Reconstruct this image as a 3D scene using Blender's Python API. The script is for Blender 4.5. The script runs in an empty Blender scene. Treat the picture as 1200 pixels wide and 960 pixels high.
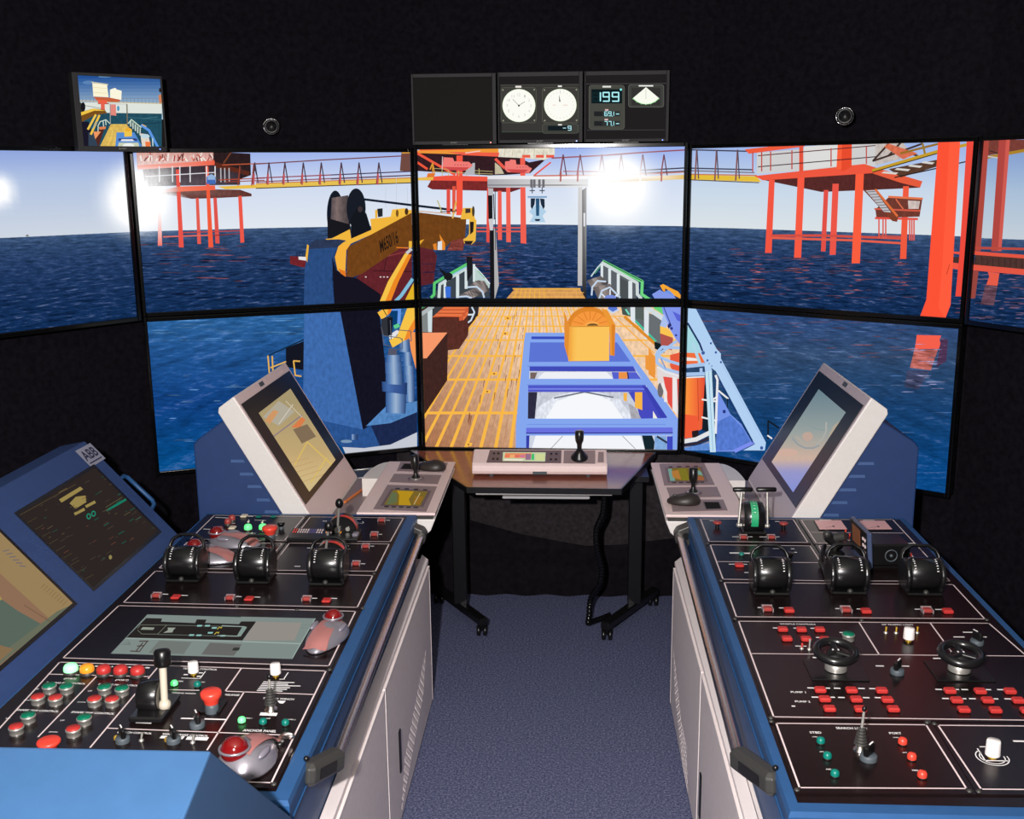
import bpy, math, random
import numpy as np
from mathutils import Vector, Matrix

random.seed(7)
S = bpy.context.scene
COL = S.collection

# ------------------------------------------------------------------ camera
F = 1250.0
CAMZ = 2.2121
RW = np.array([[0.99859, 0.002164, -0.053048],
               [0.052279, -0.214363, 0.975354],
               [-0.009261, -0.976752, -0.214174]])
CAM = np.array([0.0, 0.0, CAMZ])
cd = bpy.data.cameras.new('camera')
cam = bpy.data.objects.new('camera', cd)
COL.objects.link(cam)
cd.sensor_width = 36.0
cd.lens = F / 1200.0 * 36.0
cd.clip_start = 0.05
xa, ya, za = RW[:, 0], -RW[:, 1], -RW[:, 2]
cam.matrix_world = Matrix([[xa[0], ya[0], za[0], 0], [xa[1], ya[1], za[1], 0],
                           [xa[2], ya[2], za[2], CAMZ], [0, 0, 0, 1]])
S.camera = cam

# ------------------------------------------------------------------ light
S.view_settings.view_transform = 'Standard'
S.view_settings.look = 'None'
S.view_settings.exposure = 0.0
S.view_settings.gamma = 1.0
S.view_settings.use_curve_mapping = False
S.cycles.max_bounces = 6
S.cycles.caustics_reflective = False
S.cycles.caustics_refractive = False
S.cycles.use_denoising = True
world = bpy.data.worlds.new('room_air')
S.world = world
world.use_nodes = True
world.node_tree.nodes['Background'].inputs[0].default_value = (0.75, 0.80, 1.0, 1)
world.node_tree.nodes['Background'].inputs[1].default_value = 0.012

def area_light(name, loc, target, size, power, color=(1, 1, 1)):
    d = bpy.data.lights.new(name, 'AREA')
    d.shape = 'DISK'
    d.size = size
    d.energy = power
    d.color = color
    o = bpy.data.objects.new(name, d)
    COL.objects.link(o)
    o.location = loc
    o.rotation_euler = (Vector(target) - Vector(loc)).to_track_quat('-Z', 'Y').to_euler()
    return o

# the photographer's flash, just above the lens, and a dim downlight of the room behind
FLASH = area_light('camera_flash', (-0.25, -0.12, 2.42), (0.0, 4.0, 0.9), 0.07, 185.0, (1.0, 0.965, 0.95))
ROOM = area_light('ceiling_downlight', (0.1, 0.6, 3.25), (0.0, 2.6, 0.5), 0.5, 16.0, (1.0, 0.86, 0.80))

# ------------------------------------------------------------------ pixel <-> place
def ray(x, y):
    return RW @ np.array([(x - 600) / F, (y - 480) / F, 1.0])
def atz(x, y, z=0.9):
    r = ray(x, y); return CAM + r * ((z - CAMZ) / r[2])
def aty(x, y, Y):
    r = ray(x, y); return CAM + r * (Y / r[1])
def atx(x, y, X):
    r = ray(x, y); return CAM + r * (X / r[0])
def onp(x, y, p0, n):
    r = ray(x, y); p0 = np.array(p0, float); n = np.array(n, float)
    return CAM + r * ((p0 - CAM) @ n / (r @ n))
def V(*a):
    return np.array(a, float)
def nrm(v):
    v = np.array(v, float); return v / (np.linalg.norm(v) + 1e-12)

# ------------------------------------------------------------------ materials
def s2l(c):
    out = []
    for v in c[:3]:
        v = v / 255.0
        out.append(v / 12.92 if v <= 0.04045 else ((v + 0.055) / 1.055) ** 2.4)
    return tuple(out)

MATS = {}
def mat(name, rgb, rough=0.5, metal=0.0, spec=0.5, noise=0.0, nscale=60.0, bump=0.0, bscale=400.0,
        emit=None, estr=0.0, coat=0.0, alpha=None):
    """rgb is the sRGB colour of the surface itself"""
    m = bpy.data.materials.new(name)
    m.use_nodes = True
    nt = m.node_tree
    b = nt.nodes['Principled BSDF']
    c = s2l(rgb)
    b.inputs['Base Color'].default_value = (*c, 1)
    b.inputs['Roughness'].default_value = rough
    b.inputs['Metallic'].default_value = metal
    b.inputs['Specular IOR Level'].default_value = spec
    b.inputs['Coat Weight'].default_value = coat
    b.inputs['Coat Roughness'].default_value = 0.08
    if emit is not None:
        b.inputs['Emission Color'].default_value = (*s2l(emit), 1)
        b.inputs['Emission Strength'].default_value = estr
    tc = nt.nodes.new('ShaderNodeTexCoord')
    if noise > 0:
        n = nt.nodes.new('ShaderNodeTexNoise')
        n.inputs['Scale'].default_value = nscale
        n.inputs['Detail'].default_value = 5
        nt.links.new(tc.outputs['Object'], n.inputs['Vector'])
        r = nt.nodes.new('ShaderNodeValToRGB')
        r.color_ramp.elements[0].position = 0.3
        r.color_ramp.elements[1].position = 0.7
        r.color_ramp.elements[0].color = (*[v * (1 - noise) for v in c], 1)
        r.color_ramp.elements[1].color = (*[min(1, v * (1 + noise)) for v in c], 1)
        nt.links.new(n.outputs['Fac'], r.inputs['Fac'])
        nt.links.new(r.outputs['Color'], b.inputs['Base Color'])
    if bump > 0:
        n2 = nt.nodes.new('ShaderNodeTexNoise')
        n2.inputs['Scale'].default_value = bscale
        n2.inputs['Detail'].default_value = 3
        nt.links.new(tc.outputs['Object'], n2.inputs['Vector'])
        bp = nt.nodes.new('ShaderNodeBump')
        bp.inputs['Strength'].default_value = bump
        bp.inputs['Distance'].default_value = 0.002
        nt.links.new(n2.outputs['Fac'], bp.inputs['Height'])
        nt.links.new(bp.outputs['Normal'], b.inputs['Normal'])
    MATS[name] = m
    return m

BLUE = mat('blue_enamel', (40, 82, 130), 0.42, noise=0.05, nscale=25, bump=0.15, bscale=900)
DBLUE = mat('navy_enamel', (36, 60, 108), 0.5, noise=0.06, nscale=25, bump=0.15, bscale=900)
BLACKP = mat('black_panel_lacquer', (24, 15, 16), 0.26, spec=0.32, noise=0.15, nscale=30)
LINE = mat('pale_print', (226, 205, 206), 0.6)
WHITEP = mat('white_print', (240, 236, 236), 0.6)
BLACK = mat('black_plastic', (15, 14, 15), 0.33, spec=0.5)
SATIN = mat('satin_black', (22, 21, 22), 0.28, spec=0.55, coat=0.3)
GLOSSB = mat('gloss_black_bezel', (10, 10, 11), 0.12, spec=0.5)
DGREY = mat('dark_grey_plastic', (52, 51, 49), 0.45)
MGREY = mat('grey_rubber', (74, 82, 88), 0.5)
WALLB = mat('black_felt', (21, 18, 24), 0.95, spec=0.05, noise=0.35, nscale=40, bump=0.5, bscale=500)
WALLG = mat('charcoal_felt', (50, 46, 49), 0.95, spec=0.05, noise=0.3, nscale=45, bump=0.5, bscale=500)
CLOTH = mat('black_cloth', (20, 17, 21), 0.9, spec=0.08, noise=0.35, nscale=30)
GREYC = mat('grey_cabinet_paint', (234, 222, 219), 0.5, noise=0.04, nscale=50, bump=0.1, bscale=1200)
PALEC = mat('pale_cabinet_edge', (238, 226, 224), 0.45)
WPLAS = mat('white_plastic', (228, 222, 218), 0.42, noise=0.02)
PINKP = mat('warm_white_plastic', (238, 212, 209), 0.45, noise=0.02)
MAUVE = mat('mauve_grey_plastic', (150, 130, 132), 0.5)
TAUPE = mat('taupe_plastic', (140, 122, 120), 0.5)
CHROME = mat('polished_steel', (220, 208, 202), 0.26, metal=1.0)
STEEL = mat('brushed_steel', (206, 202, 194), 0.38, metal=0.75)
SILVER = mat('silver_plastic', (154, 149, 158), 0.3, metal=0.55)
ROSE = mat('rosy_reflection', (186, 122, 118), 0.32, metal=0.3)  # painted warm reflection on the silver trackballs
RUBY = mat('ruby_ball', (116, 16, 18), 0.12, spec=0.6, coat=0.6)
REDB = mat('red_button', (186, 50, 47), 0.4)
REDM = mat('red_mushroom', (226, 66, 50), 0.35)
REDD = mat('red_translucent', (160, 62, 58), 0.35)
TEAL = mat('teal_button', (6, 112, 100), 0.35)
GREENB = mat('green_button', (0, 110, 82), 0.35)
GREENL = mat('lit_green_lamp', (120, 240, 150), 0.3, emit=(70, 235, 110), estr=1.0)
GREENW = mat('lit_pale_green_lamp', (170, 245, 190), 0.3, emit=(130, 250, 160), estr=0.95)
AMBER = mat('amber_lamp', (238, 150, 40), 0.3, emit=(230, 140, 30), estr=0.25)
CREAM = mat('cream_button', (214, 200, 178), 0.45)
WKNOB = mat('white_knob', (238, 230, 228), 0.4)
GREENT = mat('green_band', (38, 168, 112), 0.45)
REDT = mat('red_band', (214, 58, 44), 0.35)
WOOD = mat('brown_laminate', (140, 82, 66), 0.16, spec=0.6, noise=0.12, nscale=18)
ORANGEP = mat('orange_pencil', (214, 120, 58), 0.4)
BRASS = mat('yellow_brass', (210, 170, 60), 0.35, metal=0.6)
CEIL = mat('pale_ceiling', (190, 196, 180), 0.8)
STICK = mat('pale_sticker', (150, 150, 168), 0.6)
INK = mat('dark_ink', (34, 34, 64), 0.6)
PINKM = mat('pink_meter_face', (232, 176, 176), 0.5)
LILAC = mat('lilac_sticker', (128, 102, 116), 0.6)
LEDB = mat('blue_standby_light', (40, 60, 220), 0.3, emit=(130, 170, 255), estr=1.2)
LEDR = mat('red_standby_light', (220, 70, 40), 0.3, emit=(250, 110, 70), estr=0.9)

def carpet():
    m = bpy.data.materials.new('blue_grey_carpet'); m.use_nodes = True
    nt = m.node_tree; b = nt.nodes['Principled BSDF']
    b.inputs['Roughness'].default_value = 1.0
    b.inputs['Specular IOR Level'].default_value = 0.03
    tc = nt.nodes.new('ShaderNodeTexCoord')
    n = nt.nodes.new('ShaderNodeTexNoise'); n.inputs['Scale'].default_value = 120; n.inputs['Detail'].default_value = 6
    n.inputs['Roughness'].default_value = 0.8
    r = nt.nodes.new('ShaderNodeValToRGB')
    e = r.color_ramp.elements
    e[0].position = 0.34; e[0].color = (*s2l((42, 47, 72)), 1)
    e[1].position = 0.68; e[1].color = (*s2l((160, 156, 180)), 1)
    k = e.new(0.5); k.color = (*s2l((88, 94, 126)), 1)
    nt.links.new(tc.outputs['Object'], n.inputs['Vector'])
    nt.links.new(n.outputs['Fac'], r.inputs['Fac'])
    nt.links.new(r.outputs['Color'], b.inputs['Base Color'])
    bp = nt.nodes.new('ShaderNodeBump'); bp.inputs['Strength'].default_value = 0.7; bp.inputs['Distance'].default_value = 0.004
    nt.links.new(n.outputs['Fac'], bp.inputs['Height'])
    nt.links.new(bp.outputs['Normal'], b.inputs['Normal'])
    return m
CARPET = carpet()

# ------------------------------------------------------------------ mesh building
class MB:
    """collects shapes (world coordinates) and links them as ONE mesh object"""
    def __init__(s):
        s.v = []; s.f = []; s.mi = []; s.sm = []
    def add(s, verts, faces, mi=0, smooth=False):
        o = len(s.v)
        s.v += [tuple(map(float, p)) for p in verts]
        for f in faces:
            s.f.append([i + o for i in f]); s.mi.append(mi); s.sm.append(smooth)
        return s
    def quad(s, a, b, c, d, mi=0):
        return s.add([a, b, c, d], [(0, 1, 2, 3)], mi)
    def box(s, c, size, ax=None, mi=0, bev=0.0):
        """box centred on c; ax = 3 axes (rows)"""
        A = np.eye(3) if ax is None else np.array(ax, float)
        hx, hy, hz = [k / 2 for k in size]
        if bev <= 0:
            P = [np.array(c) + A.T @ np.array((i * hx, j * hy, k * hz)) for k in (-1, 1) for j in (-1, 1) for i in (-1, 1)]
            return s.add(P, [(0, 2, 3, 1), (4, 5, 7, 6), (0, 1, 5, 4), (2, 6, 7, 3), (0, 4, 6, 2), (1, 3, 7, 5)], mi)
        bev = min(bev, hx * .98, hy * .98, hz * .98)
        # chamfered box: three rings of 8 in xy
        def ring(x, y, cx, z):
            return [(-x + cx, -y, z), (x - cx, -y, z), (x, -y + cx, z), (x, y - cx, z), (x - cx, y, z), (-x + cx, y, z), (-x, y - cx, z), (-x, -y + cx, z)]
        rs = [ring(hx - bev, hy - bev, bev * .5, -hz), ring(hx, hy, bev, -hz + bev), ring(hx, hy, bev, hz - bev), ring(hx - bev, hy - bev, bev * .5, hz)]
        P = [np.array(c) + A.T @ np.array(p) for r in rs for p in r]
        fs = [tuple(range(7, -1, -1)), tuple(range(24, 32))]
        for k in range(3):
            for i in range(8):
                j = (i + 1) % 8
                fs.append((k * 8 + i, k * 8 + j, k * 8 + 8 + j, k * 8 + 8 + i))
        return s.add(P, fs, mi)
    def prism(s, poly, d, mi=0):
        """polygon (3-D points) extruded by vector d"""
        n = len(poly); P = [np.array(p, float) for p in poly]; Q = [p + np.array(d, float) for p in P]
        nn = sum((np.cross(P[i] - P[0], P[i + 1] - P[0]) for i in range(1, n - 1)), np.zeros(3))
        flip = nn @ np.array(d, float) > 0
        fs = [tuple(range(n)), tuple(range(2 * n - 1, n - 1, -1))]
        fs += [(i, i + n, (i + 1) % n + n, (i + 1) % n) for i in range(n)]
        if flip: fs = [tuple(reversed(f)) for f in fs]
        return s.add(P + Q, fs, mi)
    def cone(s, a, b, r0, r1, n=24, mi=0, caps=True, smooth=True):
        a = np.array(a, float); b = np.array(b, float); d = nrm(b - a)
        t = np.array([1, 0, 0]) if abs(d[0]) < .9 else np.array([0, 1, 0])
        u = nrm(np.cross(d, t)); w = np.cross(d, u)
        P = []
        for (c, r) in ((a, r0), (b, r1)):
            P += [c + r * (math.cos(2 * math.pi * i / n) * u + math.sin(2 * math.pi * i / n) * w) for i in range(n)]
        s.add(P, [(i, (i + 1) % n, (i + 1) % n + n, i + n) for i in range(n)], mi, smooth)
        if caps:
            s.add(P, [tuple(range(n - 1, -1, -1)), tuple(range(n, 2 * n))], mi)
        return s
    def lathe(s, prof, o, ax=(0, 0, 1), n=28, mi=0, smooth=True, u=None, sx=1.0, sy=1.0):
        """profile [(r, h)] turned about axis ax through o"""
        d = nrm(ax)
        if u is None:
            t = np.array([1, 0, 0]) if abs(d[0]) < .9 else np.array([0, 1, 0])
            w = nrm(np.cross(d, t)); u = np.cross(w, d)
        else:
            u = nrm(u); w = np.cross(d, u)
        o = np.array(o, float); P = []
        for (r, h) in prof:
            P += [o + d * h + r * (sx * math.cos(2 * math.pi * i / n) * u + sy * math.sin(2 * math.pi * i / n) * w) for i in range(n)]
        fs = []
        for k in range(len(prof) - 1):
            fs += [(k * n + i, k * n + (i + 1) % n, k * n + n + (i + 1) % n, k * n + n + i) for i in range(n)]
        s.add(P, fs, mi, smooth)
        if prof[0][0] > 1e-6: s.add(P[:n], [tuple(range(n - 1, -1, -1))], mi)
        if prof[-1][0] > 1e-6: s.add(P[-n:], [tuple(range(n))], mi)
        return s
    def ball(s, c, r, n=20, mi=0, sc=(1, 1, 1), ax=None):
        A = np.eye(3) if ax is None else np.array(ax, float)
        P = []; m = n // 2
        for j in range(1, m):
            th = math.pi * j / m
            for i in range(n):
                ph = 2 * math.pi * i / n
                P.append(np.array(c) + A.T @ (np.array((math.sin(th) * math.cos(ph), math.sin(th) * math.sin(ph), math.cos(th))) * r * np.array(sc)))
        top = len(P); P.append(np.array(c) + A.T @ np.array((0, 0, r * sc[2])))
        bot = len(P); P.append(np.array(c) - A.T @ np.array((0, 0, r * sc[2])))
        fs = []
        for j in range(m - 2):
            fs += [(j * n + i, j * n + n + i, j * n + n + (i + 1) % n, j * n + (i + 1) % n) for i in range(n)]
        fs += [(top, i, (i + 1) % n) for i in range(n)]
        fs += [(bot, (m - 2) * n + (i + 1) % n, (m - 2) * n + i) for i in range(n)]
        return s.add(P, fs, mi, True)
    def tube(s, pts, r, n=10, mi=0, close=False, flat=1.0):
        """round (or flattened) bar along points"""
        P = [np.array(p, float) for p in pts]; k = len(P)
        rr = r if isinstance(r, (list, tuple)) else [r] * k
        T = []
        for i in range(k):
            a = P[(i - 1) % k] if (close or i > 0) else P[i]
            b = P[(i + 1) % k] if (close or i < k - 1) else P[i]
            T.append(nrm(b - a))
        t0 = np.array([0, 0, 1]) if abs(T[0][2]) < .9 else np.array([1, 0, 0])
        u = nrm(np.cross(T[0], t0)); rings = []
        for i in range(k):
            u = nrm(u - T[i] * (u @ T[i])); w = np.cross(T[i], u)
            rings += [P[i] + rr[i] * (math.cos(2 * math.pi * j / n) * u + flat * math.sin(2 * math.pi * j / n) * w) for j in range(n)]
        fs = []
        for i in range(k if close else k - 1):
            i2 = (i + 1) % k
            fs += [(i * n + j, i * n + (j + 1) % n, i2 * n + (j + 1) % n, i2 * n + j) for j in range(n)]
        s.add(rings, fs, mi, True)
        if not close:
            s.add(rings[:n], [tuple(range(n - 1, -1, -1))], mi)
            s.add(rings[-n:], [tuple(range(n))], mi)
        return s
    def build(s, name, mats, parent=None, label=None, bevel=0.0, seg=2):
        if not isinstance(mats, (list, tuple)): mats = [mats]
        me = bpy.data.meshes.new(name)
        V_ = s.v
        if parent is not None:
            inv = world_of(parent).inverted()
            V_ = [tuple(inv @ Vector(p)) for p in V_]
        me.from_pydata(V_, [], s.f)
        for m in mats: me.materials.append(m)
        me.polygons.foreach_set('material_index', s.mi)
        me.polygons.foreach_set('use_smooth', s.sm)
        me.update()
        o = bpy.data.objects.new(name, me)
        COL.objects.link(o)
        if parent is not None: o.parent = parent
        if label: o['label'] = label
        if bevel > 0:
            md = o.modifiers.new('bevel', 'BEVEL'); md.width = bevel; md.segments = seg
            md.limit_method = 'ANGLE'; md.angle_limit = math.radians(35)
        return o

def world_of(o):
    m = Matrix.LocRotScale(o.location, o.rotation_euler, o.scale)
    return world_of(o.parent) @ m if o.parent else m

def thing(name, label, cat, loc=(0, 0, 0), group=None):
    o = bpy.data.objects.new(name, None)
    COL.objects.link(o)
    o.empty_display_size = 0.05
    o.location = loc
    o['label'] = label; o['category'] = cat
    if group: o['group'] = group
    return o
def tag(o, label, cat, group=None):
    o['label'] = label; o['category'] = cat
    if group: o['group'] = group
    return o
def struct(o):
    o['kind'] = 'structure'; return o

def text_tris(txt, bold=False):
    """the built-in font as flat triangles: (verts 2-D, faces, width, cap height)"""
    c = bpy.data.curves.new('t', 'FONT'); c.body = txt; c.size = 1.0
    c.resolution_u = 3
    if bold: c.offset = 0.02
    o = bpy.data.objects.new('t', c); COL.objects.link(o)
    dg = bpy.context.evaluated_depsgraph_get(); dg.update()
    me = bpy.data.meshes.new_from_object(o.evaluated_get(dg))
    vs = [(v.co.x, v.co.y) for v in me.vertices]; fs = [tuple(p.vertices) for p in me.polygons]
    bpy.data.objects.remove(o); bpy.data.curves.remove(c); bpy.data.meshes.remove(me)
    xs = [v[0] for v in vs]; x0 = min(xs); ys = [v[1] for v in vs]
    vs = [(v[0] - x0, v[1]) for v in vs]
    return vs, fs, max(xs) - x0, max(ys)
# ================================================================== the room
# plan of the display wall: (left end, right end) of each column of screens
TVW, TVH, GAP = 1.3, 0.73125, 0.0436
def col_from_ctr(ctr, ax):
    c = np.array(ctr); a = np.array([ax[0], ax[1], 0]); a = a / np.linalg.norm(a)
    return c - a * TVW / 2, a
C_L1 = col_from_ctr((-1.3871, 5.1567, 1.5769), (0.9178, 0.397))
C_C = col_from_ctr((-0.0957, 5.3411, 1.5882), (0.9994, -0.035))
C_R1 = col_from_ctr((1.1277, 4.9826, 1.5787), (0.8203, -0.572))
a0 = nrm((0.342, 0.483, 0)); C_L0 = (np.array([-1.968, 4.750, 1.5770]) - a0 * TVW, a0)
a1 = nrm((0.090, -0.162, 0)); C_R2 = (np.array([1.680, 4.557, 1.5790]), a1)
def nrm_of(a): return np.array([a[1], -a[0], 0.0])          # towards the viewers

fl = MB().quad((-4.2, -1.5, 0), (4.2, -1.5, 0), (4.2, 6.2, 0), (-4.2, 6.2, 0)).build('floor', CARPET); struct(fl)
ce = MB().box((0, 2.35, 3.45), (8.4, 7.7, 0.1)).build('ceiling', CEIL); struct(ce)
WT = 3.4
def wall(name, pts, mi_split=0.86):
    m = MB()
    for k, (a, b) in enumerate(zip(pts[:-1], pts[1:])):
        for (z0, z1, mi) in ((0, mi_split, 1 if k == 2 else 0), (mi_split, WT, 0)):
            m.quad((a[0], a[1], z0), (b[0], b[1], z0), (b[0], b[1], z1), (a[0], a[1], z1), mi)
    return struct(m.build(name, [WALLB, WALLG]))
off = 0.13
def back(col, t): return (col[0] + col[1] * t - nrm_of(col[1]) * off)[:2]
pl = [back(C_L0, -0.2), back(C_L0, TVW), back(C_L1, 0.0), back(C_L1, TVW), back(C_C, 0), back(C_C, TVW), back(C_R1, 0), back(C_R1, TVW), back(C_R2, 0), back(C_R2, TVW + .1)]
# straighten the folds: corners where neighbouring planes meet
def meet(c1, c2):
    p = (c1[0] - nrm_of(c1[1]) * off)[:2]; q = (c2[0] - nrm_of(c2[1]) * off)[:2]
    A = np.stack([c1[1][:2], -c2[1][:2]], 1); t = np.linalg.solve(A, q - p); return p + c1[1][:2] * t[0]
fold = [back(C_L0, -0.25), meet(C_L0, C_L1), meet(C_L1, C_C), meet(C_C, C_R1), meet(C_R1, C_R2), back(C_R2, TVW + .2)]
wall('wall_back', fold)
wall('wall_left', [(-4.1, -1.4), (-4.1, 3.0), tuple(fold[0])], 0.0001)
wall('wall_right', [tuple(fold[-1]), (4.1, 2.6), (4.1, -1.4)], 0.0001)
# the pale strip of ceiling just seen over the black screen wall
# black cloth hung under the screens, its upper hem sagging
m = MB(); top = [(440, 560), (500, 590), (545, 607), (607, 626), (650, 634), (687, 640), (729, 639), (789, 631), (860, 618)]
N = 90; rows = 9; P = []
xs = np.linspace(440, 860, N)
for j in range(rows):
    for i, x in enumerate(xs):
        ty = np.interp(x, [t[0] for t in top], [t[1] for t in top])
        t = aty(x, ty, 5.40); zt = t[2]; z = zt * (1 - j / (rows - 1))
        f = j / (rows - 1)
        y = 5.40 + 0.012 * math.sin(z * 38 + x * 0.012) * (1 - f) + 0.012 * math.sin(x * 0.13) * f
        P.append((t[0], y, max(z, 0.002)))
m.add(P, [(j * N + i, j * N + N + i, j * N + N + i + 1, j * N + i + 1) for j in range(rows - 1) for i in range(N - 1)], 0, True)
dr = m.build('draped_cloth', CLOTH)
tag(dr, 'black cloth draped below the centre screens behind the table', 'curtain')
# small round black fittings on the wall above the screens
for (x, y, Y, lab) in ((318, 148, 5.22, 'small round black fitting on the wall right of the small ship picture monitor'),
                       (990, 136, 4.86, 'small round black fitting on the wall right of the instrument monitors')):
    p = aty(x, y, Y); ax = nrm(CAM - p); ax[2] = -0.1; ax = nrm(ax)
    t = thing('wall_spotlight', lab, 'spotlight', tuple(p))
    MB().lathe([(0.026, -0.14), (0.028, -0.04), (0.030, -0.02), (0.033, 0.0), (0.033, 0.012), (0.027, 0.015), (0.02, 0.004), (0.0, 0.002)], p, ax, 24).build('housing', BLACK, t)
    MB().tube([p + ax * 0.015 + 0.036 * (math.cos(a) * nrm(np.cross(ax, (0, 0, 1))) + math.sin(a) * V(0, 0, 1)) for a in np.linspace(0, 2 * math.pi, 24, endpoint=False)], 0.004, 8, close=True).build('rim', GLOSSB, t)
# black equipment case on the floor under the left screens
p0 = atz(408, 546, 0.80); p1 = atz(482, 534, 0.80)
cs = thing('equipment_case', 'black case with pale edge under the left lower screen', 'case', (float((p0[0] + p1[0]) / 2), 5.0, 0))
cx = (p0[0] + p1[0]) / 2; cy = 4.98
case_ax = np.array([nrm((0.9178, 0.397, 0)), nrm((-0.397, 0.9178, 0)), (0, 0, 1)])
MB().box((cx, cy, 0.40), (0.34, 0.16, 0.80), case_ax, bev=0.012).build('body', DGREY, cs)
m = MB(); q = [V(cx, cy, 0.802) + case_ax[0] * a + case_ax[1] * b for a, b in ((-.165, -.075), (.165, -.075), (.165, .075), (-.165, .075))]
m.tube(q, 0.004, 8, close=True); m.tube([(q[1] + q[0]) / 2, (q[2] + q[3]) / 2], 0.004, 8); m.build('edge_trim', STEEL, cs)
# ================================================================== pictures on the screens
def pic_material(name, kind):
    m = bpy.data.materials.new(name); m.use_nodes = True
    nt = m.node_tree; nt.nodes.clear()
    N = nt.nodes.new; Lk = nt.links.new
    out = N('ShaderNodeOutputMaterial'); em = N('ShaderNodeEmission')
    at = N('ShaderNodeAttribute'); at.attribute_name = 'Col'
    Lk(em.outputs[0], out.inputs[0])
    def math_(op, a, b=None, c=None):
        n = N('ShaderNodeMath'); n.operation = op
        for i, v in enumerate((a, b, c)):
            if v is None: continue
            if isinstance(v, (int, float)): n.inputs[i].default_value = v
            else: Lk(v, n.inputs[i])
        return n.outputs[0]
    if kind == 'plain':
        Lk(at.outputs['Color'], em.inputs[0]); return m
    uv = N('ShaderNodeUVMap'); uv.uv_map = 'UV'
    sp = N('ShaderNodeSeparateXYZ'); Lk(uv.outputs[0], sp.inputs[0])
    if kind in ('sea', 'near'):
        d = math_('MAXIMUM', sp.outputs[1], 0.012)
        u = math_('DIVIDE', sp.outputs[0], d); v = math_('DIVIDE', 1.0, d)
        cb = N('ShaderNodeCombineXYZ'); Lk(math_('MULTIPLY', u, 1.3), cb.inputs[0]); Lk(math_('MULTIPLY', v, 3.6), cb.inputs[1])
        n1 = N('ShaderNodeTexNoise'); n1.inputs['Scale'].default_value = 4.2; n1.inputs['Detail'].default_value = 6; n1.inputs['Roughness'].default_value = 0.68
        n1.inputs['Distortion'].default_value = 0.4
        Lk(cb.outputs[0], n1.inputs['Vector'])
        # second pattern straight in picture space keeps texture near the horizon and close by
        cb2 = N('ShaderNodeCombineXYZ'); Lk(math_('MULTIPLY', sp.outputs[0], 5.0), cb2.inputs[0]); Lk(math_('MULTIPLY', sp.outputs[1], 26.0), cb2.inputs[1])
        n2 = N('ShaderNodeTexNoise'); n2.inputs['Scale'].default_value = 1.4; n2.inputs['Detail'].default_value = 5; n2.inputs['Roughness'].default_value = 0.65
        Lk(cb2.outputs[0], n2.inputs['Vector'])
        mix = math_('ADD', math_('MULTIPLY', n1.outputs['Fac'], 0.55), math_('MULTIPLY', n2.outputs['Fac'], 0.45))
        r = N('ShaderNodeMapRange'); r.inputs[1].default_value = 0.38; r.inputs[2].default_value = 0.62
        r.inputs[3].default_value = 0.32 if kind == 'sea' else 0.62; r.inputs[4].default_value = 1.75 if kind == 'sea' else 1.5
        Lk(mix, r.inputs[0])
        hl = N('ShaderNodeMapRange'); hl.inputs[1].default_value = 0.55; hl.inputs[2].default_value = 0.68
        hl.inputs[3].default_value = 0.0; hl.inputs[4].default_value = 0.32 if kind == 'sea' else 0.2
        Lk(mix, hl.inputs[0])
        sc = N('ShaderNodeVectorMath'); sc.operation = 'SCALE'; Lk(at.outputs['Color'], sc.inputs[0]); Lk(r.outputs[0], sc.inputs[3])
        mx = N('ShaderNodeMix'); mx.data_type = 'RGBA'
        Lk(hl.outputs[0], mx.inputs['Factor']); Lk(sc.outputs[0], mx.inputs['A']); mx.inputs['B'].default_value = (0.42, 0.46, 0.62, 1)
        Lk(mx.outputs['Result'], em.inputs[0]); return m
    # worn paint, planks
    cb = N('ShaderNodeCombineXYZ'); Lk(math_('MULTIPLY', sp.outputs[0], 9.0), cb.inputs[0]); Lk(math_('MULTIPLY', sp.outputs[1], 5.0), cb.inputs[1])
    n1 = N('ShaderNodeTexNoise'); n1.inputs['Scale'].default_value = 3.0; n1.inputs['Detail'].default_value = 6
    Lk(cb.outputs[0], n1.inputs['Vector'])
    r = N('ShaderNodeMapRange'); r.inputs[1].default_value = 0.3; r.inputs[2].default_value = 0.7; r.inputs[3].default_value = 0.82; r.inputs[4].default_value = 1.15
    Lk(n1.outputs['Fac'], r.inputs[0])
    sc = N('ShaderNodeVectorMath'); sc.operation = 'SCALE'; Lk(at.outputs['Color'], sc.inputs[0]); Lk(r.outputs[0], sc.inputs[3])
    Lk(sc.outputs[0], em.inputs[0]); return m
PM = [pic_material('screen_picture', 'plain'), pic_material('screen_picture_sea', 'sea'), pic_material('screen_picture_worn', 'worn'), pic_material('screen_picture_near_water', 'near')]

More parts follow.
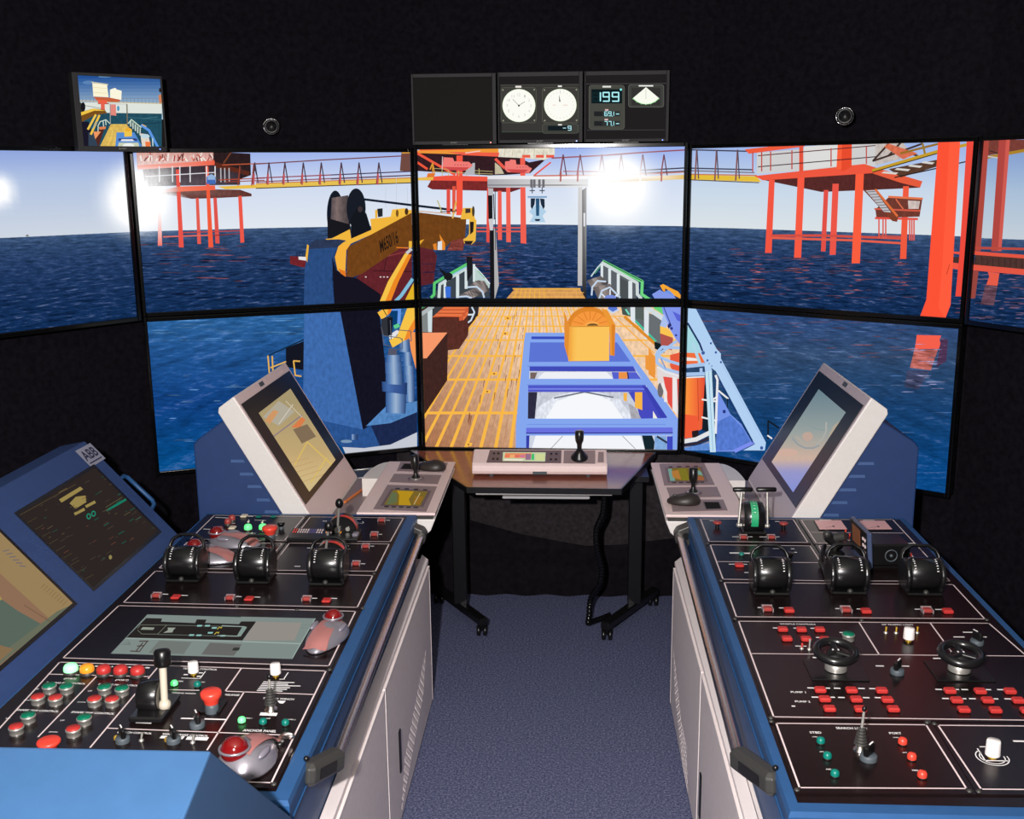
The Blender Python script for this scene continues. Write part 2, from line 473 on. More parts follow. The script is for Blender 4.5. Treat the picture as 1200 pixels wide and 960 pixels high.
def horizon(x):
    return float(np.interp(x, [0, 152, 158, 310, 484, 490, 620, 800, 810, 860, 1087, 1138, 1146, 1200],
                           [279, 272, 271.5, 267.3, 264, 263, 263, 265, 266.5, 267.5, 275.4, 277.5, 279, 281]))
GLOWS = [(723, 218, 29, 68), (163, 233, 30, 60), (-2, 224, 12, 30)]
def glow(x, y):
    w = 0.0
    for (gx, gy, r1, r2) in GLOWS:
        d = math.hypot(x - gx, y - gy)
        w += (1.0 if d < r1 else max(0.0, 1 - (d - r1) / (r2 - r1)) ** 2)
    return min(1.0, w)
def clip(poly, quad):
    out = [tuple(p) for p in poly]; n = len(quad)
    cx = sum(q[0] for q in quad) / n; cy = sum(q[1] for q in quad) / n
    for i in range(n):
        a, b = quad[i], quad[(i + 1) % n]
        def side(p): return (b[0] - a[0]) * (p[1] - a[1]) - (b[1] - a[1]) * (p[0] - a[0])
        sg = 1 if side((cx, cy)) > 0 else -1
        inp, out = out, []
        for k in range(len(inp)):
            p, q = inp[k], inp[(k + 1) % len(inp)]
            sp_, sq = side(p) * sg, side(q) * sg
            if sp_ >= 0: out.append(p)
            if (sp_ >= 0) != (sq >= 0):
                t = sp_ / (sp_ - sq); out.append((p[0] + (q[0] - p[0]) * t, p[1] + (q[1] - p[1]) * t))
        if not out: return []
    # drop repeats
    r = []
    for p in out:
        if not r or math.hypot(p[0] - r[-1][0], p[1] - r[-1][1]) > 0.02: r.append(p)
    if len(r) > 1 and math.hypot(r[0][0] - r[-1][0], r[0][1] - r[-1][1]) < 0.02: r.pop()
    return r if len(r) >= 3 else []

def project(p):
    c = RW.T @ (np.array(p) - CAM); return (600 + F * c[0] / c[2], 480 + F * c[1] / c[2])

class Pic:
    """a flat picture on a screen: polygons given as seen, laid onto the screen's own plane"""
    def __init__(s, tl, tr, br, bl, glows=True):
        s.c = [np.array(p, float) for p in (tl, tr, br, bl)]
        s.n = nrm(np.cross(s.c[3] - s.c[0], s.c[1] - s.c[0]))
        if s.n @ (CAM - s.c[0]) < 0: s.n = -s.n
        s.q = [project(p) for p in s.c]
        s.k = 1; s.v = []; s.f = []; s.mi = []; s.col = []; s.uv = []; s.glows = glows
        s.eps = 1.6e-5
    def emit(s, pts, col, mi=0):
        base = len(s.v); p0 = s.c[0] + s.n * (s.eps * s.k + 1e-4)
        for (x, y) in pts:
            s.v.append(onp(x, y, p0, s.n))
        s.f.append(list(range(base, base + len(pts)))); s.mi.append(mi)
        for (x, y) in pts:
            c = col(x, y) if callable(col) else col
            if s.glows:
                g = glow(x, y); c = [k + (262 - k) * g for k in c]
            s.col.append((*s2l(c), 1.0)); s.uv.append(((x - 640) / 100, (y - horizon(x)) / 100))
    def poly(s, pts, col, mi=0, step=True):
        r = clip(pts, s.q)
        if not r: return
        if step: s.k += 1
        s.emit(r, col, mi)
    def stroke(s, pts, w, col, mi=0):
        s.k += 1
        for (a, b) in zip(pts[:-1], pts[1:]):
            n = max(1, int(math.hypot(b[0] - a[0], b[1] - a[1]) / 25)) if s.glows else 1
            dx, dy = b[0] - a[0], b[1] - a[1]; L = math.hypot(dx, dy) + 1e-9
            ox, oy = -dy / L * w / 2, dx / L * w / 2; ex, ey = dx / L * w * .15, dy / L * w * .15
            for i in range(n):
                p = (a[0] + dx * i / n, a[1] + dy * i / n); q = (a[0] + dx * (i + 1) / n, a[1] + dy * (i + 1) / n)
                if i == 0: p = (p[0] - ex, p[1] - ey)
                if i == n - 1: q = (q[0] + ex, q[1] + ey)
                s.poly([(p[0] + ox, p[1] + oy), (q[0] + ox, q[1] + oy), (q[0] - ox, q[1] - oy), (p[0] - ox, p[1] - oy)], col, mi, False)
    def ell(s, c, rx, ry, col, mi=0, a0=0, a1=360, n=36):
        pts = [(c[0] + rx * math.cos(math.radians(a0 + (a1 - a0) * i / n)), c[1] + ry * math.sin(math.radians(a0 + (a1 - a0) * i / n))) for i in range(n + (a1 - a0 < 360))]
        s.poly(pts, col, mi)
    def grid(s, sky, sea, nx=44, ny=30, ms=1):
        """the whole screen: sky over sea"""
        def at(u, v):
            a = [s.q[0][k] * (1 - u) + s.q[1][k] * u for k in (0, 1)]; b = [s.q[3][k] * (1 - u) + s.q[2][k] * u for k in (0, 1)]
            return (a[0] * (1 - v) + b[0] * v, a[1] * (1 - v) + b[1] * v)
        for i in range(nx):
            for j in range(ny):
                qd = [at(i / nx, j / ny), at((i + 1) / nx, j / ny), at((i + 1) / nx, (j + 1) / ny), at(i / nx, (j + 1) / ny)]
                xa, xb = qd[0][0] - 1, qd[1][0] + 1
                ha, hb = horizon(xa), horizon(xb)
                up = clip(qd, [(xa - 5, ha), (xb + 5, hb), (xb + 5, -500), (xa - 5, -500)])
                dn = clip(qd, [(xa - 5, ha), (xb + 5, hb), (xb + 5, 1500), (xa - 5, 1500)])
                if up: s.emit(up, sky, 0)
                if dn: s.emit(dn, sea, ms)
    def text(s, txt, o, ux, uy, col, bold=True):
        vs, fs, w, h = text_tris(txt, bold)
        s.k += 1
        for f in fs:
            s.poly([(o[0] + vs[i][0] / w * ux[0] + vs[i][1] / h * uy[0], o[1] + vs[i][0] / w * ux[1] + vs[i][1] / h * uy[1]) for i in f], col, 0, False)
    def build(s, name, parent):
        me = bpy.data.meshes.new(name)
        inv = world_of(parent).inverted()
        me.from_pydata([tuple(inv @ Vector(p)) for p in s.v], [], s.f)
        for m in PM: me.materials.append(m)
        me.polygons.foreach_set('material_index', s.mi)
        ca = me.color_attributes.new('Col', 'FLOAT_COLOR', 'POINT')
        ca.data.foreach_set('color', [x for c in s.col for x in c])
        ul = me.uv_layers.new(name='UV')
        li = np.zeros(len(me.loops), dtype=np.int32); me.loops.foreach_get('vertex_index', li)
        uv = np.array(s.uv)[li]
        ul.data.foreach_set('uv', uv.ravel())
        me.update()
        o = bpy.data.objects.new(name, me); COL.objects.link(o); o.parent = parent
        return o

def K(o, pts):
    return [(o[0] + x / o[2], o[1] + y / o[2]) for x, y in pts]

class Many:
    """draw on several screens at once: a thing in the picture may cross from one screen to the next"""
    def __init__(s, pics): s.p = pics
    def poly(s, o, pts, col, mi=0):
        for p in s.p: p.poly(K(o, pts), col, mi)
    def stroke(s, o, pts, w, col, mi=0):
        for p in s.p: p.stroke(K(o, pts), w / o[2], col, mi)
    def ell(s, o, c, rx, ry, col, mi=0, **k):
        for p in s.p: p.ell(K(o, [c])[0], rx / o[2], ry / o[2], col, mi, **k)
    def shade(s, o, a, b, c, d, cols, mi=0):
        """quad shaded across (a-b is the top edge), colours spread evenly from left to right"""
        a, b, c, d = K(o, [a, b, c, d]); n = len(cols) - 1
        def L(p, q, t): return (p[0] + (q[0] - p[0]) * t, p[1] + (q[1] - p[1]) * t)
        for p in s.p:
            p.k += 1
            for i in range(n):
                q = [L(a, b, i / n), L(a, b, (i + 1) / n), L(d, c, (i + 1) / n), L(d, c, i / n)]
                x0, x1 = (q[0][0] + q[3][0]) / 2, (q[1][0] + q[2][0]) / 2
                c0, c1 = cols[i], cols[i + 1]
                def cf(x, y, x0=x0, x1=x1, c0=c0, c1=c1):
                    t = min(1, max(0, (x - x0) / (x1 - x0 + 1e-9))); return [u + (v - u) * t for u, v in zip(c0, c1)]
                p.poly(q, cf, mi, False)
    def streaks(s, x0, y0, x1, y1, n, col, L=(6, 20), w=(0.8, 2.2), mi=1, seed=1):
        R = random.Random(seed)
        for p in s.p: p.k += 1
        for _ in range(n):
            x = R.uniform(x0, x1); y = R.uniform(y0, y1); l = R.uniform(*L) / 2; h = R.uniform(*w) / 2; t = R.uniform(-.05, .03); h *= .55
            g_ = R.uniform(.7, 1.15); c = [k * g_ for k in col]
            q = [(x - l, y - t * l), (x - l * .4, y - h), (x + l * .5, y - h * .8), (x + l, y + t * l), (x + l * .4, y + h), (x - l * .5, y + h * .9)]
            for p in s.p: p.poly(q, c, mi, False)

def lerp(a, b, t):
    t = min(1, max(0, t)); return [u + (v - u) * t for u, v in zip(a, b)]
def ramp(stops):
    def f(t):
        for (t0, c0), (t1, c1) in zip(stops[:-1], stops[1:]):
            if t <= t1: return lerp(c0, c1, (t - t0) / (t1 - t0))
        return stops[-1][1]
    return f

# ------------------------------------------------------------------ the screens themselves
def make_display(name, label, cat, group, col, z0, z1, bez=(0.0165, 0.0205), depth=0.07, rim_mat=GLOSSB, led=None):
    p, a = col; n = nrm_of(a); W = TVW; up = V(0, 0, 1)
    root = thing(name, label, cat, tuple(np.array([*(p[:2] + a[:2] * W / 2), z0])), group)
    def P(u, z, d=0.0): return np.array([p[0] + a[0] * u, p[1] + a[1] * u, z]) + n * d
    ax = [a, -n, up]
    m = MB()
    bx, bz = bez
    hz = (z1 - z0)
    m.box(P(W / 2, (z0 + z1) / 2, -depth / 2 - 0.004), (W + bx * 1.6, depth, hz + bz * 1.6), ax)
    for (u0, u1, za, zb) in ((-bx, 0, z0 - bz, z1 + bz), (W, W + bx, z0 - bz, z1 + bz), (0, W, z1, z1 + bz), (0, W, z0 - bz, z0)):
        m.box(P((u0 + u1) / 2, (za + zb) / 2, 0.0), (u1 - u0, 0.018, zb - za), ax)
    m.build('bezel', rim_mat, root, bevel=0.003)
    g = MB(); g.quad(P(0, z0, -0.002), P(W, z0, -0.002), P(W, z1, -0.002), P(0, z1, -0.002)); g.build('screen_panel', BLACK, root)
    pic = Pic(P(0, z1, -0.0015), P(W, z1, -0.0015), P(W, z0, -0.0015), P(0, z0, -0.0015))
    return root, pic
def zs(col, top):
    zm = col[0][2]
    return (zm + GAP / 2, zm + GAP / 2 + TVH) if top else (zm - GAP / 2 - TVH, zm - GAP / 2)
GRP = 'large displays of the simulator view'
DSP = {}
for key, c, top, lab in (
        ('L0', C_L0, True, 'large display at far left showing pale sky over open sea'),
        ('L1t', C_L1, True, 'upper left display showing an orange platform, a bridge and the yellow crane boom'),
        ('Ct', C_C, True, 'upper centre display showing sun glare and the stern gantry of a ship'),
        ('R1t', C_R1, True, 'upper right display showing an orange platform and a thick orange leg'),
        ('R2', C_R2, True, 'large display at far right cut by the picture edge, showing reddish platform legs'),
        ('L1b', C_L1, False, 'lower left display showing the blue crane column and dark blue water'),
        ('Cb', C_C, False, 'lower centre display showing a planked ship deck with a yellow winch box'),
        ('R1b', C_R1, False, 'lower right display showing water and a light blue crane arm')):
    DSP[key] = make_display('display', lab, 'display', GRP, c, *zs(c, top))

SKY = {'L0': ramp([(0, (140, 162, 222)), (.35, (176, 194, 226)), (1, (206, 214, 226))]),
       'L1t': ramp([(0, (150, 172, 234)), (.45, (206, 218, 240)), (1, (226, 232, 240))]),
       'Ct': ramp([(0, (150, 174, 236)), (.4, (208, 220, 242)), (1, (228, 235, 243))]),
       'R1t': ramp([(0, (158, 182, 232)), (.5, (200, 216, 234)), (1, (218, 226, 230))]),
       'R2': ramp([(0, (128, 156, 208)), (.5, (170, 192, 216)), (1, (196, 206, 216))])}
for k in SKY: SKY[k] = (SKY[k],)
SEAT = ramp([(0, (64, 88, 124)), (.06, (48, 72, 108)), (.3, (34, 58, 98)), (.7, (20, 46, 86)), (1, (16, 44, 84))])
SEAB = {'L1b': ramp([(0, (44, 98, 152)), (.25, (34, 82, 140)), (.6, (16, 62, 124)), (1, (4, 74, 132))]),
        'Cb': ramp([(0, (40, 70, 110)), (1, (20, 60, 120))]),
        'R1b': ramp([(0, (44, 72, 122)), (.3, (48, 72, 106)), (.65, (22, 62, 108)), (1, (8, 66, 124))])}
for k, (root, pic) in DSP.items():
    ytop = 172
    if k in SKY:
        f = SKY[k][0]
        pic.grid(lambda x, y, f=f: f((y - ytop) / (horizon(x) - ytop)), lambda x, y: SEAT((y - horizon(x)) / 110))
    else:
        f = SEAB[k]
        pic.grid(lambda x, y: (0, 0, 0), lambda x, y, f=f: f((y - 360) / 190), ms=3)
PX = (0, 0, 1)
T = lambda *k: Many([DSP[i][1] for i in k])
R_O = (240, 86, 62)
# ---- far left: nothing but a few boats on the horizon
T('L0').poly(PX, [(30, 277), (31, 275), (33, 275), (34, 277)], (120, 120, 110))
# ---- upper left: platform
A = (150, 160, 7.5); t = T('L1t')
t.streaks(160, 284, 300, 330, 26, (112, 66, 76), L=(10, 34), w=(1, 2.6), seed=3)
t.streaks(160, 300, 350, 352, 50, (14, 26, 60), L=(12, 40), w=(1, 3), seed=4)
t.poly(A, [(75, 140), (750, 135), (750, 215), (80, 255)], (214, 160, 150), 2)
Rn = random.Random(5)
for i in range(46):
    x = Rn.uniform(90, 740); y = Rn.uniform(140, 200); l = Rn.uniform(15, 70); sl = Rn.uniform(-30, 30)
    t.stroke(A, [(x, y), (x + sl, min(215, y + l))], Rn.uniform(5, 14), Rn.choice([(238, 232, 226), (176, 74, 62), (110, 60, 56), (222, 120, 104), (245, 240, 230)]))
t.poly(A, [(750, 135), (1075, 150), (1080, 340), (985, 375), (760, 330), (750, 215)], (44, 30, 32), 2)
t.poly(A, [(130, 290), (430, 265), (760, 250), (985, 330), (985, 425), (440, 432), (150, 440)], (62, 50, 58), 2)
t.stroke(A, [(840, 235), (905, 140)], 14, (110, 60, 40))
t.poly(A, [(760, 222), (1070, 310), (1060, 345), (760, 270)], (92, 42, 30))
t.poly(A, [(80, 255), (760, 210), (762, 250), (85, 292)], (236, 98, 72))
t.poly(A, [(300, 490), (440, 485), (770, 465), (985, 468), (1086, 503), (1086, 526), (760, 542), (560, 548), (290, 502)], (98, 52, 46), 2)
for q, c in (([(595, 540), (622, 540), (642, 945), (610, 945)], (226, 92, 80)), ([(750, 538), (780, 538), (805, 940), (768, 940)], (222, 84, 76)),
             ([(968, 525), (1000, 520), (1022, 930), (988, 935)], (236, 88, 72)), ([(265, 640), (290, 640), (300, 960), (262, 960)], (240, 120, 105))):
    t.poly(A, q, c)
t.stroke(A, [(310, 882), (705, 868)], 11, (226, 110, 96)); t.stroke(A, [(480, 845), (980, 828)], 8, (196, 72, 66)); t.stroke(A, [(740, 872), (985, 852)], 8, (130, 50, 50))
t.poly(A, [(420, 290), (450, 290), (490, 975), (448, 975)], (232, 84, 72)); t.poly(A, [(680, 262), (706, 262), (750, 975), (708, 975)], (242, 92, 60))
t.poly(A, [(440, 440), (765, 430), (768, 470), (440, 485)], (240, 98, 66)); t.poly(A, [(300, 470), (440, 440), (440, 485), (300, 492)], (206, 110, 92))
t.stroke(A, [(150, 352), (760, 316)], 8, (222, 222, 230))
for x in (275, 390, 455, 545, 690, 765): t.stroke(A, [(x, 262), (x + 2, 400)], 10, (228, 228, 232))
for x in (815, 850, 888): t.stroke(A, [(x, 278), (x + 2, 400)], 10, (186, 182, 186))
t.poly(A, [(690, 355), (735, 335), (770, 355), (770, 418), (690, 418)], (66, 108, 182)); t.poly(A, [(700, 345), (735, 330), (765, 350), (765, 380), (700, 380)], (150, 180, 220))
# bridge
B = (300, 60, 3.75)
t.poly(A, [(780, 440), (1200, 420), (1200, 452), (860, 464)], (232, 188, 70))
t.stroke(A, [(800, 382), (1200, 366)], 9, (176, 72, 50)); t.stroke(A, [(860, 400), (1200, 385)], 8, (150, 60, 50)); t.stroke(A, [(830, 250), (1200, 236)], 9, (190, 90, 60))
for x in (985, 1105): t.stroke(A, [(x - 18, 430), (x, 245)], 10, (150, 66, 48)); t.stroke(A, [(x, 250), (x + 32, 360)], 9, (60, 44, 46))
t.poly(B, [(640, 434), (690, 432), (690, 530), (632, 526)], (112, 74, 64)); t.poly(B, [(642, 434), (690, 432), (690, 448), (640, 450)], (226, 160, 60))
t.poly(B, [(0, 580), (700, 553), (700, 576), (0, 602)], (230, 192, 84)); t.stroke(B, [(0, 603), (700, 578)], 4, (60, 40, 30)); t.stroke(B, [(0, 582), (700, 556)], 4, (196, 116, 90))
t.stroke(B, [(0, 558), (330, 544), (690, 528)], 5, (150, 68, 82)); t.stroke(B, [(0, 575), (330, 560), (690, 545)], 5, (150, 84, 96)); t.stroke(B, [(0, 496), (300, 478), (690, 458)], 5, (120, 66, 66))
t.stroke(B, [(330, 544), (690, 528)], 4, (40, 52, 90)); t.stroke(B, [(330, 562), (690, 546)], 4, (60, 70, 100))
for x in (-5, 57, 127, 208, 287, 375, 453, 540):
    t.stroke(B, [(x - 10, 582), (x, 490)], 6, (92, 54, 60)); t.stroke(B, [(x + 14, 578), (x, 490)], 5, (66, 60, 78)); t.stroke(B, [(x - 6, 586), (x - 4, 540)], 8, (190, 84, 90))
# crane
D = (330, 200, 7.5); tc = T('L1t', 'Ct'); tb = T('L1b', 'Cb')
for x in (915, 1008, 1105): t.stroke(D, [(x, 60 if x == 1008 else 150), (x, 330)], 3, (190, 196, 206))
t.poly(D, [(72, 752), (225, 757), (225, 855), (160, 845), (75, 820)], (112, 36, 42), 2); t.poly(D, [(148, 755), (215, 758), (215, 792), (150, 782)], (226, 226, 230))
for x in (130, 155, 180, 205): t.stroke(D, [(x, 756), (x + 5, 720)], 5, (30, 34, 50))
t.poly(D, [(640, 960), (690, 900), (800, 830), (930, 735), (1010, 672), (1145, 690), (1145, 1150), (640, 1150)], (98, 36, 42), 2)
T('Ct').poly(PX, [(489, 288), (506, 291), (512, 300), (508, 332), (489, 336)], (92, 36, 44), 2)
t.stroke(D, [(800, 880), (1145, 890)], 8, (60, 24, 30)); t.stroke(D, [(930, 740), (900, 880)], 6, (50, 22, 28)); t.stroke(D, [(860, 770), (1145, 700)], 8, (140, 60, 64))
for x in (740, 870, 900, 930): t.ell(D, (x, 935), 8, 6, (220, 205, 205))
t.ell(D, (472, 385), 74, 210, (20, 26, 38)); t.poly(D, [(402, 400), (600, 440), (610, 545), (405, 600)], (24, 24, 30))
t.shade(D, (440, 240), (585, 216), (590, 470), (432, 425), [(84, 74, 78), (126, 108, 106), (96, 84, 84), (70, 62, 64)], 2)
t.ell(D, (655, 330), 84, 174, (24, 28, 38)); t.poly(D, [(660, 330), (745, 375), (788, 520), (612, 600), (608, 420)], (20, 23, 30)); t.ell(D, (690, 340), 20, 26, (60, 50, 54))
tc.stroke(D, [(720, 252), (1140, 303), (1626, 360)], 20, (18, 28, 46))
t.poly(D, [(385, 600), (440, 596), (600, 515), (612, 598), (790, 520), (780, 425), (960, 404), (1080, 345), (1200, 345), (1200, 380), (600, 645), (560, 660), (470, 665)], (240, 182, 62))
tc.poly(PX, [(407, 290), (483, 249), (491, 249), (546.5, 256), (545, 279), (529, 283), (518, 294), (503, 292), (490, 289), (470, 290), (424, 321), (413, 325), (406, 324)], (112, 66, 26), 2)
t.poly(D, [(500, 662), (580, 645), (610, 640), (568, 700), (560, 885), (562, 935), (490, 872), (468, 760)], (246, 178, 62)); t.poly(D, [(498, 860), (562, 885), (566, 935), (520, 905)], (226, 120, 34))
for p in t.p: p.text('M650/16', K(D, [(870, 722)])[0], (158 / 7.5, -92 / 7.5), (-14 / 7.5, -112 / 7.5), (34, 24, 18))
t.poly(D, [(822, 345), (842, 345), (842, 415), (822, 418)], (236, 180, 60)); t.poly(D, [(840, 335), (888, 331), (888, 402), (848, 410)], (36, 40, 44))
t.poly(D, [(958, 404), (972, 342), (1086, 330), (1090, 385), (1060, 405)], (242, 190, 70)); t.ell(D, (1016, 375), 12, 32, (120, 80, 30)); t.ell(D, (1098, 360), 16, 30, (70, 46, 26))
t.poly(D, [(1118, 620), (1145, 620), (1145, 676), (1118, 690)], (236, 180, 60)); t.stroke(D, [(1010, 676), (1112, 680)], 9, (236, 130, 40))
# blue crane column
t.poly(PX, [(356, 358), (357, 315), (362, 288), (368, 281.5), (397, 280.5), (406, 282), (396, 288), (391, 300), (389, 326), (392, 358)], (42, 76, 128), 2)
t.poly(PX, [(362, 288), (368, 281.5), (397, 280.5), (405, 282), (395, 290), (362, 292)], (44, 56, 84), 2)
t.poly(PX, [(389, 300), (393, 316), (404, 324), (418, 326), (446, 345), (446, 360), (392, 360)], (22, 20, 32))
t.poly(PX, [(360, 286), (362, 288), (360, 308), (358, 300)], (236, 180, 60))
# lower left picture
u = T('L1b')
u.streaks(175, 366, 356, 400, 34, (84, 132, 180), L=(12, 44), w=(.7, 1.8), seed=8)
u.streaks(190, 440, 330, 520, 22, (84, 128, 180), L=(8, 26), w=(1, 2.6), seed=9)
u.stroke(PX, [(314, 417), (356, 398)], 1.6, (16, 44, 70))
u.poly(PX, [(335, 408), (356, 400), (356, 434), (335, 430)], (20, 22, 34))
for s_ in ([(314, 417), (316, 442)], [(319, 417.5), (320, 440)], [(317, 431), (335, 424)], [(344, 423), (346, 440)], [(344, 423), (351.5, 423.5)], [(346, 440), (353, 441)]): u.stroke(PX, s_, 1.7, (226, 176, 84))
u.poly(PX, [(398, 364), (444, 360), (452, 430), (452, 476), (440, 492), (425.3, 505)], (20, 19, 34), 2)
u.poly(PX, [(356.5, 364), (398.5, 364), (425.3, 503.5), (404, 502), (384, 497), (355, 486)], (62, 106, 172), 2)
E8 = (360, 430, 7.5)
u.poly(E8, [(120, 470), (350, 520), (490, 552), (560, 515), (730, 495), (965, 398), (965, 575), (730, 684), (500, 714), (310, 704), (180, 600)], (42, 82, 142), 2)
u.poly(E8, [(560, 515), (730, 495), (965, 398), (965, 575), (730, 684), (640, 700)], (28, 40, 76), 2)
u.poly(E8, [(515, 522), (690, 350), (965, 300), (965, 398), (730, 495), (560, 515)], (84, 134, 192), 2)
for k_ in range(4): u.stroke(E8, [(690 + k_ * 18, 480 - k_ * 4), (700 + k_ * 14, 440 + k_ * 8), (830 - k_ * 10, 425 + k_ * 10)], 4, (62, 108, 168))
u.ell(E8, (345, 655), 50, 14, (120, 150, 180)); u.shade(E8, (392, 592), (445, 592), (445, 642), (392, 642), [(140, 170, 210), (60, 90, 140), (34, 52, 90)])
u.poly(E8, [(310, 705), (500, 714), (730, 684), (966, 575), (966, 716), (340, 768)], (196, 200, 210))
MET = [(48, 84, 142), (96, 134, 186), (156, 180, 208), (96, 128, 176), (36, 62, 110)]
for q in ([(845, 60), (940, 60), (945, 310), (870, 310)], [(848, -10), (935, -10), (940, 70), (848, 70)], [(840, -140), (912, -140), (925, -10), (850, -10)], [(805, -235), (895, -235), (905, -130), (810, -130)]):
    u.shade(E8, *q, MET)
for q in ([(690, 225), (870, 235), (865, 412), (690, 405)], [(655, 130), (880, 140), (876, 245), (660, 215)], [(690, 60), (838, 60), (842, 160), (690, 150)], [(684, -40), (830, -40), (838, 62), (688, 62)], [(698, -105), (820, -105), (826, -38), (692, -38)], [(715, -155), (785, -155), (790, -104), (712, -104)]):
    u.shade(E8, *q, MET if q[0][0] != 655 else [(40, 70, 124), (70, 108, 170), (60, 92, 152), (50, 80, 140), (30, 54, 100)])
u.poly(E8, [(715, -160), (785, -160), (790, -104), (712, -104)], (84, 86, 104))
C4 = (340, 330, 7.5)
u.poly(C4, [(1040, 445), (1105, 445), (1105, 770), (1060, 600)], (244, 152, 84))
u.poly(C4, [(870, 232), (975, 232), (970, 375), (900, 400), (880, 330)], (10, 62, 112)); u.stroke(C4, [(895, 242), (962, 242), (955, 370)], 28, (104, 152, 232)); u.stroke(C4, [(918, 400), (955, 384)], 34, (96, 204, 140))
u.poly(C4, [(768, 272), (830, 235), (895, 235), (852, 300), (806, 336)], (246, 190, 70)); u.stroke(C4, [(815, 240), (850, 300)], 7, (40, 30, 26)); u.poly(C4, [(862, 232), (900, 232), (880, 275), (855, 298)], (236, 134, 40))
u.poly(C4, [(870, 470), (940, 425), (960, 440), (900, 520), (870, 500)], (226, 226, 230))
u.poly(C4, [(1033, 222), (1105, 222), (1105, 330), (1040, 480), (1000, 522), (900, 582), (870, 515), (940, 480)], (246, 196, 72)); u.poly(C4, [(1105, 310), (1105, 400), (1040, 505), (1000, 522), (1030, 440)], (238, 136, 44))
u.poly(C4, [(800, 330), (880, 300), (902, 320), (896, 470), (830, 480), (802, 460)], (48, 50, 58)); u.poly(C4, [(855, 320), (902, 315), (896, 470), (860, 476)], (22, 24, 30))
for s_ in ([(800, 400), (820, 475), (965, 495), (985, 515)], [(815, 485), (825, 555), (900, 575)], [(940, 425), (1060, 435), (1065, 520), (1035, 525)], [(985, 500), (985, 590), (940, 598)], [(880, 340), (888, 510)]): u.stroke(C4, s_, 7, (92, 92, 104))
# boom cylinders
t.poly(PX, [(474.7, 296.7), (482.5, 298.7), (467, 330), (456, 358), (443, 358), (454.7, 330)], (246, 194, 74)); t.poly(PX, [(478.5, 297.8), (482.5, 298.7), (467, 330), (456, 358), (449.5, 358), (461, 330)], (236, 136, 36))
t.stroke(D, [(1100, 725), (1140, 690)], 26, (196, 200, 204))
t.stroke(C4, [(930, 170), (975, 125), (1075, -20)], 30, (128, 188, 216)); t.poly(C4, [(1010, 165), (1090, 0), (1100, 165)], (226, 180, 40))
# ---- upper centre: platform
E = (480, 165, 7.5); c = T('Ct')
c.streaks(545, 284, 602, 334, 56, (120, 66, 70), L=(8, 30), w=(.8, 2.2), seed=11); c.streaks(600, 285, 690, 335, 30, (70, 84, 128), L=(8, 24), w=(.7, 1.8), seed=12); c.streaks(500, 300, 690, 338, 50, (14, 28, 62), L=(8, 30), w=(.8, 2.4), seed=13)
c.poly(E, [(60, 100), (960, 148), (1050, 190), (1200, 160), (1060, 285), (850, 300), (700, 305), (60, 265)], (52, 30, 36), 2)
c.poly(E, [(780, 66), (1275, 60), (1275, 130), (1180, 170), (990, 152), (780, 142)], (228, 222, 204), 2)
for x in (840, 910, 1010, 1100, 1180): c.stroke(E, [(x, 75), (x - 8, 130)], 6, (196, 186, 160))
for x in (990, 1110, 1200): c.poly(E, [(x, 124), (x + 70, 124), (x + 70, 150), (x, 148)], (232, 92, 72))
c.poly(E, [(60, 84), (780, 66), (780, 132), (460, 120), (60, 108)], (238, 152, 58)); c.poly(E, [(330, 98), (790, 104), (780, 140), (470, 126)], (238, 96, 72)); c.stroke(E, [(90, 82), (480, 72)], 12, (240, 108, 60)); c.stroke(E, [(490, 108), (620, 90)], 10, (244, 200, 190))
c.poly(E, [(190, 345), (690, 345), (690, 440), (200, 428), (155, 405)], (124, 42, 42), 2); c.poly(E, [(690, 410), (1005, 412), (890, 452), (700, 446)], (106, 40, 42))
for q, cc in (([(325, 425), (357, 425), (357, 640), (325, 640)], (224, 80, 70)), ([(375, 400), (405, 400), (402, 640), (375, 640)], (226, 86, 66)), ([(775, 440), (808, 440), (812, 872), (775, 870)], (238, 96, 82)),
              ([(848, 412), (885, 412), (890, 892), (850, 890)], (240, 100, 84)), ([(972, 150), (1014, 150), (1026, 905), (976, 900)], (240, 96, 80)), ([(680, 415), (702, 415), (702, 895), (675, 890)], (228, 80, 70)), ([(412, 130), (466, 130), (466, 655), (410, 655)], (244, 88, 66))):
    c.poly(E, q, cc)
c.stroke(E, [(590, 765), (980, 765)], 10, (226, 90, 80)); c.stroke(E, [(590, 797), (980, 797)], 12, (232, 92, 78))
c.poly(E, [(60, 326), (350, 304), (700, 316), (690, 356), (450, 352), (60, 348)], (240, 86, 66)); c.poly(E, [(60, 326), (212, 318), (205, 346), (60, 350)], (232, 190, 80))
c.stroke(E, [(60, 105), (400, 300)], 22, (238, 90, 66)); c.stroke(E, [(60, 185), (155, 248)], 20, (236, 88, 62)); c.stroke(E, [(755, 160), (832, 238)], 24, (238, 92, 76)); c.stroke(E, [(1095, 305), (1240, 190)], 14, (230, 90, 84))
c.stroke(E, [(215, 243), (430, 255), (730, 270)], 5, (184, 176, 120)); c.stroke(E, [(215, 272), (730, 292)], 5, (184, 176, 120))
for x in (285, 340, 430, 500, 610): c.stroke(E, [(x, 245), (x + 2, 310)], 6, (190, 180, 120))
c.stroke(E, [(180, 252), (203, 195), (220, 300)], 10, (226, 160, 60)); c.stroke(E, [(203, 195), (200, 300)], 8, (210, 140, 50)); c.poly(E, [(160, 285), (225, 285), (215, 320), (150, 318)], (224, 120, 50))
c.poly(E, [(555, 195), (575, 195), (572, 300), (470, 300)], (180, 180, 186)); c.poly(E, [(750, 190), (800, 230), (830, 290), (750, 295)], (196, 186, 160), 2)
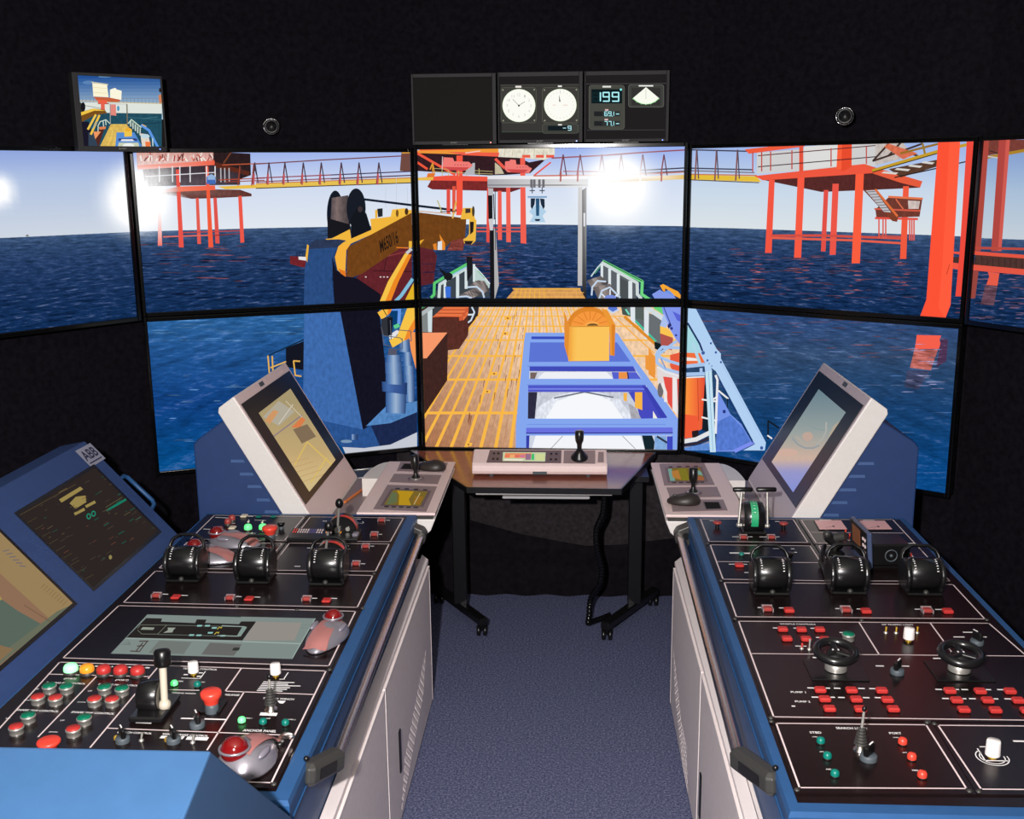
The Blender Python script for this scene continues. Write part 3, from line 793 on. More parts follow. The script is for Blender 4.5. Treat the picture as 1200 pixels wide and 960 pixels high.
for q in ([(300, 145), (380, 150), (392, 180), (520, 185), (555, 215), (530, 240), (480, 264), (350, 252), (288, 226)], [(840, 182), (880, 178), (885, 165), (932, 168), (938, 208), (1030, 214), (1075, 245), (1050, 284), (862, 276), (836, 250)]):
    c.poly(E, q, (240, 124, 118)); y0 = max(p[1] for p in q); xm = [p[0] for p in q]
    c.poly(E, [(min(xm) + 12, y0 - 34), (max(xm) - 30, y0 - 30), (max(xm) - 70, y0), (min(xm) + 60, y0 - 6)], (206, 74, 74))
    for k_ in range(5): c.ell(E, (min(xm) + 110 + k_ * 26, y0 - 52), 5, 4, (150, 60, 60))
c.stroke(E, [(290, 140), (286, 250)], 8, (220, 190, 190))
# stern gantry
c.poly(PX, [(571.3, 206.5), (689, 206.5), (689, 219.5), (571.3, 219.5)], (168, 168, 172)); c.poly(PX, [(571.3, 206), (689, 206), (689, 210), (571.3, 210)], (226, 226, 232)); c.stroke(PX, [(571.3, 217), (689, 217)], 1.2, (120, 120, 126))
for x in (1060, 1085, 1130, 1165): c.poly(E, [(x, 340), (x + 22, 340), (x + 22, 412), (x, 412)], (110, 110, 116))
for x in (1078, 1165): c.stroke(E, [(x - 22, 438), (x + 22, 438)], 9, (60, 70, 84)); c.stroke(E, [(x, 410), (x, 462)], 8, (60, 70, 84))
c.poly(E, [(690, 418), (735, 418), (735, 482), (692, 480)], (186, 186, 190)); c.poly(E, [(688, 480), (728, 480), (730, 690), (694, 690)], (26, 26, 30)); c.stroke(E, [(738, 470), (745, 690)], 10, (70, 74, 80))
c.poly(E, [(694, 688), (738, 684), (732, 790), (706, 790)], (204, 204, 208)); c.poly(PX, [(574, 270), (578.8, 270), (579.5, 352), (574.5, 352)], (24, 24, 28)); c.poly(PX, [(578.8, 268), (581, 268), (584.6, 334), (579.5, 352)], (176, 174, 174))
c.stroke(E, [(752, 440), (755, 960)], 6, (40, 44, 50))
c.poly(PX, [(677.5, 219.5), (682.5, 219.5), (682.2, 335), (677, 335)], (186, 184, 184)); c.poly(PX, [(682, 223), (687.4, 219.5), (687, 352), (682.6, 352)], (28, 28, 32)); c.stroke(PX, [(684.8, 250), (684.8, 265)], 2.2, (220, 222, 228))
# hanging anchor frame
c.stroke(E, [(1040, 494), (1205, 494)], 14, (120, 160, 200)); c.poly(E, [(1050, 622), (1100, 572), (1125, 556), (1152, 572), (1202, 622), (1168, 660), (1196, 716), (1055, 716), (1086, 660)], (176, 208, 232))
c.poly(E, [(1064, 506), (1104, 506), (1098, 560), (1076, 602), (1064, 580)], (30, 44, 64)); c.poly(E, [(1146, 506), (1186, 512), (1188, 580), (1176, 602), (1154, 560)], (30, 44, 64)); c.poly(E, [(1108, 506), (1142, 506), (1138, 660), (1112, 660)], (40, 84, 120)); c.poly(E, [(1098, 688), (1150, 688), (1140, 706), (1108, 706)], (30, 40, 56))
# bridge, centre to right
G = (580, 60, 3.75); cr = T('Ct', 'R1t')
c.poly(G, [(430, 562), (640, 551), (840, 543), (840, 562), (640, 572), (430, 578)], (228, 192, 110)); c.stroke(G, [(170, 548), (430, 545), (640, 541), (840, 530)], 6, (206, 120, 96))
c.stroke(G, [(250, 470), (480, 458), (650, 445), (840, 434)], 6, (150, 82, 92)); c.stroke(G, [(640, 524), (840, 513)], 6, (60, 62, 84)); c.stroke(G, [(640, 536), (840, 527)], 5, (84, 74, 90)); c.stroke(G, [(300, 528), (500, 530)], 5, (180, 110, 120))
for x in (300, 375, 470, 555, 650, 743):
    c.stroke(G, [(x - 14, 545), (x, 455)], 6, (134, 70, 84)); c.stroke(G, [(x + 14, 545), (x, 455)], 5, (100, 66, 84)); c.stroke(G, [(x - 12, 572), (x - 10, 530)], 7, (176, 96, 92))
r = T('R1t')
r.poly(G, [(850, 543), (1150, 550), (1170, 575), (850, 563)], (228, 190, 60)); r.stroke(G, [(850, 541), (1150, 546)], 5, (200, 120, 84)); r.stroke(G, [(850, 565), (1160, 578)], 4, (70, 50, 30))
r.stroke(G, [(850, 433), (1110, 440)], 6, (66, 66, 84)); r.stroke(G, [(850, 514), (1130, 521)], 6, (66, 72, 92)); r.stroke(G, [(850, 525), (1140, 534)], 5, (120, 110, 120))
for x in (887, 974, 1066): r.stroke(G, [(x - 8, 568), (x, 434)], 7, (134, 90, 92)); r.stroke(G, [(x + 8, 560), (x + 1, 434)], 5, (80, 72, 90))
# crane tip
c.poly(E, [(450, 665), (470, 590), (540, 590), (568, 595), (572, 680), (588, 700), (580, 880), (545, 912), (470, 900), (465, 868), (500, 850), (522, 820), (525, 690), (450, 690)], (236, 184, 66)); c.poly(E, [(490, 595), (535, 595), (535, 632), (490, 638)], (60, 52, 50)); c.poly(E, [(530, 712), (565, 712), (560, 800), (532, 826)], (34, 28, 30)); c.ell(E, (560, 620), 12, 46, (70, 60, 40)); c.poly(E, [(480, 880), (560, 880), (540, 912), (490, 908)], (40, 32, 34))
c.stroke(E, [(245, 525), (285, 630)], 10, (190, 180, 120)); c.stroke(E, [(410, 530), (378, 680)], 14, (222, 180, 90)); c.stroke(E, [(270, 625), (400, 620)], 8, (60, 54, 44)); c.stroke(E, [(85, 618), (370, 645)], 6, (200, 130, 50))
c.poly(E, [(70, 885), (130, 865), (90, 915)], (232, 170, 50)); c.poly(E, [(262, 820), (312, 900), (312, 960), (285, 960)], (232, 140, 46)); c.poly(E, [(205, 910), (235, 900), (240, 960), (215, 960)], (226, 130, 40)); c.poly(E, [(248, 888), (285, 880), (285, 960), (245, 960)], (222, 224, 230))
c.poly(E, [(330, 965), (368, 880), (470, 858), (480, 900), (470, 965)], (126, 60, 52), 1)
# ---- stern deck and bulwarks
def wood(x, y):
    return lerp((240, 204, 168), (172, 118, 84), (y - 380) / 230 + (590 - x) / 200)
c.poly(PX, [(604, 338), (679, 338), (690, 356), (588, 356)], (214, 156, 92), 2); c.stroke(PX, [(601, 338.5), (680, 338.5)], 1.6, (236, 176, 70))
Q5 = (480, 290, 7.5)
c.poly(Q5, [(200, 440), (270, 330), (520, 160), (565, 160), (700, 320), (705, 440)], (60, 68, 76)); c.poly(Q5, [(560, 170), (600, 190), (705, 330), (700, 360), (620, 300), (560, 290)], (186, 206, 204))
c.stroke(Q5, [(575, 170), (640, 240), (705, 320)], 9, (230, 238, 240)); c.stroke(Q5, [(600, 205), (660, 270)], 6, (80, 170, 110))
c.stroke(Q5, [(190, 440), (215, 415), (218, 315), (300, 265), (520, 138)], 24, (92, 200, 112)); c.stroke(Q5, [(258, 440), (265, 325), (330, 285), (510, 178)], 26, (200, 214, 214)); c.stroke(Q5, [(360, 250), (510, 165)], 10, (150, 196, 230))
for (x, y0, y1, w) in ((310, 300, 440, 22), (422, 245, 440, 28), (497, 200, 360, 26), (566, 150, 300, 20)): c.stroke(Q5, [(x, y0), (x, y1)], w, (214, 226, 228))
c.poly(Q5, [(312, 345), (362, 345), (360, 440), (318, 440)], (60, 112, 216)); c.poly(Q5, [(500, 80), (552, 84), (552, 230), (505, 300)], (28, 28, 34)); c.poly(Q5, [(250, 170), (340, 240), (360, 280), (330, 300), (270, 200)], (24, 24, 28)); c.ell(Q5, (340, 255), 40, 34, (26, 26, 30))
def roller(m_, o, bodies, rims):
    for q in bodies: m_.shade(o, *q, [(92, 84, 84), (158, 146, 142), (120, 110, 108), (70, 66, 68)], 2)
    for s_ in rims: m_.stroke(o, s_, 15, (196, 212, 232))
roller(c, Q5, [[(530, 330), (600, 288), (690, 340), (650, 420)], [(600, 288), (660, 296), (705, 380), (640, 400)]], [[(505, 350), (590, 345), (640, 390), (655, 440)]])
roller(c, Q5, [[(430, 420), (560, 362), (640, 400), (560, 445)]], [[(425, 435), (500, 430), (545, 445)]])
for x in (545, 570, 595, 620): c.stroke(Q5, [(x - 40, 380 + (x - 545) * .1), (x - 10, 425)], 4, (60, 54, 54))
S6 = (680, 290, 7.5)
c.poly(S6, [(185, 130), (490, 320), (495, 460), (340, 460), (200, 280)], (92, 98, 104)); c.poly(S6, [(345, 265), (420, 300), (420, 450), (345, 450)], (76, 82, 84))
c.stroke(S6, [(95, 255), (150, 180), (190, 135)], 12, (196, 214, 216)); c.stroke(S6, [(130, 230), (190, 150)], 6, (80, 170, 120))
c.stroke(S6, [(200, 122), (545, 300), (540, 412), (605, 455)], 26, (112, 214, 130)); c.stroke(S6, [(190, 135), (500, 312), (502, 412), (535, 450)], 28, (206, 216, 216)); c.stroke(S6, [(205, 120), (545, 296)], 7, (40, 60, 50))
for (x, y0, y1, w) in ((190, 150, 285, 22), (258, 190, 340, 24), (334, 236, 430, 26), (440, 300, 455, 34)): c.stroke(S6, [(x, y0), (x, y1)], w, (222, 230, 234))
roller(c, S6, [[(60, 290), (180, 250), (250, 310), (110, 380)], [(110, 350), (260, 320), (345, 420), (160, 460)]], [[(100, 420), (105, 350), (150, 295), (225, 300)], [(165, 455), (190, 380), (260, 350), (350, 440)]])
for s_ in ([(190, 410), (225, 445)], [(262, 370), (262, 440)], [(335, 405), (300, 440)]): c.stroke(S6, s_, 12, (226, 234, 244))
c.ell(S6, (265, 440), 50, 22, (120, 140, 220))
c.poly(S6, [(630, 412), (700, 370), (720, 385), (820, 420), (850, 460), (660, 460)], (130, 152, 232)); c.poly(S6, [(740, 390), (800, 360), (840, 430), (760, 400)], (110, 150, 226)); c.poly(S6, [(700, 335), (730, 322), (790, 355), (860, 388), (882, 420), (880, 450), (830, 425), (790, 385), (745, 360), (745, 392), (725, 380)], (246, 168, 52))
# ---- lower centre: deck, frame, winch
b = T('Cb')
for p in b.p:
    p.k += 1
    for i in range(16):
        for j in range(12):
            x0 = 490 + i * 20; y0 = 356 + j * 14.5
            p.poly([(x0, y0), (x0 + 20, y0), (x0 + 20, y0 + 14.5), (x0, y0 + 14.5)], wood, 2, False)
VPX, VPY = 631.6, 260.8
cb_ = T('Ct', 'Cb')
for k_ in range(-8, 18):
    xb = 512 + 17.3 * k_
    def at_y(y): return VPX + (xb - VPX) * (y - VPY) / (522.7 - VPY)
    if k_ % 1 == 0:
        # darker seams between planks
        xm = xb + 8.6
        xs_ = [VPX + (xm - VPX) * (y - VPY) / (522.7 - VPY) for y in (357, 525)]
        b.poly(PX, [(xs_[0] - .12, 357), (xs_[0] + .12, 357), (xs_[1] + .3, 525), (xs_[1] - .3, 525)], (184, 124, 92))
        if 1 < k_ < 9: c.poly(PX, [(at_y(339) - .5, 339), (at_y(339) + .5, 339), (at_y(355) + .6, 355), (at_y(355) - .6, 355)], (240, 180, 70))
    b.poly(PX, [(at_y(357) - .8, 357), (at_y(357) + .8, 357), (at_y(525) + 2.1, 525), (at_y(525) - 2.1, 525)], (248, 184, 72))
for y, w in ((363, .9), (370.7, 1.2), (382.4, 1.5), (398.7, 1.8), (417.3, 2.2), (445, 2.6), (484, 3.2)): b.stroke(PX, [(498, y), (800, y)], w, (248, 184, 72))
for y in (343, 348): c.stroke(PX, [(600, y), (684, y)], .8, (240, 180, 80))
Rn = random.Random(9)
for i in range(26):
    y = Rn.uniform(365, 500); f_ = (y - VPY) / (522.7 - VPY); x = VPX + Rn.uniform(-100, -30) * f_
    b.poly(PX, [(x, y), (x + 1.4 * f_, y), (x - 1 * f_, y + 14 * f_), (x - 1.6 * f_, y + 12 * f_)], (140, 84, 58))
for (x, y) in ((595, 373), (592, 391), (579, 438), (571, 459), (549, 521)): b.poly(PX, [(x - 3.5, y - 2), (x + 4.5, y - 2), (x + 3.5, y + 2), (x - 4.5, y + 2)], (250, 186, 74)); b.ell(PX, (x, y), 1.2, .8, (120, 70, 40))
# cargo at the left of the deck
b.poly(PX, [(492, 356), (562, 356), (557, 374), (549, 384), (548, 394), (538, 409), (525, 410.5), (524, 446), (492, 494)], (64, 38, 34), 2)
b.poly(Q5, [(90, 590), (160, 560), (160, 745), (90, 745)], (128, 134, 134)); b.poly(Q5, [(195, 520), (300, 520), (200, 620), (195, 745)], (60, 62, 66)); b.poly(Q5, [(158, 560), (200, 535), (196, 745), (162, 745)], (206, 220, 224)); b.stroke(Q5, [(90, 595), (205, 518)], 34, (176, 184, 186)); b.poly(Q5, [(90, 515), (160, 515), (100, 545)], (60, 130, 90))
b.poly(Q5, [(200, 625), (430, 618), (525, 590), (515, 770), (430, 890), (330, 895), (335, 745), (200, 745)], (88, 46, 38), 2)
b.poly(Q5, [(198, 615), (300, 525), (515, 512), (535, 560), (475, 640), (440, 610)], (232, 118, 70)); 
for k_ in range(3): b.stroke(Q5, [(215 + k_ * 28, 608 - k_ * 30), (445 + k_ * 22, 612 - k_ * 32)], 7, (170, 66, 40))
for k_ in range(3): b.poly(Q5, [(435 + k_ * 26, 610 - k_ * 36), (472 + k_ * 26, 600 - k_ * 36), (470 + k_ * 26, 640 - k_ * 36), (435 + k_ * 26, 645 - k_ * 36)], (206, 92, 56))
b.poly(Q5, [(90, 750), (332, 748), (150, 975), (90, 975)], (246, 152, 106))
b.poly(Q5, [(510, 640), (520, 520), (610, 515), (600, 600), (530, 660)], (46, 42, 46)); b.stroke(Q5, [(545, 520), (570, 570), (540, 640), (515, 660)], 14, (206, 220, 236)); b.stroke(Q5, [(515, 592), (560, 590)], 14, (220, 230, 240))
# right bulwark, lower part
b.poly(S6, [(360, 520), (440, 520), (450, 610), (370, 590)], (70, 84, 80)); b.poly(S6, [(400, 515), (730, 620), (705, 870), (640, 820), (480, 655), (440, 610)], (98, 104, 108)); b.poly(S6, [(480, 515), (560, 515), (560, 640), (480, 620)], (88, 96, 94)); b.poly(S6, [(610, 580), (722, 650), (700, 850), (610, 780)], (104, 110, 114))
b.stroke(S6, [(400, 545), (430, 590)], 14, (120, 220, 190)); b.stroke(S6, [(480, 640), (665, 825)], 16, (70, 196, 160))
b.poly(S6, [(640, 515), (720, 515), (728, 590), (650, 540)], (104, 210, 124)); b.stroke(S6, [(580, 525), (725, 625)], 42, (210, 220, 224))
b.poly(S6, [(440, 520), (482, 520), (482, 690), (444, 690)], (224, 230, 236)); b.poly(S6, [(560, 540), (604, 560), (600, 812), (562, 805)], (222, 228, 234))
b.stroke(S6, [(300, 610), (650, 930)], 10, (246, 170, 60)); b.stroke(S6, [(390, 610), (660, 850)], 26, (222, 140, 40)); b.ell(S6, (285, 540), 42, 26, (90, 120, 210)); b.stroke(S6, [(240, 545), (285, 575), (340, 545)], 14, (200, 214, 236)); b.poly(S6, [(650, 830), (720, 850), (740, 930), (655, 890)], (20, 30, 30))
# light blue frame with the winch
H = (600, 340, 5.055)
LB = (132, 166, 238)
b.poly(H, [(80, 252), (625, 255), (742, 430), (985, 765), (978, 960), (22, 960), (24, 800), (72, 300)], LB)
b.poly(H, [(115, 275), (330, 275), (330, 291), (115, 291)], (56, 76, 188)); b.poly(H, [(108, 310), (622, 310), (702, 424), (100, 426)], (92, 116, 212))
b.poly(H, [(104, 450), (718, 450), (768, 526), (102, 526)], (206, 210, 222), 2); b.poly(H, [(104, 450), (718, 450), (736, 484), (104, 480)], (64, 74, 184)); b.poly(H, [(190, 486), (560, 484), (600, 526), (150, 526)], (238, 240, 246)); b.poly(H, [(108, 488), (150, 488), (135, 526), (108, 526)], (120, 100, 96), 2); b.poly(H, [(590, 486), (735, 486), (765, 526), (600, 526)], (84, 96, 206)); b.poly(H, [(632, 486), (684, 486), (684, 526), (632, 526)], (236, 146, 70)); b.stroke(H, [(684, 486), (690, 526)], 7, (40, 44, 90))
b.poly(H, [(96, 562), (792, 562), (918, 758), (94, 762)], (200, 204, 216), 2); b.poly(H, [(140, 762), (150, 700), (250, 630), (360, 604), (520, 604), (640, 650), (720, 762)], (226, 230, 240), 2); b.poly(H, [(200, 762), (260, 660), (400, 610), (480, 610), (590, 660), (660, 762)], (246, 248, 252)); b.stroke(H, [(250, 640), (430, 604), (600, 636)], 9, (110, 116, 130))
b.poly(H, [(96, 605), (150, 605), (135, 762), (94, 762)], (46, 44, 66), 2); b.poly(H, [(690, 605), (792, 600), (918, 758), (760, 762), (740, 690)], (70, 74, 190)); b.poly(H, [(728, 605), (772, 605), (772, 712), (728, 695)], (246, 180, 72)); b.poly(H, [(835, 715), (862, 760), (835, 760)], (240, 236, 226)); b.poly(H, [(660, 610), (682, 610), (680, 660), (662, 655)], (246, 180, 72)); b.poly(H, [(690, 670), (735, 700), (765, 762), (705, 762)], (170, 168, 176), 2)
b.poly(H, [(96, 562), (792, 562), (800, 604), (96, 604)], (78, 88, 200)); b.stroke(H, [(100, 586), (790, 586)], 9, (120, 132, 232))
b.poly(H, [(768, 560), (800, 575), (920, 755), (880, 757)], (60, 66, 178))
b.poly(H, [(84, 816), (952, 814), (952, 850), (84, 852)], (104, 112, 222)); b.stroke(H, [(84, 848), (952, 846)], 6, (44, 50, 140))
b.poly(H, [(84, 862), (945, 862), (945, 960), (84, 960)], (206, 212, 226)); b.poly(H, [(140, 862), (760, 862), (795, 960), (110, 960)], (242, 244, 250)); b.stroke(H, [(300, 865), (230, 940)], 4, (150, 150, 160)); b.stroke(H, [(655, 865), (730, 940)], 4, (150, 150, 160)); b.poly(H, [(770, 862), (830, 862), (845, 900), (840, 960), (790, 960)], (22, 38, 46)); b.poly(H, [(845, 865), (915, 865), (918, 960), (845, 960)], (130, 170, 220), 2); b.stroke(H, [(860, 868), (920, 905)], 12, (46, 50, 70)); b.poly(H, [(84, 862), (104, 862), (100, 960), (84, 960)], (52, 62, 168)); b.poly(H, [(918, 866), (952, 866), (952, 960), (918, 960)], (60, 72, 190))
for y in (437, 548, 782): b.stroke(H, [(90, y + 14), (720 + (y - 437) * .55, y + 14)], 4, (110, 140, 226))
b.ell(H, (455, 215), 128, 116, (222, 134, 44), a0=180, a1=360); b.ell(H, (462, 218), 112, 92, (246, 152, 62), a0=180, a1=360)
for a_ in (20, 45, 70, 90, 110, 135, 160): b.stroke(H, [(462 + 45 * math.cos(math.radians(a_)), 215 - 40 * math.sin(math.radians(a_))), (462 + 108 * math.cos(math.radians(a_)), 215 - 88 * math.sin(math.radians(a_)))], 3, (206, 110, 40))
b.ell(H, (475, 212), 44, 26, (250, 170, 80), a0=180, a1=360); b.ell(H, (478, 212), 34, 14, (110, 80, 40), a0=180, a1=360)
b.poly(H, [(310, 125), (340, 215), (336, 420), (310, 330)], (228, 142, 52)); b.poly(H, [(340, 213), (576, 210), (576, 420), (334, 422)], (252, 196, 92)); b.shade(H, (340, 222), (390, 222), (385, 420), (336, 420), [(240, 160, 60), (248, 186, 82), (252, 198, 94)]); b.stroke(H, [(340, 217), (576, 214)], 5, (206, 126, 40))
b.poly(H, [(530, 108), (566, 120), (612, 205), (608, 390), (580, 386), (576, 215)], (236, 152, 54)); b.poly(H, [(590, 205), (612, 205), (608, 390), (592, 388)], (220, 130, 40))
# crane foot and rescue capsule at the right
b.poly(H, [(790, 385), (850, 395), (850, 502), (790, 466)], (238, 152, 62)); b.ell(H, (828, 396), 16, 6, (110, 70, 30))
b.poly(S6, [(715, 515), (900, 515), (900, 880), (835, 800), (735, 625)], (130, 150, 236)); b.poly(S6, [(735, 580), (772, 665), (745, 725), (700, 690)], (172, 192, 238)); b.stroke(S6, [(735, 530), (800, 690)], 7, (40, 50, 120)); b.ell(S6, (802, 712), 13, 13, (50, 60, 140)); b.ell(S6, (842, 772), 10, 10, (50, 60, 140)); b.poly(S6, [(810, 560), (890, 600), (890, 660), (850, 640)], (90, 100, 214)); b.poly(S6, [(765, 690), (790, 655), (800, 690), (775, 715)], (36, 44, 110))
b.poly(S6, [(702, 690), (770, 712), (816, 772), (812, 800), (702, 756)], (250, 196, 82)); b.poly(S6, [(702, 755), (816, 795), (806, 905), (710, 870)], (176, 84, 78))
br = T('Cb', 'R1b')
I7 = (760, 400, 7.5)
b.poly(I7, [(190, 120), (285, 95), (300, 420), (190, 220)], (232, 92, 62)); b.poly(I7, [(75, 230), (290, 300), (290, 690), (170, 540), (80, 370)], (226, 216, 216)); b.poly(I7, [(128, 310), (210, 320), (210, 600), (170, 540), (150, 420)], (228, 80, 70)); b.poly(I7, [(250, 330), (300, 330), (300, 700), (262, 660)], (206, 64, 66)); b.poly(I7, [(210, 310), (250, 320), (245, 650), (210, 590)], (236, 232, 232)); b.ell(I7, (105, 430), 26, 64, (110, 106, 110)); b.stroke(I7, [(120, 370), (150, 450), (150, 530)], 26, (236, 232, 230)); b.poly(I7, [(0, 60), (50, 130), (60, 330), (0, 290)], (236, 150, 62))
RG = (166, 196, 236)
b.stroke(I7, [(300, 60), (120, 50), (75, 100), (100, 140), (180, 175), (300, 210)], 26, RG); b.stroke(I7, [(245, 0), (95, 110)], 24, RG); b.stroke(I7, [(70, 110), (75, 190), (150, 245), (300, 285)], 26, RG); b.stroke(I7, [(110, 150), (150, 240)], 10, (120, 150, 210)); b.stroke(I7, [(80, 225), (150, 270), (300, 315)], 14, (230, 232, 238))
r2 = T('R1b')
r2.streaks(820, 372, 1100, 420, 50, (116, 74, 84), L=(8, 34), w=(.7, 1.8), seed=21); r2.streaks(812, 368, 1118, 470, 56, (84, 108, 150), L=(8, 30), w=(.7, 2.2), seed=22); r2.streaks(900, 440, 1110, 560, 22, (70, 104, 156), L=(10, 30), w=(1, 2.4), seed=23)
J9 = (1040, 380, 4.3636)
r2.poly(J9, [(150, 55), (275, 58), (266, 80), (272, 100), (262, 126), (140, 128)], (244, 96, 76)); r2.poly(J9, [(138, 130), (258, 130), (240, 180), (222, 236), (115, 222)], (176, 96, 88), 1); r2.poly(J9, [(100, 235), (215, 240), (160, 335), (88, 322)], (60, 66, 96), 1); r2.poly(J9, [(275, 70), (310, 80), (300, 190), (250, 220)], (74, 50, 80), 1)
r2.streaks(1062, 400, 1106, 460, 22, (150, 150, 190), L=(8, 20), w=(.8, 1.8), seed=24)
r2.poly(S6, [(925, 640), (1085, 880), (1080, 960), (920, 960)], (166, 216, 226))
r2.poly(I7, [(310, 100), (470, 105), (495, 205), (310, 215)], (238, 112, 62)); r2.poly(I7, [(330, 140), (420, 150), (432, 172), (330, 172)], (236, 232, 230))
r2.shade(I7, (310, 325), (495, 320), (492, 760), (310, 852), [(252, 156, 64), (248, 132, 60), (240, 104, 58), (226, 80, 56)]); r2.poly(I7, [(310, 640), (440, 660), (440, 838), (310, 856)], (240, 92, 56)); r2.stroke(I7, [(432, 330), (440, 700)], 6, (190, 66, 40)); r2.poly(I7, [(492, 380), (528, 400), (530, 800), (470, 780)], (22, 32, 42)); r2.poly(I7, [(380, 790), (440, 780), (440, 840), (385, 850)], (40, 30, 34), 2)
r2.stroke(I7, [(310, 880), (420, 862), (535, 805)], 38, (228, 228, 228)); r2.stroke(I7, [(310, 912), (420, 900), (540, 850)], 22, (50, 42, 54)); r2.stroke(I7, [(310, 935), (430, 925), (545, 880)], 14, (150, 146, 160))
r2.poly(I7, [(310, 940), (540, 890), (600, 960), (310, 960)], (96, 140, 212), 2)
r2.poly(I7, [(612, 440), (720, 640), (832, 742), (915, 890), (780, 970), (590, 970), (596, 830)], (116, 146, 230)); r2.poly(I7, [(600, 710), (720, 652), (830, 765), (902, 890), (770, 955), (592, 965)], (86, 122, 208), 2); r2.stroke(I7, [(760, 965), (918, 890)], 32, (124, 142, 238)); r2.ell(I7, (665, 618), 14, 16, (40, 56, 130))
r2.poly(PX, [(806, 358), (813.5, 358), (835, 400), (818, 400), (806, 378)], (176, 208, 242)); r2.poly(I7, [(435, -5), (558, -5), (600, 70), (636, 108), (636, 152), (1032, 890), (1022, 960), (830, 960), (935, 905), (590, 262), (500, 195), (455, 112)], (178, 208, 242)); r2.stroke(PX, [(806, 379), (820, 403), (823, 411)], 2.2, (26, 50, 96)); r2.stroke(I7, [(640, 190), (1000, 860)], 4, (150, 186, 230))
r2.stroke(I7, [(600, 300), (830, 745), (915, 890)], 8, (24, 50, 112))
for (x, y, q) in ((480, 102, 15), (592, 98, 10), (548, 18, 9), (518, 168, 9), (636, 184, 9), (994, 938, 14)): r2.ell(I7, (x, y), q, q * 1.1, (62, 92, 160))
for (x, y) in ((515, 205), (533, 197), (524, 225), (510, 245), (545, 232), (556, 218)): r2.ell(I7, (x, y), 5, 6, (70, 100, 160))
r2.stroke(I7, [(310, 222), (490, 204)], 32, RG); r2.stroke(I7, [(310, 292), (490, 286)], 32, RG); r2.stroke(I7, [(310, 320), (490, 312)], 12, (232, 234, 240)); r2.stroke(I7, [(390, 20), (450, 190)], 26, (176, 214, 232)); r2.stroke(I7, [(462, 240), (462, 280)], 26, RG)
r2.stroke(I7, [(590, 300), (606, 340), (598, 560), (590, 810)], 20, (232, 232, 236))
for s_ in ([(470, 512), (600, 530)], [(468, 668), (600, 700)], [(570, 510), (600, 490)], [(615, 435), (700, 505)]): r2.stroke(I7, s_, 15, (236, 236, 238))
r2.stroke(I7, [(695, 505), (692, 580)], 8, (24, 30, 40))
r2.poly(I7, [(497, 262), (556, 262), (592, 975), (540, 975)], (196, 226, 242)); r2.stroke(I7, [(528, 270), (566, 960)], 5, (130, 170, 210)); r2.poly(I7, [(488, 190), (540, 205), (560, 262), (498, 268)], (178, 208, 242))
r2.stroke(I7, [(1050, 860), (1052, 700), (1145, 762)], 14, (20, 26, 32)); r2.stroke(I7, [(1046, 828), (1085, 856)], 13, (234, 234, 236)); r2.ell(I7, (1180, 980), 60, 12, (230, 170, 60))
# ---- upper right: platform
J = (860, 140, 3.529)
r.streaks(860, 292, 1075, 350, 90, (104, 68, 84), L=(8, 30), w=(.7, 2), seed=31); r.streaks(812, 300, 1085, 362, 70, (14, 30, 64), L=(10, 36), w=(.9, 2.6), seed=32)
for (x, y) in ((890, 322), (942, 318), (1001, 332), (1056, 318)): r.streaks(x - 8, y - 16, x + 8, y + 16, 10, (160, 84, 84), L=(5, 12), w=(.8, 1.8), seed=x)
r.poly(J, [(95, 138), (590, 96), (590, 192), (95, 224)], (206, 206, 206)); r.poly(J, [(290, 112), (430, 102), (430, 192), (290, 210)], (220, 220, 218)); r.poly(J, [(45, 124), (292, 96), (292, 112), (62, 142)], (238, 92, 60)); r.poly(J, [(585, 96), (700, 96), (740, 150), (585, 190)], (196, 186, 180), 2)
for s_ in ([(575, 172), (640, 150), (780, 100)], [(575, 172), (640, 100)], [(640, 150), (690, 96)], [(690, 130), (760, 150)]): r.stroke(J, s_, 8, (64, 46, 42))
r.poly(J, [(640, 100), (760, 140), (700, 165), (620, 112)], (214, 110, 80), 2)
r.poly(J, [(120, 250), (575, 220), (772, 282), (650, 288), (362, 300)], (86, 42, 40), 2)
for q, cc in (([(145, 250), (169, 250), (156, 552), (129, 552)], (242, 86, 66)), ([(264, 236), (292, 236), (278, 572), (249, 572)], (246, 90, 66)), ([(372, 292), (391, 292), (379, 546), (360, 546)], (226, 80, 70)), ([(408, 266), (434, 266), (421, 560), (396, 560)], (236, 86, 72)), ([(700, 276), (724, 276), (713, 577), (687, 577)], (240, 90, 62))):
    r.poly(J, q, cc)
r.stroke(J, [(155, 481), (360, 480), (690, 492)], 10, (210, 80, 66)); r.stroke(J, [(160, 490), (490, 500), (690, 512)], 9, (228, 96, 74)); 
r.poly(J, [(504, 220), (538, 220), (521, 595), (487, 595)], (250, 94, 62))
r.poly(J, [(85, 234), (290, 212), (540, 184), (576, 200), (576, 222), (120, 252)], (238, 88, 64)); r.poly(J, [(540, 184), (576, 196), (780, 256), (770, 282), (690, 262), (576, 224)], (228, 92, 62))
r.poly(J, [(430, 96), (488, 96), (487, 195), (455, 214), (424, 205)], (232, 76, 46)); r.poly(J, [(430, 96), (448, 96), (444, 208), (424, 205)], (250, 96, 60)); r.poly(J, [(270, 108), (287, 106), (287, 214), (270, 214)], (226, 84, 62))
r.stroke(J, [(100, 150), (585, 108)], 4, (90, 40, 40)); r.stroke(J, [(100, 196), (590, 154)], 4, (60, 34, 40))
for x in (78, 115, 152, 240, 402, 548): r.stroke(J, [(x, 140 - x * .05), (x, 222 - x * .07)], 5, (190, 74, 70))
r.poly(J, [(640, 205), (850, 165), (850, 192), (690, 240)], (88, 60, 46), 2)
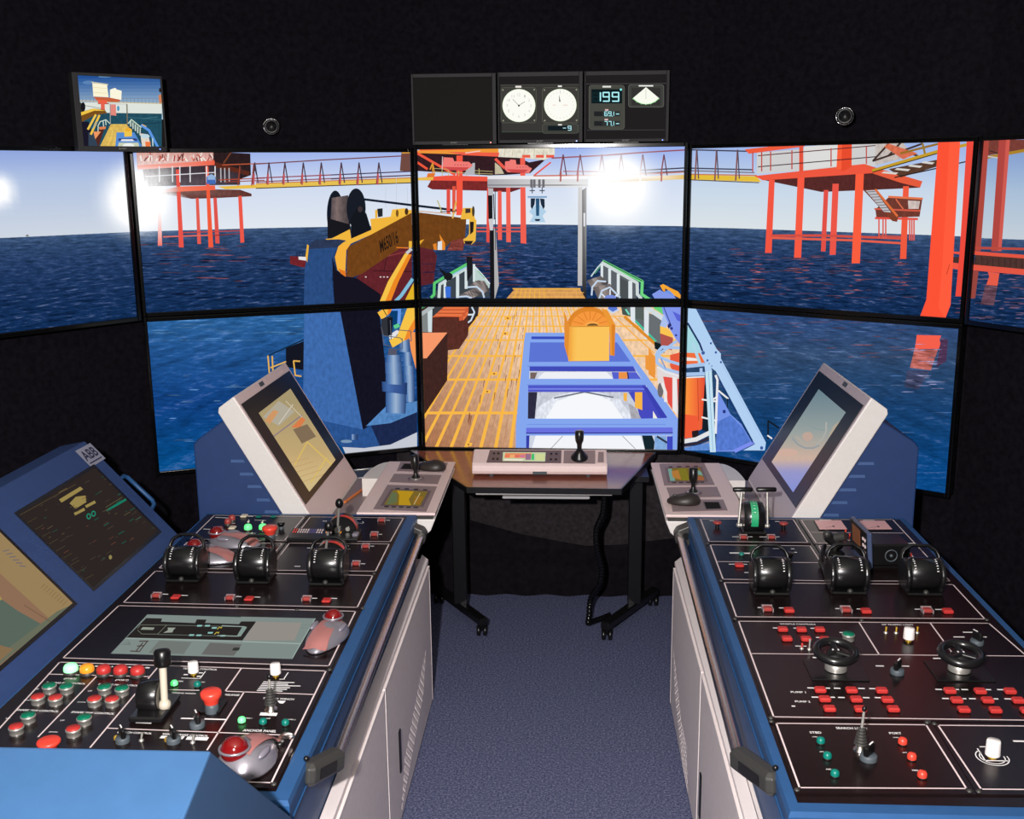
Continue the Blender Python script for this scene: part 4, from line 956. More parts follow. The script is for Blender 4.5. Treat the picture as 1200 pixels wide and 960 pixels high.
for k_ in range(4): r.poly(J, [(620 + k_ * 55, 215 - k_ * 14), (680 + k_ * 50, 220 - k_ * 14), (670 + k_ * 50, 228 - k_ * 14), (610 + k_ * 55, 222 - k_ * 14)], (216, 212, 206))
r.stroke(J, [(574, 212), (850, 130), (1000, 96)], 13, (196, 156, 44)); r.stroke(J, [(574, 218), (850, 138)], 4, (60, 44, 20)); r.stroke(J, [(665, 240), (850, 200), (1000, 165)], 5, (44, 34, 30)); r.stroke(J, [(690, 140), (850, 100)], 9, (150, 110, 40)); r.stroke(J, [(780, 100), (790, 140)], 9, (150, 120, 50))
r.poly(J, [(585, 372), (640, 322), (780, 326), (768, 402), (590, 408)], (112, 58, 48), 2); r.stroke(J, [(640, 320), (780, 328)], 9, (226, 116, 76)); r.stroke(J, [(582, 370), (770, 378)], 7, (210, 90, 70)); r.poly(J, [(720, 335), (770, 338), (764, 370), (722, 370)], (206, 190, 186), 2); r.stroke(J, [(585, 408), (760, 412)], 9, (226, 80, 66)); r.stroke(J, [(670, 330), (700, 370)], 5, (220, 110, 80))
for x in (600, 617, 628, 727, 736, 745): r.stroke(J, [(x, 412), (x, 500 if x > 700 else 492)], 6, (222, 92, 80))
r.stroke(J, [(598, 480), (690, 484)], 5, (190, 80, 70))
r.poly(J, [(535, 292), (585, 288), (680, 398), (675, 424), (655, 420)], (126, 62, 42)); r.poly(J, [(545, 294), (582, 292), (650, 385), (620, 382)], (190, 190, 196))
for k_ in range(8): r.stroke(J, [(548 + k_ * 10, 300 + k_ * 11), (585 + k_ * 9, 298 + k_ * 11)], 3, (110, 100, 104))
r.stroke(J, [(586, 290), (676, 400)], 9, (222, 110, 60))
r.poly(J, [(893, 545), (965, 550), (965, 562), (893, 553)], (232, 86, 66)); r.poly(J, [(890, 590), (965, 600), (965, 628), (888, 614)], (236, 88, 68)); r.poly(J, [(895, 570), (965, 570), (965, 600), (895, 590)], (70, 48, 46))
r.poly(J, [(963, 90), (992, 90), (962, 560), (950, 732), (916, 732), (933, 560)], (236, 74, 60)); r.streaks(1122, 348, 1134, 368, 8, (130, 80, 96), L=(5, 14), seed=41)
r.poly(J, [(845, 90), (936, 90), (896, 768), (872, 830), (764, 830), (796, 745)], (252, 82, 54)); r.poly(J, [(892, 90), (936, 90), (896, 768), (872, 820), (846, 780), (862, 600)], (255, 92, 62)); r.stroke(J, [(880, 640), (892, 600)], 3, (190, 60, 40))
# ---- far right
w = T('R2')
w.poly(J, [(1030, 84), (1205, 84), (1205, 122), (1030, 152)], (120, 62, 54), 2); w.stroke(J, [(1030, 160), (1205, 128)], 13, (170, 130, 44)); w.stroke(J, [(1030, 150), (1100, 160)], 5, (200, 196, 190)); w.stroke(J, [(1060, 130), (1120, 150)], 5, (60, 44, 40))
w.poly(J, [(1028, 84), (1056, 84), (1020, 545), (992, 545)], (172, 72, 62)); w.poly(J, [(1096, 84), (1142, 84), (1106, 545), (1064, 545)], (176, 70, 64)); w.poly(J, [(1126, 84), (1142, 84), (1106, 545), (1092, 545)], (206, 90, 80))
w.streaks(1142, 320, 1200, 376, 46, (120, 92, 120), L=(6, 22), seed=42); w.streaks(1140, 300, 1200, 380, 46, (12, 34, 64), L=(8, 26), w=(1, 2.6), seed=43)
w.poly(J, [(1040, 685), (1090, 687), (1075, 770), (1020, 765)], (96, 66, 80), 1); w.poly(J, [(985, 625), (1012, 628), (998, 740), (978, 740)], (150, 70, 62)); w.poly(J, [(1050, 630), (1098, 636), (1090, 688), (1044, 684), (1056, 650)], (228, 92, 72))
w.poly(J, [(1000, 560), (1205, 575), (1205, 620), (990, 604)], (78, 52, 48), 2)
for k_ in range(9): w.stroke(J, [(1000 + k_ * 24, 566 + k_ * 1.6), (1000 + k_ * 24, 602 + k_ * 1.6)], 3, (56, 38, 36))
w.stroke(J, [(990, 531), (1205, 536)], 10, (186, 74, 62)); w.stroke(J, [(990, 552), (1205, 568)], 15, (226, 86, 66)); w.stroke(J, [(985, 612), (1205, 632)], 24, (226, 86, 68))
for k, (root, pic) in DSP.items(): pic.build('picture', root)
# ================================================================== small monitors above the screens
def make_monitor(lab, quad, Y, group, led, pic_fn, scr):
    """quad = outer frame as seen (tl, tr, br, bl); scr = lit area as seen"""
    YL, YR = Y if isinstance(Y, tuple) else (Y, Y)
    YY = (YL, YR, YR, YL)
    q = [aty(x, y, Yk) for (x, y), Yk in zip(quad, YY)]
    c = sum(q) / 4
    w = (np.linalg.norm(q[1] - q[0]) + np.linalg.norm(q[2] - q[3])) / 2
    h = (np.linalg.norm(q[3] - q[0]) + np.linalg.norm(q[2] - q[1])) / 2
    ex = nrm(q[1] - q[0] + q[2] - q[3]); ex[2] = 0; ex = nrm(ex); ez = V(0, 0, 1); n = nrm_of(ex)
    root = thing('monitor', lab, 'monitor', (c[0], c[1], c[2] - h / 2), group)
    ax = [ex, -n, ez]
    s = [onp(x, y, c, n) for x, y in scr]
    u0 = (s[0] - c) @ ex; u1 = (s[1] - c) @ ex; zt = (s[0] - c)[2] / 2 + (s[1] - c)[2] / 2; zb = (s[3] - c)[2] / 2 + (s[2] - c)[2] / 2
    def P(u, z, d=0.0): return c + ex * u + ez * z + n * d
    m = MB(); m.box(P(0, 0, -0.026), (w, 0.05, h), ax)
    for (a, b, za, zb_) in ((-w / 2, u0, -h / 2, h / 2), (u1, w / 2, -h / 2, h / 2), (u0, u1, zt, h / 2), (u0, u1, -h / 2, zb)):
        m.box(P((a + b) / 2, (za + zb_) / 2, 0.003), (abs(b - a), 0.010, abs(zb_ - za)), ax)
    m.build('frame', MONF, root, bevel=0.002)
    MB().quad(P(u0, zb, 0.0002), P(u1, zb, 0.0002), P(u1, zt, 0.0002), P(u0, zt, 0.0002)).build('screen_panel', MONS, root)
    # small bracket behind, fixed to the top of the display below
    gap = max(0.002, c[2] - h / 2 - 2.3635)
    m = MB(); m.box(P(0, -h / 2 - gap / 2 + .0005, -0.03), (w * 0.3, 0.03, gap), ax); m.box(P(0, -h * .2, -0.062), (w * 0.3, 0.03, h * .5), ax); m.build('bracket', BLACK, root)
    if led is not None:
        p = P(w / 2 * .86, -h / 2 + (zb + h / 2) * .45, 0.008)
        MB().box(p, (0.006, 0.003, 0.005), ax).build('standby_light', led, root)
    if pic_fn is not None:
        pc = Pic(P(u0, zt, 0.0003), P(u1, zt, 0.0003), P(u1, zb, 0.0003), P(u0, zb, 0.0003), glows=False)
        pc.eps = 1.2e-5
        pic_fn(pc); pc.build('picture', root)
    # maker's mark: a short pale smear of print on the lower frame
    vs, fs, tw, th = text_tris('acer', True)
    m = MB(); s_ = 0.034 / tw
    m.add([P(-0.02 + v[0] * s_ + v[1] * s_ * .2, -h / 2 + (zb + h / 2) * .5 - th * s_ * .3 + v[1] * s_ * .7, 0.0084) for v in vs], fs)
    m.build('maker_mark', MARK, root)
    return root
MARK = mat('grey_print', (120, 118, 116), .6)
MONF = mat('charcoal_monitor_frame', (46, 45, 46), 0.6, spec=.25)
MONS = mat('dull_black_screen', (30, 29, 28), 0.75, spec=.1)

def P_ship(p):
    o = (75, 75, 8.73)
    for i in range(14):
        y0 = 84 + i * 4; p.poly([(80, y0), (200, y0), (200, y0 + 4), (80, y0 + 4)], lerp((30, 76, 146), (176, 200, 216), (y0 - 86) / 42), 0, False)
    m = Many([p])
    m.ell(o, (250, 190), 60, 20, (90, 130, 180)); m.ell(o, (420, 130), 70, 8, (110, 150, 190))
    m.poly(o, [(120, 390), (1000, 405), (1000, 520), (120, 500)], (222, 228, 220)); m.poly(o, [(120, 495), (1000, 508), (1000, 860), (120, 860)], (34, 78, 96), 2)
    m.stroke(o, [(640, 545), (990, 570)], 8, (50, 100, 116)); m.stroke(o, [(700, 620), (990, 600)], 10, (24, 60, 80)); m.stroke(o, [(800, 560), (960, 540)], 6, (70, 116, 130))
    m.stroke(o, [(140, 375), (560, 392), (1000, 405)], 10, (206, 190, 150)); m.stroke(o, [(140, 330), (200, 325), (300, 345), (560, 355), (890, 352), (1000, 365)], 5, (130, 140, 160))
    for x in range(150, 1000, 38): m.stroke(o, [(x, 335 + x * .02), (x, 385 + x * .02)], 4, (120, 130, 150))
    m.poly(o, [(345, 400), (460, 400), (460, 412), (345, 410)], (160, 80, 60)); m.poly(o, [(375, 345), (415, 345), (418, 470), (378, 470)], (226, 100, 80)); m.poly(o, [(470, 410), (530, 410), (535, 530), (470, 520)], (226, 150, 140))
    for x in (478, 498, 520): m.stroke(o, [(x, 410), (x + 3, 525)], 8, (226, 110, 96))
    m.poly(o, [(305, 335), (590, 350), (560, 390), (470, 388), (330, 372)], (196, 96, 60)); m.poly(o, [(345, 365), (440, 372), (440, 405), (350, 404)], (236, 96, 70))
    m.poly(o, [(280, 180), (450, 205), (450, 220), (282, 190)], (206, 200, 180)); m.poly(o, [(290, 195), (440, 215), (456, 340), (300, 332)], (250, 244, 214)); m.poly(o, [(470, 265), (500, 250), (590, 275), (586, 368), (472, 345)], (250, 246, 222)); m.ell(o, (520, 258), 16, 12, (250, 246, 230))
    m.stroke(o, [(300, 238), (440, 252)], 4, (222, 206, 150)); m.stroke(o, [(300, 290), (440, 300)], 4, (222, 206, 150))
    m.poly(o, [(965, 320), (1000, 310), (1000, 400), (975, 400)], (206, 130, 90)); m.poly(o, [(970, 250), (1000, 245), (1000, 290), (975, 290)], (40, 40, 40))
    m.stroke(o, [(465, 408), (650, 412)], 10, (206, 208, 206)); m.stroke(o, [(472, 410), (474, 610)], 9, (150, 156, 156)); m.stroke(o, [(644, 412), (648, 620)], 12, (120, 110, 90)); m.ell(o, (555, 455), 13, 28, (80, 150, 190))
    m.poly(o, [(480, 615), (640, 615), (800, 860), (360, 860)], (226, 190, 96), 2)
    for k in range(9): m.stroke(o, [(490 + k * 18, 617), (375 + k * 50, 860)], 3, (196, 156, 70))
    for y in (640, 680, 740, 800): m.stroke(o, [(470 - (y - 615) * .45, y), (660 + (y - 615) * .5, y)], 2.5, (196, 150, 66))
    m.poly(o, [(140, 380), (180, 400), (190, 500), (140, 510)], (60, 66, 50)); m.ell(o, (195, 440), 24, 48, (24, 24, 30)); m.stroke(o, [(215, 425), (380, 455)], 4, (30, 34, 40))
    m.poly(o, [(140, 500), (300, 455), (420, 470), (440, 505), (320, 520), (190, 590), (145, 580)], (120, 78, 30)); m.poly(o, [(140, 505), (300, 455), (430, 480), (310, 478), (170, 530), (165, 585), (145, 580)], (240, 196, 70))
    m.poly(o, [(140, 590), (250, 590), (330, 850), (130, 860)], (26, 24, 40)); m.poly(o, [(250, 700), (290, 700), (340, 850), (250, 860)], (50, 66, 84)); m.poly(o, [(300, 700), (420, 640), (380, 760), (350, 860)], (84, 40, 34)); m.poly(o, [(300, 692), (378, 692), (320, 770)], (240, 150, 96)); m.poly(o, [(355, 645), (430, 640), (425, 665), (365, 672)], (226, 130, 80))
    m.stroke(o, [(325, 520), (245, 668)], 22, (240, 200, 80)); m.stroke(o, [(362, 525), (275, 720)], 22, (240, 196, 70)); m.stroke(o, [(340, 590), (290, 660)], 9, (110, 160, 180))
    for s_ in ([(345, 640), (370, 590), (430, 570), (468, 610)], [(400, 585), (405, 640)], [(425, 575), (430, 625)], [(350, 640), (348, 690)]): m.stroke(o, s_, 9, (206, 222, 210))
    m.poly(o, [(660, 610), (690, 570), (790, 650), (780, 730)], (96, 120, 110)); m.stroke(o, [(655, 610), (690, 568), (790, 650)], 10, (200, 222, 206))
    for k in range(5): m.stroke(o, [(680 + k * 25, 580 + k * 20), (682 + k * 24, 640 + k * 22)], 9, (214, 226, 220))
    m.poly(o, [(780, 710), (860, 720), (890, 850), (800, 850)], (226, 214, 200), 2); m.poly(o, [(830, 795), (885, 795), (882, 845), (835, 845)], (238, 120, 66)); m.ell(o, (830, 740), 46, 22, (190, 216, 226))
    m.stroke(o, [(790, 625), (870, 680), (960, 850)], 26, (92, 150, 226)); m.stroke(o, [(800, 620), (840, 640)], 9, (230, 190, 120)); m.stroke(o, [(905, 760), (910, 840)], 12, (190, 214, 220))
    m.poly(o, [(538, 700), (720, 700), (800, 845), (525, 845)], (86, 140, 210)); m.poly(o, [(560, 762), (740, 762), (755, 785), (552, 785)], (50, 60, 120)); m.poly(o, [(590, 770), (700, 770), (720, 790), (580, 790)], (230, 232, 236)); m.poly(o, [(560, 805), (760, 805), (770, 845), (550, 845)], (200, 206, 180)); m.ell(o, (660, 838), 60, 26, (240, 244, 240))
    m.poly(o, [(615, 670), (660, 652), (695, 670), (695, 740), (618, 745)], (240, 196, 76)); m.ell(o, (655, 672), 32, 20, (236, 176, 56))
M0 = make_monitor('small monitor showing a ship deck picture, above the left displays', [(86, 84), (192, 90), (189, 177.5), (89, 176.5)], (4.50, 4.74), None, LEDB, P_ship, [(90.4, 88.2), (189.2, 93), (187.6, 171.8), (94.2, 171)])

SEG = {'0': 'abcdef', '1': 'bc', '2': 'abged', '3': 'abgcd', '4': 'fgbc', '5': 'afgcd', '6': 'afgedc', '7': 'abc', '8': 'abcdefg', '9': 'abcdfg', '-': 'g'}
def digit(m, o, ch, x, y, w, h, t, col):
    sg = {'a': [(x, y), (x + w, y)], 'g': [(x, y + h / 2), (x + w, y + h / 2)], 'd': [(x, y + h), (x + w, y + h)], 'f': [(x, y), (x, y + h / 2)], 'b': [(x + w, y), (x + w, y + h / 2)], 'e': [(x, y + h / 2), (x, y + h)], 'c': [(x + w, y + h / 2), (x + w, y + h)]}
    for k in SEG[ch]: m.stroke(o, sg[k], t, col)
PANEL = (62, 62, 58); PALE = (250, 252, 240)
def face(p, cx, cy, r):
    m = Many([p]); m.ell(PX, (cx, cy), r, r, (240, 255, 225)); m.ell(PX, (cx, cy), r - .5, r - .5, (252, 252, 244)); return m
def rrect(p, x0, y0, x1, y1, r, col):
    pts = []
    for (cx, cy, a) in ((x1 - r, y0 + r, -90), (x1 - r, y1 - r, 0), (x0 + r, y1 - r, 90), (x0 + r, y0 + r, 180)):
        pts += [(cx + r * math.cos(math.radians(a + k * 30)), cy + r * math.sin(math.radians(a + k * 30))) for k in range(4)]
    p.poly(pts, col)
def P_clock(p):
    p.poly([(584, 90), (682, 90), (682, 166), (584, 166)], (34, 31, 33))
    p.poly([(586.5, 99.5), (681, 98.5), (681, 155), (588, 155)], (58, 56, 54))
    m = Many([p]); m.stroke(PX, [(586.5, 99.6), (681, 98.8)], .5, (84, 86, 78)); m.stroke(PX, [(588, 154.8), (681, 154.4)], .4, (70, 100, 76))
    for (x0, x1) in ((586.8, 628.6), (635.4, 678)):
        rrect(p, x0, 102.5, x1, 144.2, 3.4, (92, 94, 82)); rrect(p, x0 + .5, 103, x1 - .5, 143.7, 3.1, (62, 61, 57))
        for x, y in ((x0 + 2.6, 105.5), (x1 - 2.6, 105.2), (x0 + 3, 141.3), (x1 - 2.4, 141)): m.ell(PX, (x, y), .8, .8, (160, 160, 140))
    p.poly([(604, 100.6), (611, 100.6), (611, 102.8), (604, 102.8)], (236, 230, 222)); p.poly([(653.8, 100.2), (658.4, 100.2), (658.4, 102), (653.8, 102)], (240, 236, 230))
    face(p, 608.1, 123.7, 19.3)
    for k in range(1, 13):
        a = math.radians(k * 30 - 90); t_ = str(k); w = 1.6 * len(t_)
        x, y = 608.1 + 13.8 * math.cos(a), 123.7 + 12.6 * math.sin(a)
        p.text(t_, (x - w / 2, y + 1.6), (w, 0), (0, -3.2), (196, 192, 186), False)
    m.stroke(PX, [(608.1, 123.7), (600.9, 116.3)], .55, (120, 116, 112)); m.stroke(PX, [(608.1, 123.7), (615, 119)], .55, (120, 116, 112)); m.poly(PX, [(607.1, 122.8), (609.1, 122.8), (609.1, 124.8), (607.1, 124.8)], (40, 40, 44))
    face(p, 656.6, 123.2, 19)
    for k in range(24):
        a = math.radians(k * 15); m.stroke(PX, [(656.6 + 14.6 * math.cos(a), 123.2 + 14.6 * math.sin(a)), (656.6 + 16 * math.cos(a), 123.2 + 16 * math.sin(a))], .5, (214, 206, 200))
    m.stroke(PX, [(648, 123.2), (651, 123.2)], .8, (236, 200, 190)); m.stroke(PX, [(660, 123.2), (665, 123.2)], .8, (236, 200, 190))
    p.poly([(655.3, 111), (656.9, 119.3), (655.2, 119.2)], (60, 60, 64)); p.poly([(655.2, 112), (657, 119.3), (655.3, 119.2)], (80, 80, 84)); m.stroke(PX, [(656.4, 104.6), (656.4, 110)], .4, (180, 176, 176))
    rrect(p, 635.4, 145.2, 678, 156.5, 3, (84, 88, 78)); rrect(p, 636, 145.7, 677.4, 156, 2.8, (62, 63, 58)); p.poly([(654, 145.5), (658.5, 145.5), (658.5, 147), (654, 147)], (236, 232, 226)); p.poly([(642, 147.5), (670, 147.5), (670, 153), (642, 153)], (20, 30, 34))
    digit(m, PX, '-', 659.8, 147.6, 3.4, 5, .8, (190, 244, 250)); digit(m, PX, '9', 665.6, 147.8, 3.6, 4.8, .8, (190, 244, 250))
def P_nav(p):
    p.poly([(685, 88), (783, 88), (783, 166), (685, 166)], (34, 31, 33))
    m = Many([p]); m.stroke(PX, [(687, 98.4), (781, 97.6)], .5, (84, 82, 84)); m.stroke(PX, [(688, 152.6), (779, 152.2)], .5, (74, 72, 74))
    rrect(p, 690, 99.8, 732, 151.6, 3.2, (96, 98, 88)); rrect(p, 690.5, 100.3, 731.5, 151.1, 3, (72, 72, 66)); p.poly([(706, 100.6), (716, 100.6), (716, 102.6), (706, 102.6)], (226, 226, 220))
    p.poly([(693, 104.5), (729, 104.5), (729, 121.2), (693, 121.2)], (14, 28, 32)); 
    CY = (176, 246, 252)
    digit(m, PX, '8', 695, 109, 6, 9.6, .7, (20, 48, 50)); digit(m, PX, '1', 697.6, 108.4, 6, 10.2, 1.5, CY); digit(m, PX, '9', 706.8, 108.4, 7, 10.2, 1.5, CY); digit(m, PX, '9', 717.6, 108.4, 7.4, 10.2, 1.5, CY); m.ell(PX, (727.6, 105), 1.3, 1.3, (140, 250, 250))
    for y, d, lx in ((131, '69', 711), (142.3, '77', 710.5)):
        p.poly([(696, y - .6), (726.5, y - .6), (726.5, y + 5.4), (696, y + 5.4)], (46, 50, 50)); p.poly([(696.5, y), (705.5, y), (705.5, y + 5), (696.5, y + 5)], (34, 36, 38))
        digit(m, PX, d[0], 708.6, y, 3, 4.7, .8, CY); digit(m, PX, d[1], 713.2, y, 3, 4.7, .8, CY); m.ell(PX, (717.4, y + 5.1), .5, .5, CY); digit(m, PX, '1', 716.3, y, 3, 4.7, .8, CY); m.stroke(PX, [(722, y + 2.6), (725.4, y + 2.6)], 1, CY)
        p.poly([(lx - 2, y - 3), (lx + 2, y - 3), (lx + 2, y - 1.2), (lx - 2, y - 1.2)], (226, 190, 190))
    rrect(p, 736.3, 99, 778, 125.8, 3, (100, 104, 96)); rrect(p, 736.8, 99.5, 777.5, 125.3, 2.8, (64, 64, 62)); p.poly([(740, 102.8), (774, 102.8), (774, 123.4), (740, 123.4)], (52, 51, 50)); p.poly([(748.5, 99.8), (765.5, 99.8), (765.5, 101.4), (748.5, 101.4)], (236, 236, 232))
    cx, cy = 757, 102.2; pts = [(cx, cy)] + [(cx + 19.6 * math.sin(math.radians(a)), cy + 19.6 * math.cos(math.radians(a))) for a in range(50, -55, -5)]
    p.poly([(x + (x - cx) * .03, y + .5) for x, y in pts], (150, 240, 150)); p.poly(pts, PALE); m.stroke(PX, [(757, 104.5), (757, 116)], .4, (150, 150, 150))
    for a in (-48, -32, -16, 0, 16, 32, 48): m.poly(PX, [(cx + 19.4 * math.sin(math.radians(a + 2)), cy + 19.4 * math.cos(math.radians(a + 2))), (cx + 21.4 * math.sin(math.radians(a)), cy + 21.4 * math.cos(math.radians(a))), (cx + 19.4 * math.sin(math.radians(a - 2)), cy + 19.4 * math.cos(math.radians(a - 2)))], (190, 236, 180))
GI = 'instrument monitors over the centre display'
make_monitor('leftmost instrument monitor, its screen blank and dark', [(480.5, 87.5), (580.5, 85), (582.5, 168.3), (485, 170.5)], 5.36, GI, LEDR, None, [(484, 91.5), (576.5, 90), (578.5, 164.5), (487.5, 166)])
make_monitor('middle instrument monitor showing two round white dials', [(582, 85), (682.3, 83.5), (683.2, 166.8), (585, 168.3)], 5.36, GI, LEDB, P_clock, [(584.5, 90.5), (678.5, 89), (679, 163), (587, 164)])
make_monitor('right instrument monitor showing the digits 199 and a white fan dial', [(684, 83.5), (785, 82.5), (783, 166), (685.5, 166.8)], 5.36, GI, LEDB, P_nav, [(686.5, 88.5), (781.2, 88), (779, 162), (688, 163)])
# ================================================================== the two bridge consoles
PZ = 0.900          # height of the control panels
def Q(x, y, h=0.0): return atz(x, y, PZ + h)

def strip(m, a, b, w, z, mi=0):
    a = np.array(a, float); b = np.array(b, float); d = nrm((b - a) * (1, 1, 0)); o = V(-d[1], d[0], 0) * w / 2; e = d * w / 2
    a = a - e; b = b + e
    P = [a + o, a - o, b - o, b + o]
    for p in P: p[2] = z
    m.add(P, [(0, 1, 2, 3)], mi)
def plate(root, quad, inner=(), gapx=0.010, screws=(), pit=None, texts=(), bars=(), blanks=(), extra=(), label=None, outline=True, quad_out=None):
    """one lacquered plate: quad = its printed border as seen (tl, tr, br, bl)"""
    c = [Q(*p) for p in quad]
    x0 = min(c[0][0], c[3][0]); ctr = sum(c) / 4
    if quad_out is None:
        out = []
        for p in c:
            d = p - ctr; out.append(p + V(math.copysign(gapx, d[0]), math.copysign(gapx, d[1]), 0))
    else: out = [Q(*p) for p in quad_out]
    m = MB(); m.prism([(p[0], p[1], PZ) for p in out], (0, 0, -0.004)); pl = m.build('panel_plate', BLACKP, root, label)
    m = MB(); LW = 0.0042
    if outline:
        for i in range(4): strip(m, c[i], c[(i + 1) % 4], LW, PZ + 0.0005)
    for (a, b) in inner: strip(m, Q(*a), Q(*b), LW, PZ + 0.0006)
    if m.f: m.build('border_line', LINE, pl)
    for (t, a, b, hr) in texts:
        m = MB()
        A, B = Q(*a), Q(*b); vs, fs, w, h = text_tris(t, True); d = B - A; L = np.linalg.norm(d); d /= L; o = V(-d[1], d[0], 0)
        sx = L / w; sy = sx * hr
        m.add([tuple(A + d * v[0] * sx + o * v[1] * sy + V(0, 0, 0.0007)) for v in vs], fs); m.build('lettering', WHITEP, pl)
    for (a, b, w) in bars: m = MB(); strip(m, Q(*a), Q(*b), w, PZ + 0.0007); m.build('printed_mark', WHITEP, pl)
    for q in blanks: m = MB(); m.add([tuple(Q(*p) + V(0, 0, 0.0007)) for p in q], [(0, 1, 2, 3)]); m.build('label_field', WHITEP, pl)
    for p in screws:
        m = MB(); m.lathe([(0.0065, 0), (0.0062, 0.002), (0.003, 0.0042), (0, 0.0045)], Q(*p), n=12); m.build('screw', DGREY, pl)
    return pl

def push_button(root, x, y, cap, r=0.0168, lit=False):
    p = atz(x, y, PZ + 0.019); p[2] = PZ
    o = MB().lathe([(r * .97, 0.013), (r * .97, 0.020), (r * .9, 0.0215), (0, 0.0218)], p, n=24).build('push_button', cap, root)
    MB().lathe([(r * 1.0, 0), (r * 1.02, 0.012), (r * 1.1, 0.013), (r * 1.1, 0.0165), (r * 1.0, 0.0185), (r * .97, 0.0175)], p, n=24).build('collar', STEEL, o)
def lamp_button(root, x, y, cap, r=0.0195):
    p = atz(x, y, PZ + 0.012); p[2] = PZ
    o = MB().lathe([(r * .9, 0.005), (r, 0.009), (r * .97, 0.018), (r * .8, 0.024), (r * .4, 0.027), (0, 0.0275)], p, n=24).build('indicator_lamp', cap, root)
    MB().lathe([(r * 1.06, 0), (r * 1.06, 0.006), (r * .95, 0.008)], p, n=24).build('collar', DGREY, o)
def rect_button(root, x, y, cap=REDB, w=0.029, d=0.022, h=0.012, frame=False):
    p = atz(x, y, PZ + h * .6); p[2] = PZ
    if frame:
        o = MB().box(p + V(0, 0, h * .5), (w * .82, d * .8, h), bev=0.003).build('guarded_button', cap, root)
        m = MB(); 
        for sx in (-1, 1): m.box(p + V(sx * w * .46, 0, h * .45), (w * .08, d * .95, h * .9))
        m.box(p + V(0, d * .46, h * .55), (w * 1.0, d * .12, h * 1.1)); m.build('guard', MAUVE, o)
    else:
        MB().box(p + V(0, 0, h / 2), (w, d, h), bev=0.003).build('square_button', cap, root)
def small_lamp(root, x, y, cap, r=0.0095, h=0.014):
    p = atz(x, y, PZ + h * .7); p[2] = PZ
    o = MB().lathe([(r, 0.003), (r, h * .7), (r * .7, h), (0, h * 1.1)], p, n=18).build('small_lamp', cap, root)
    MB().lathe([(r * .8, 0), (r * .8, 0.004)], p, n=14).build('collar', DGREY, o)
def mushroom(root, x, y, r=0.026, h=0.05, cap=REDM, lab=None):
    p = atz(x, y, PZ + h * .85); p[2] = PZ
    o = MB().lathe([(r * .66, h * .42), (r * .78, h * .62), (r * .98, h * .76), (r, h * .86), (r * .96, h * .95), (r * .8, h), (0, h * 1.02)], p, n=26).build('mushroom_button', cap, root, lab)
    MB().lathe([(r * .66, 0), (r * .64, h * .25), (r * .58, h * .43), (0, h * .43)], p, n=22).build('stem', MGREY, o)
def flat_mushroom(root, x, y, r=0.017, h=0.022):
    p = atz(x, y, PZ + h); p[2] = PZ
    o = MB().lathe([(r * .5, h * .45), (r * .95, h * .7), (r, h * .85), (r * .8, h), (0, h)], p, n=22).build('mushroom_button', REDD, root)
    MB().lathe([(r * .45, 0), (r * .4, h * .5)], p, n=16).build('stem', BLACK, o)
def white_knob(root, x, y, h=0.036, r=0.0145):
    p = atz(x, y, PZ)
    m = MB().lathe([(r, 0.008), (r * 1.02, 0.010), (r * .94, h * .92), (r * .85, h), (0, h)], p, n=24)
    m.box(p + V(0, -r * .6, h * 1.0), (0.0016, r * 1.1, 0.001)); o = m.build('knob', WKNOB, root)
    MB().lathe([(r * .6, 0), (r * .6, 0.009)], p, n=16).build('spindle', BRASS, o)
def rotary(root, x, y, ang=20, r=0.0185):
    p = atz(x, y, PZ)
    o = MB().lathe([(r, 0), (r, 0.010), (r * .92, 0.013), (0, 0.013)], p, n=26).build('rotary_switch', MGREY, root)
    a = math.radians(90 - ang); d = V(math.cos(a), math.sin(a), 0); e = V(-d[1], d[0], 0)
    MB().box(p + V(0, 0, 0.024), (r * 1.9, r * .62, 0.024), [d, e, (0, 0, 1)], bev=0.003).build('pointer', BLACK, o)
    MB().box(p + V(0, 0, 0.0365) + d * r * .5, (r * .9, 0.0032, 0.001), [d, e, (0, 0, 1)]).build('pointer_mark', WHITEP, o)
def toggle(root, x, y, tip=STEEL, h=0.024):
    p = atz(x, y, PZ)
    o = MB().lathe([(0.006, 0), (0.006, 0.003), (0.0035, 0.005)], p, n=12).build('toggle_switch', STEEL, root)
    MB().tube([p + V(0, 0, 0.004), p + V(0.002, 0.004, h)], [0.0022, 0.0034], 8).build('bat', tip, o)

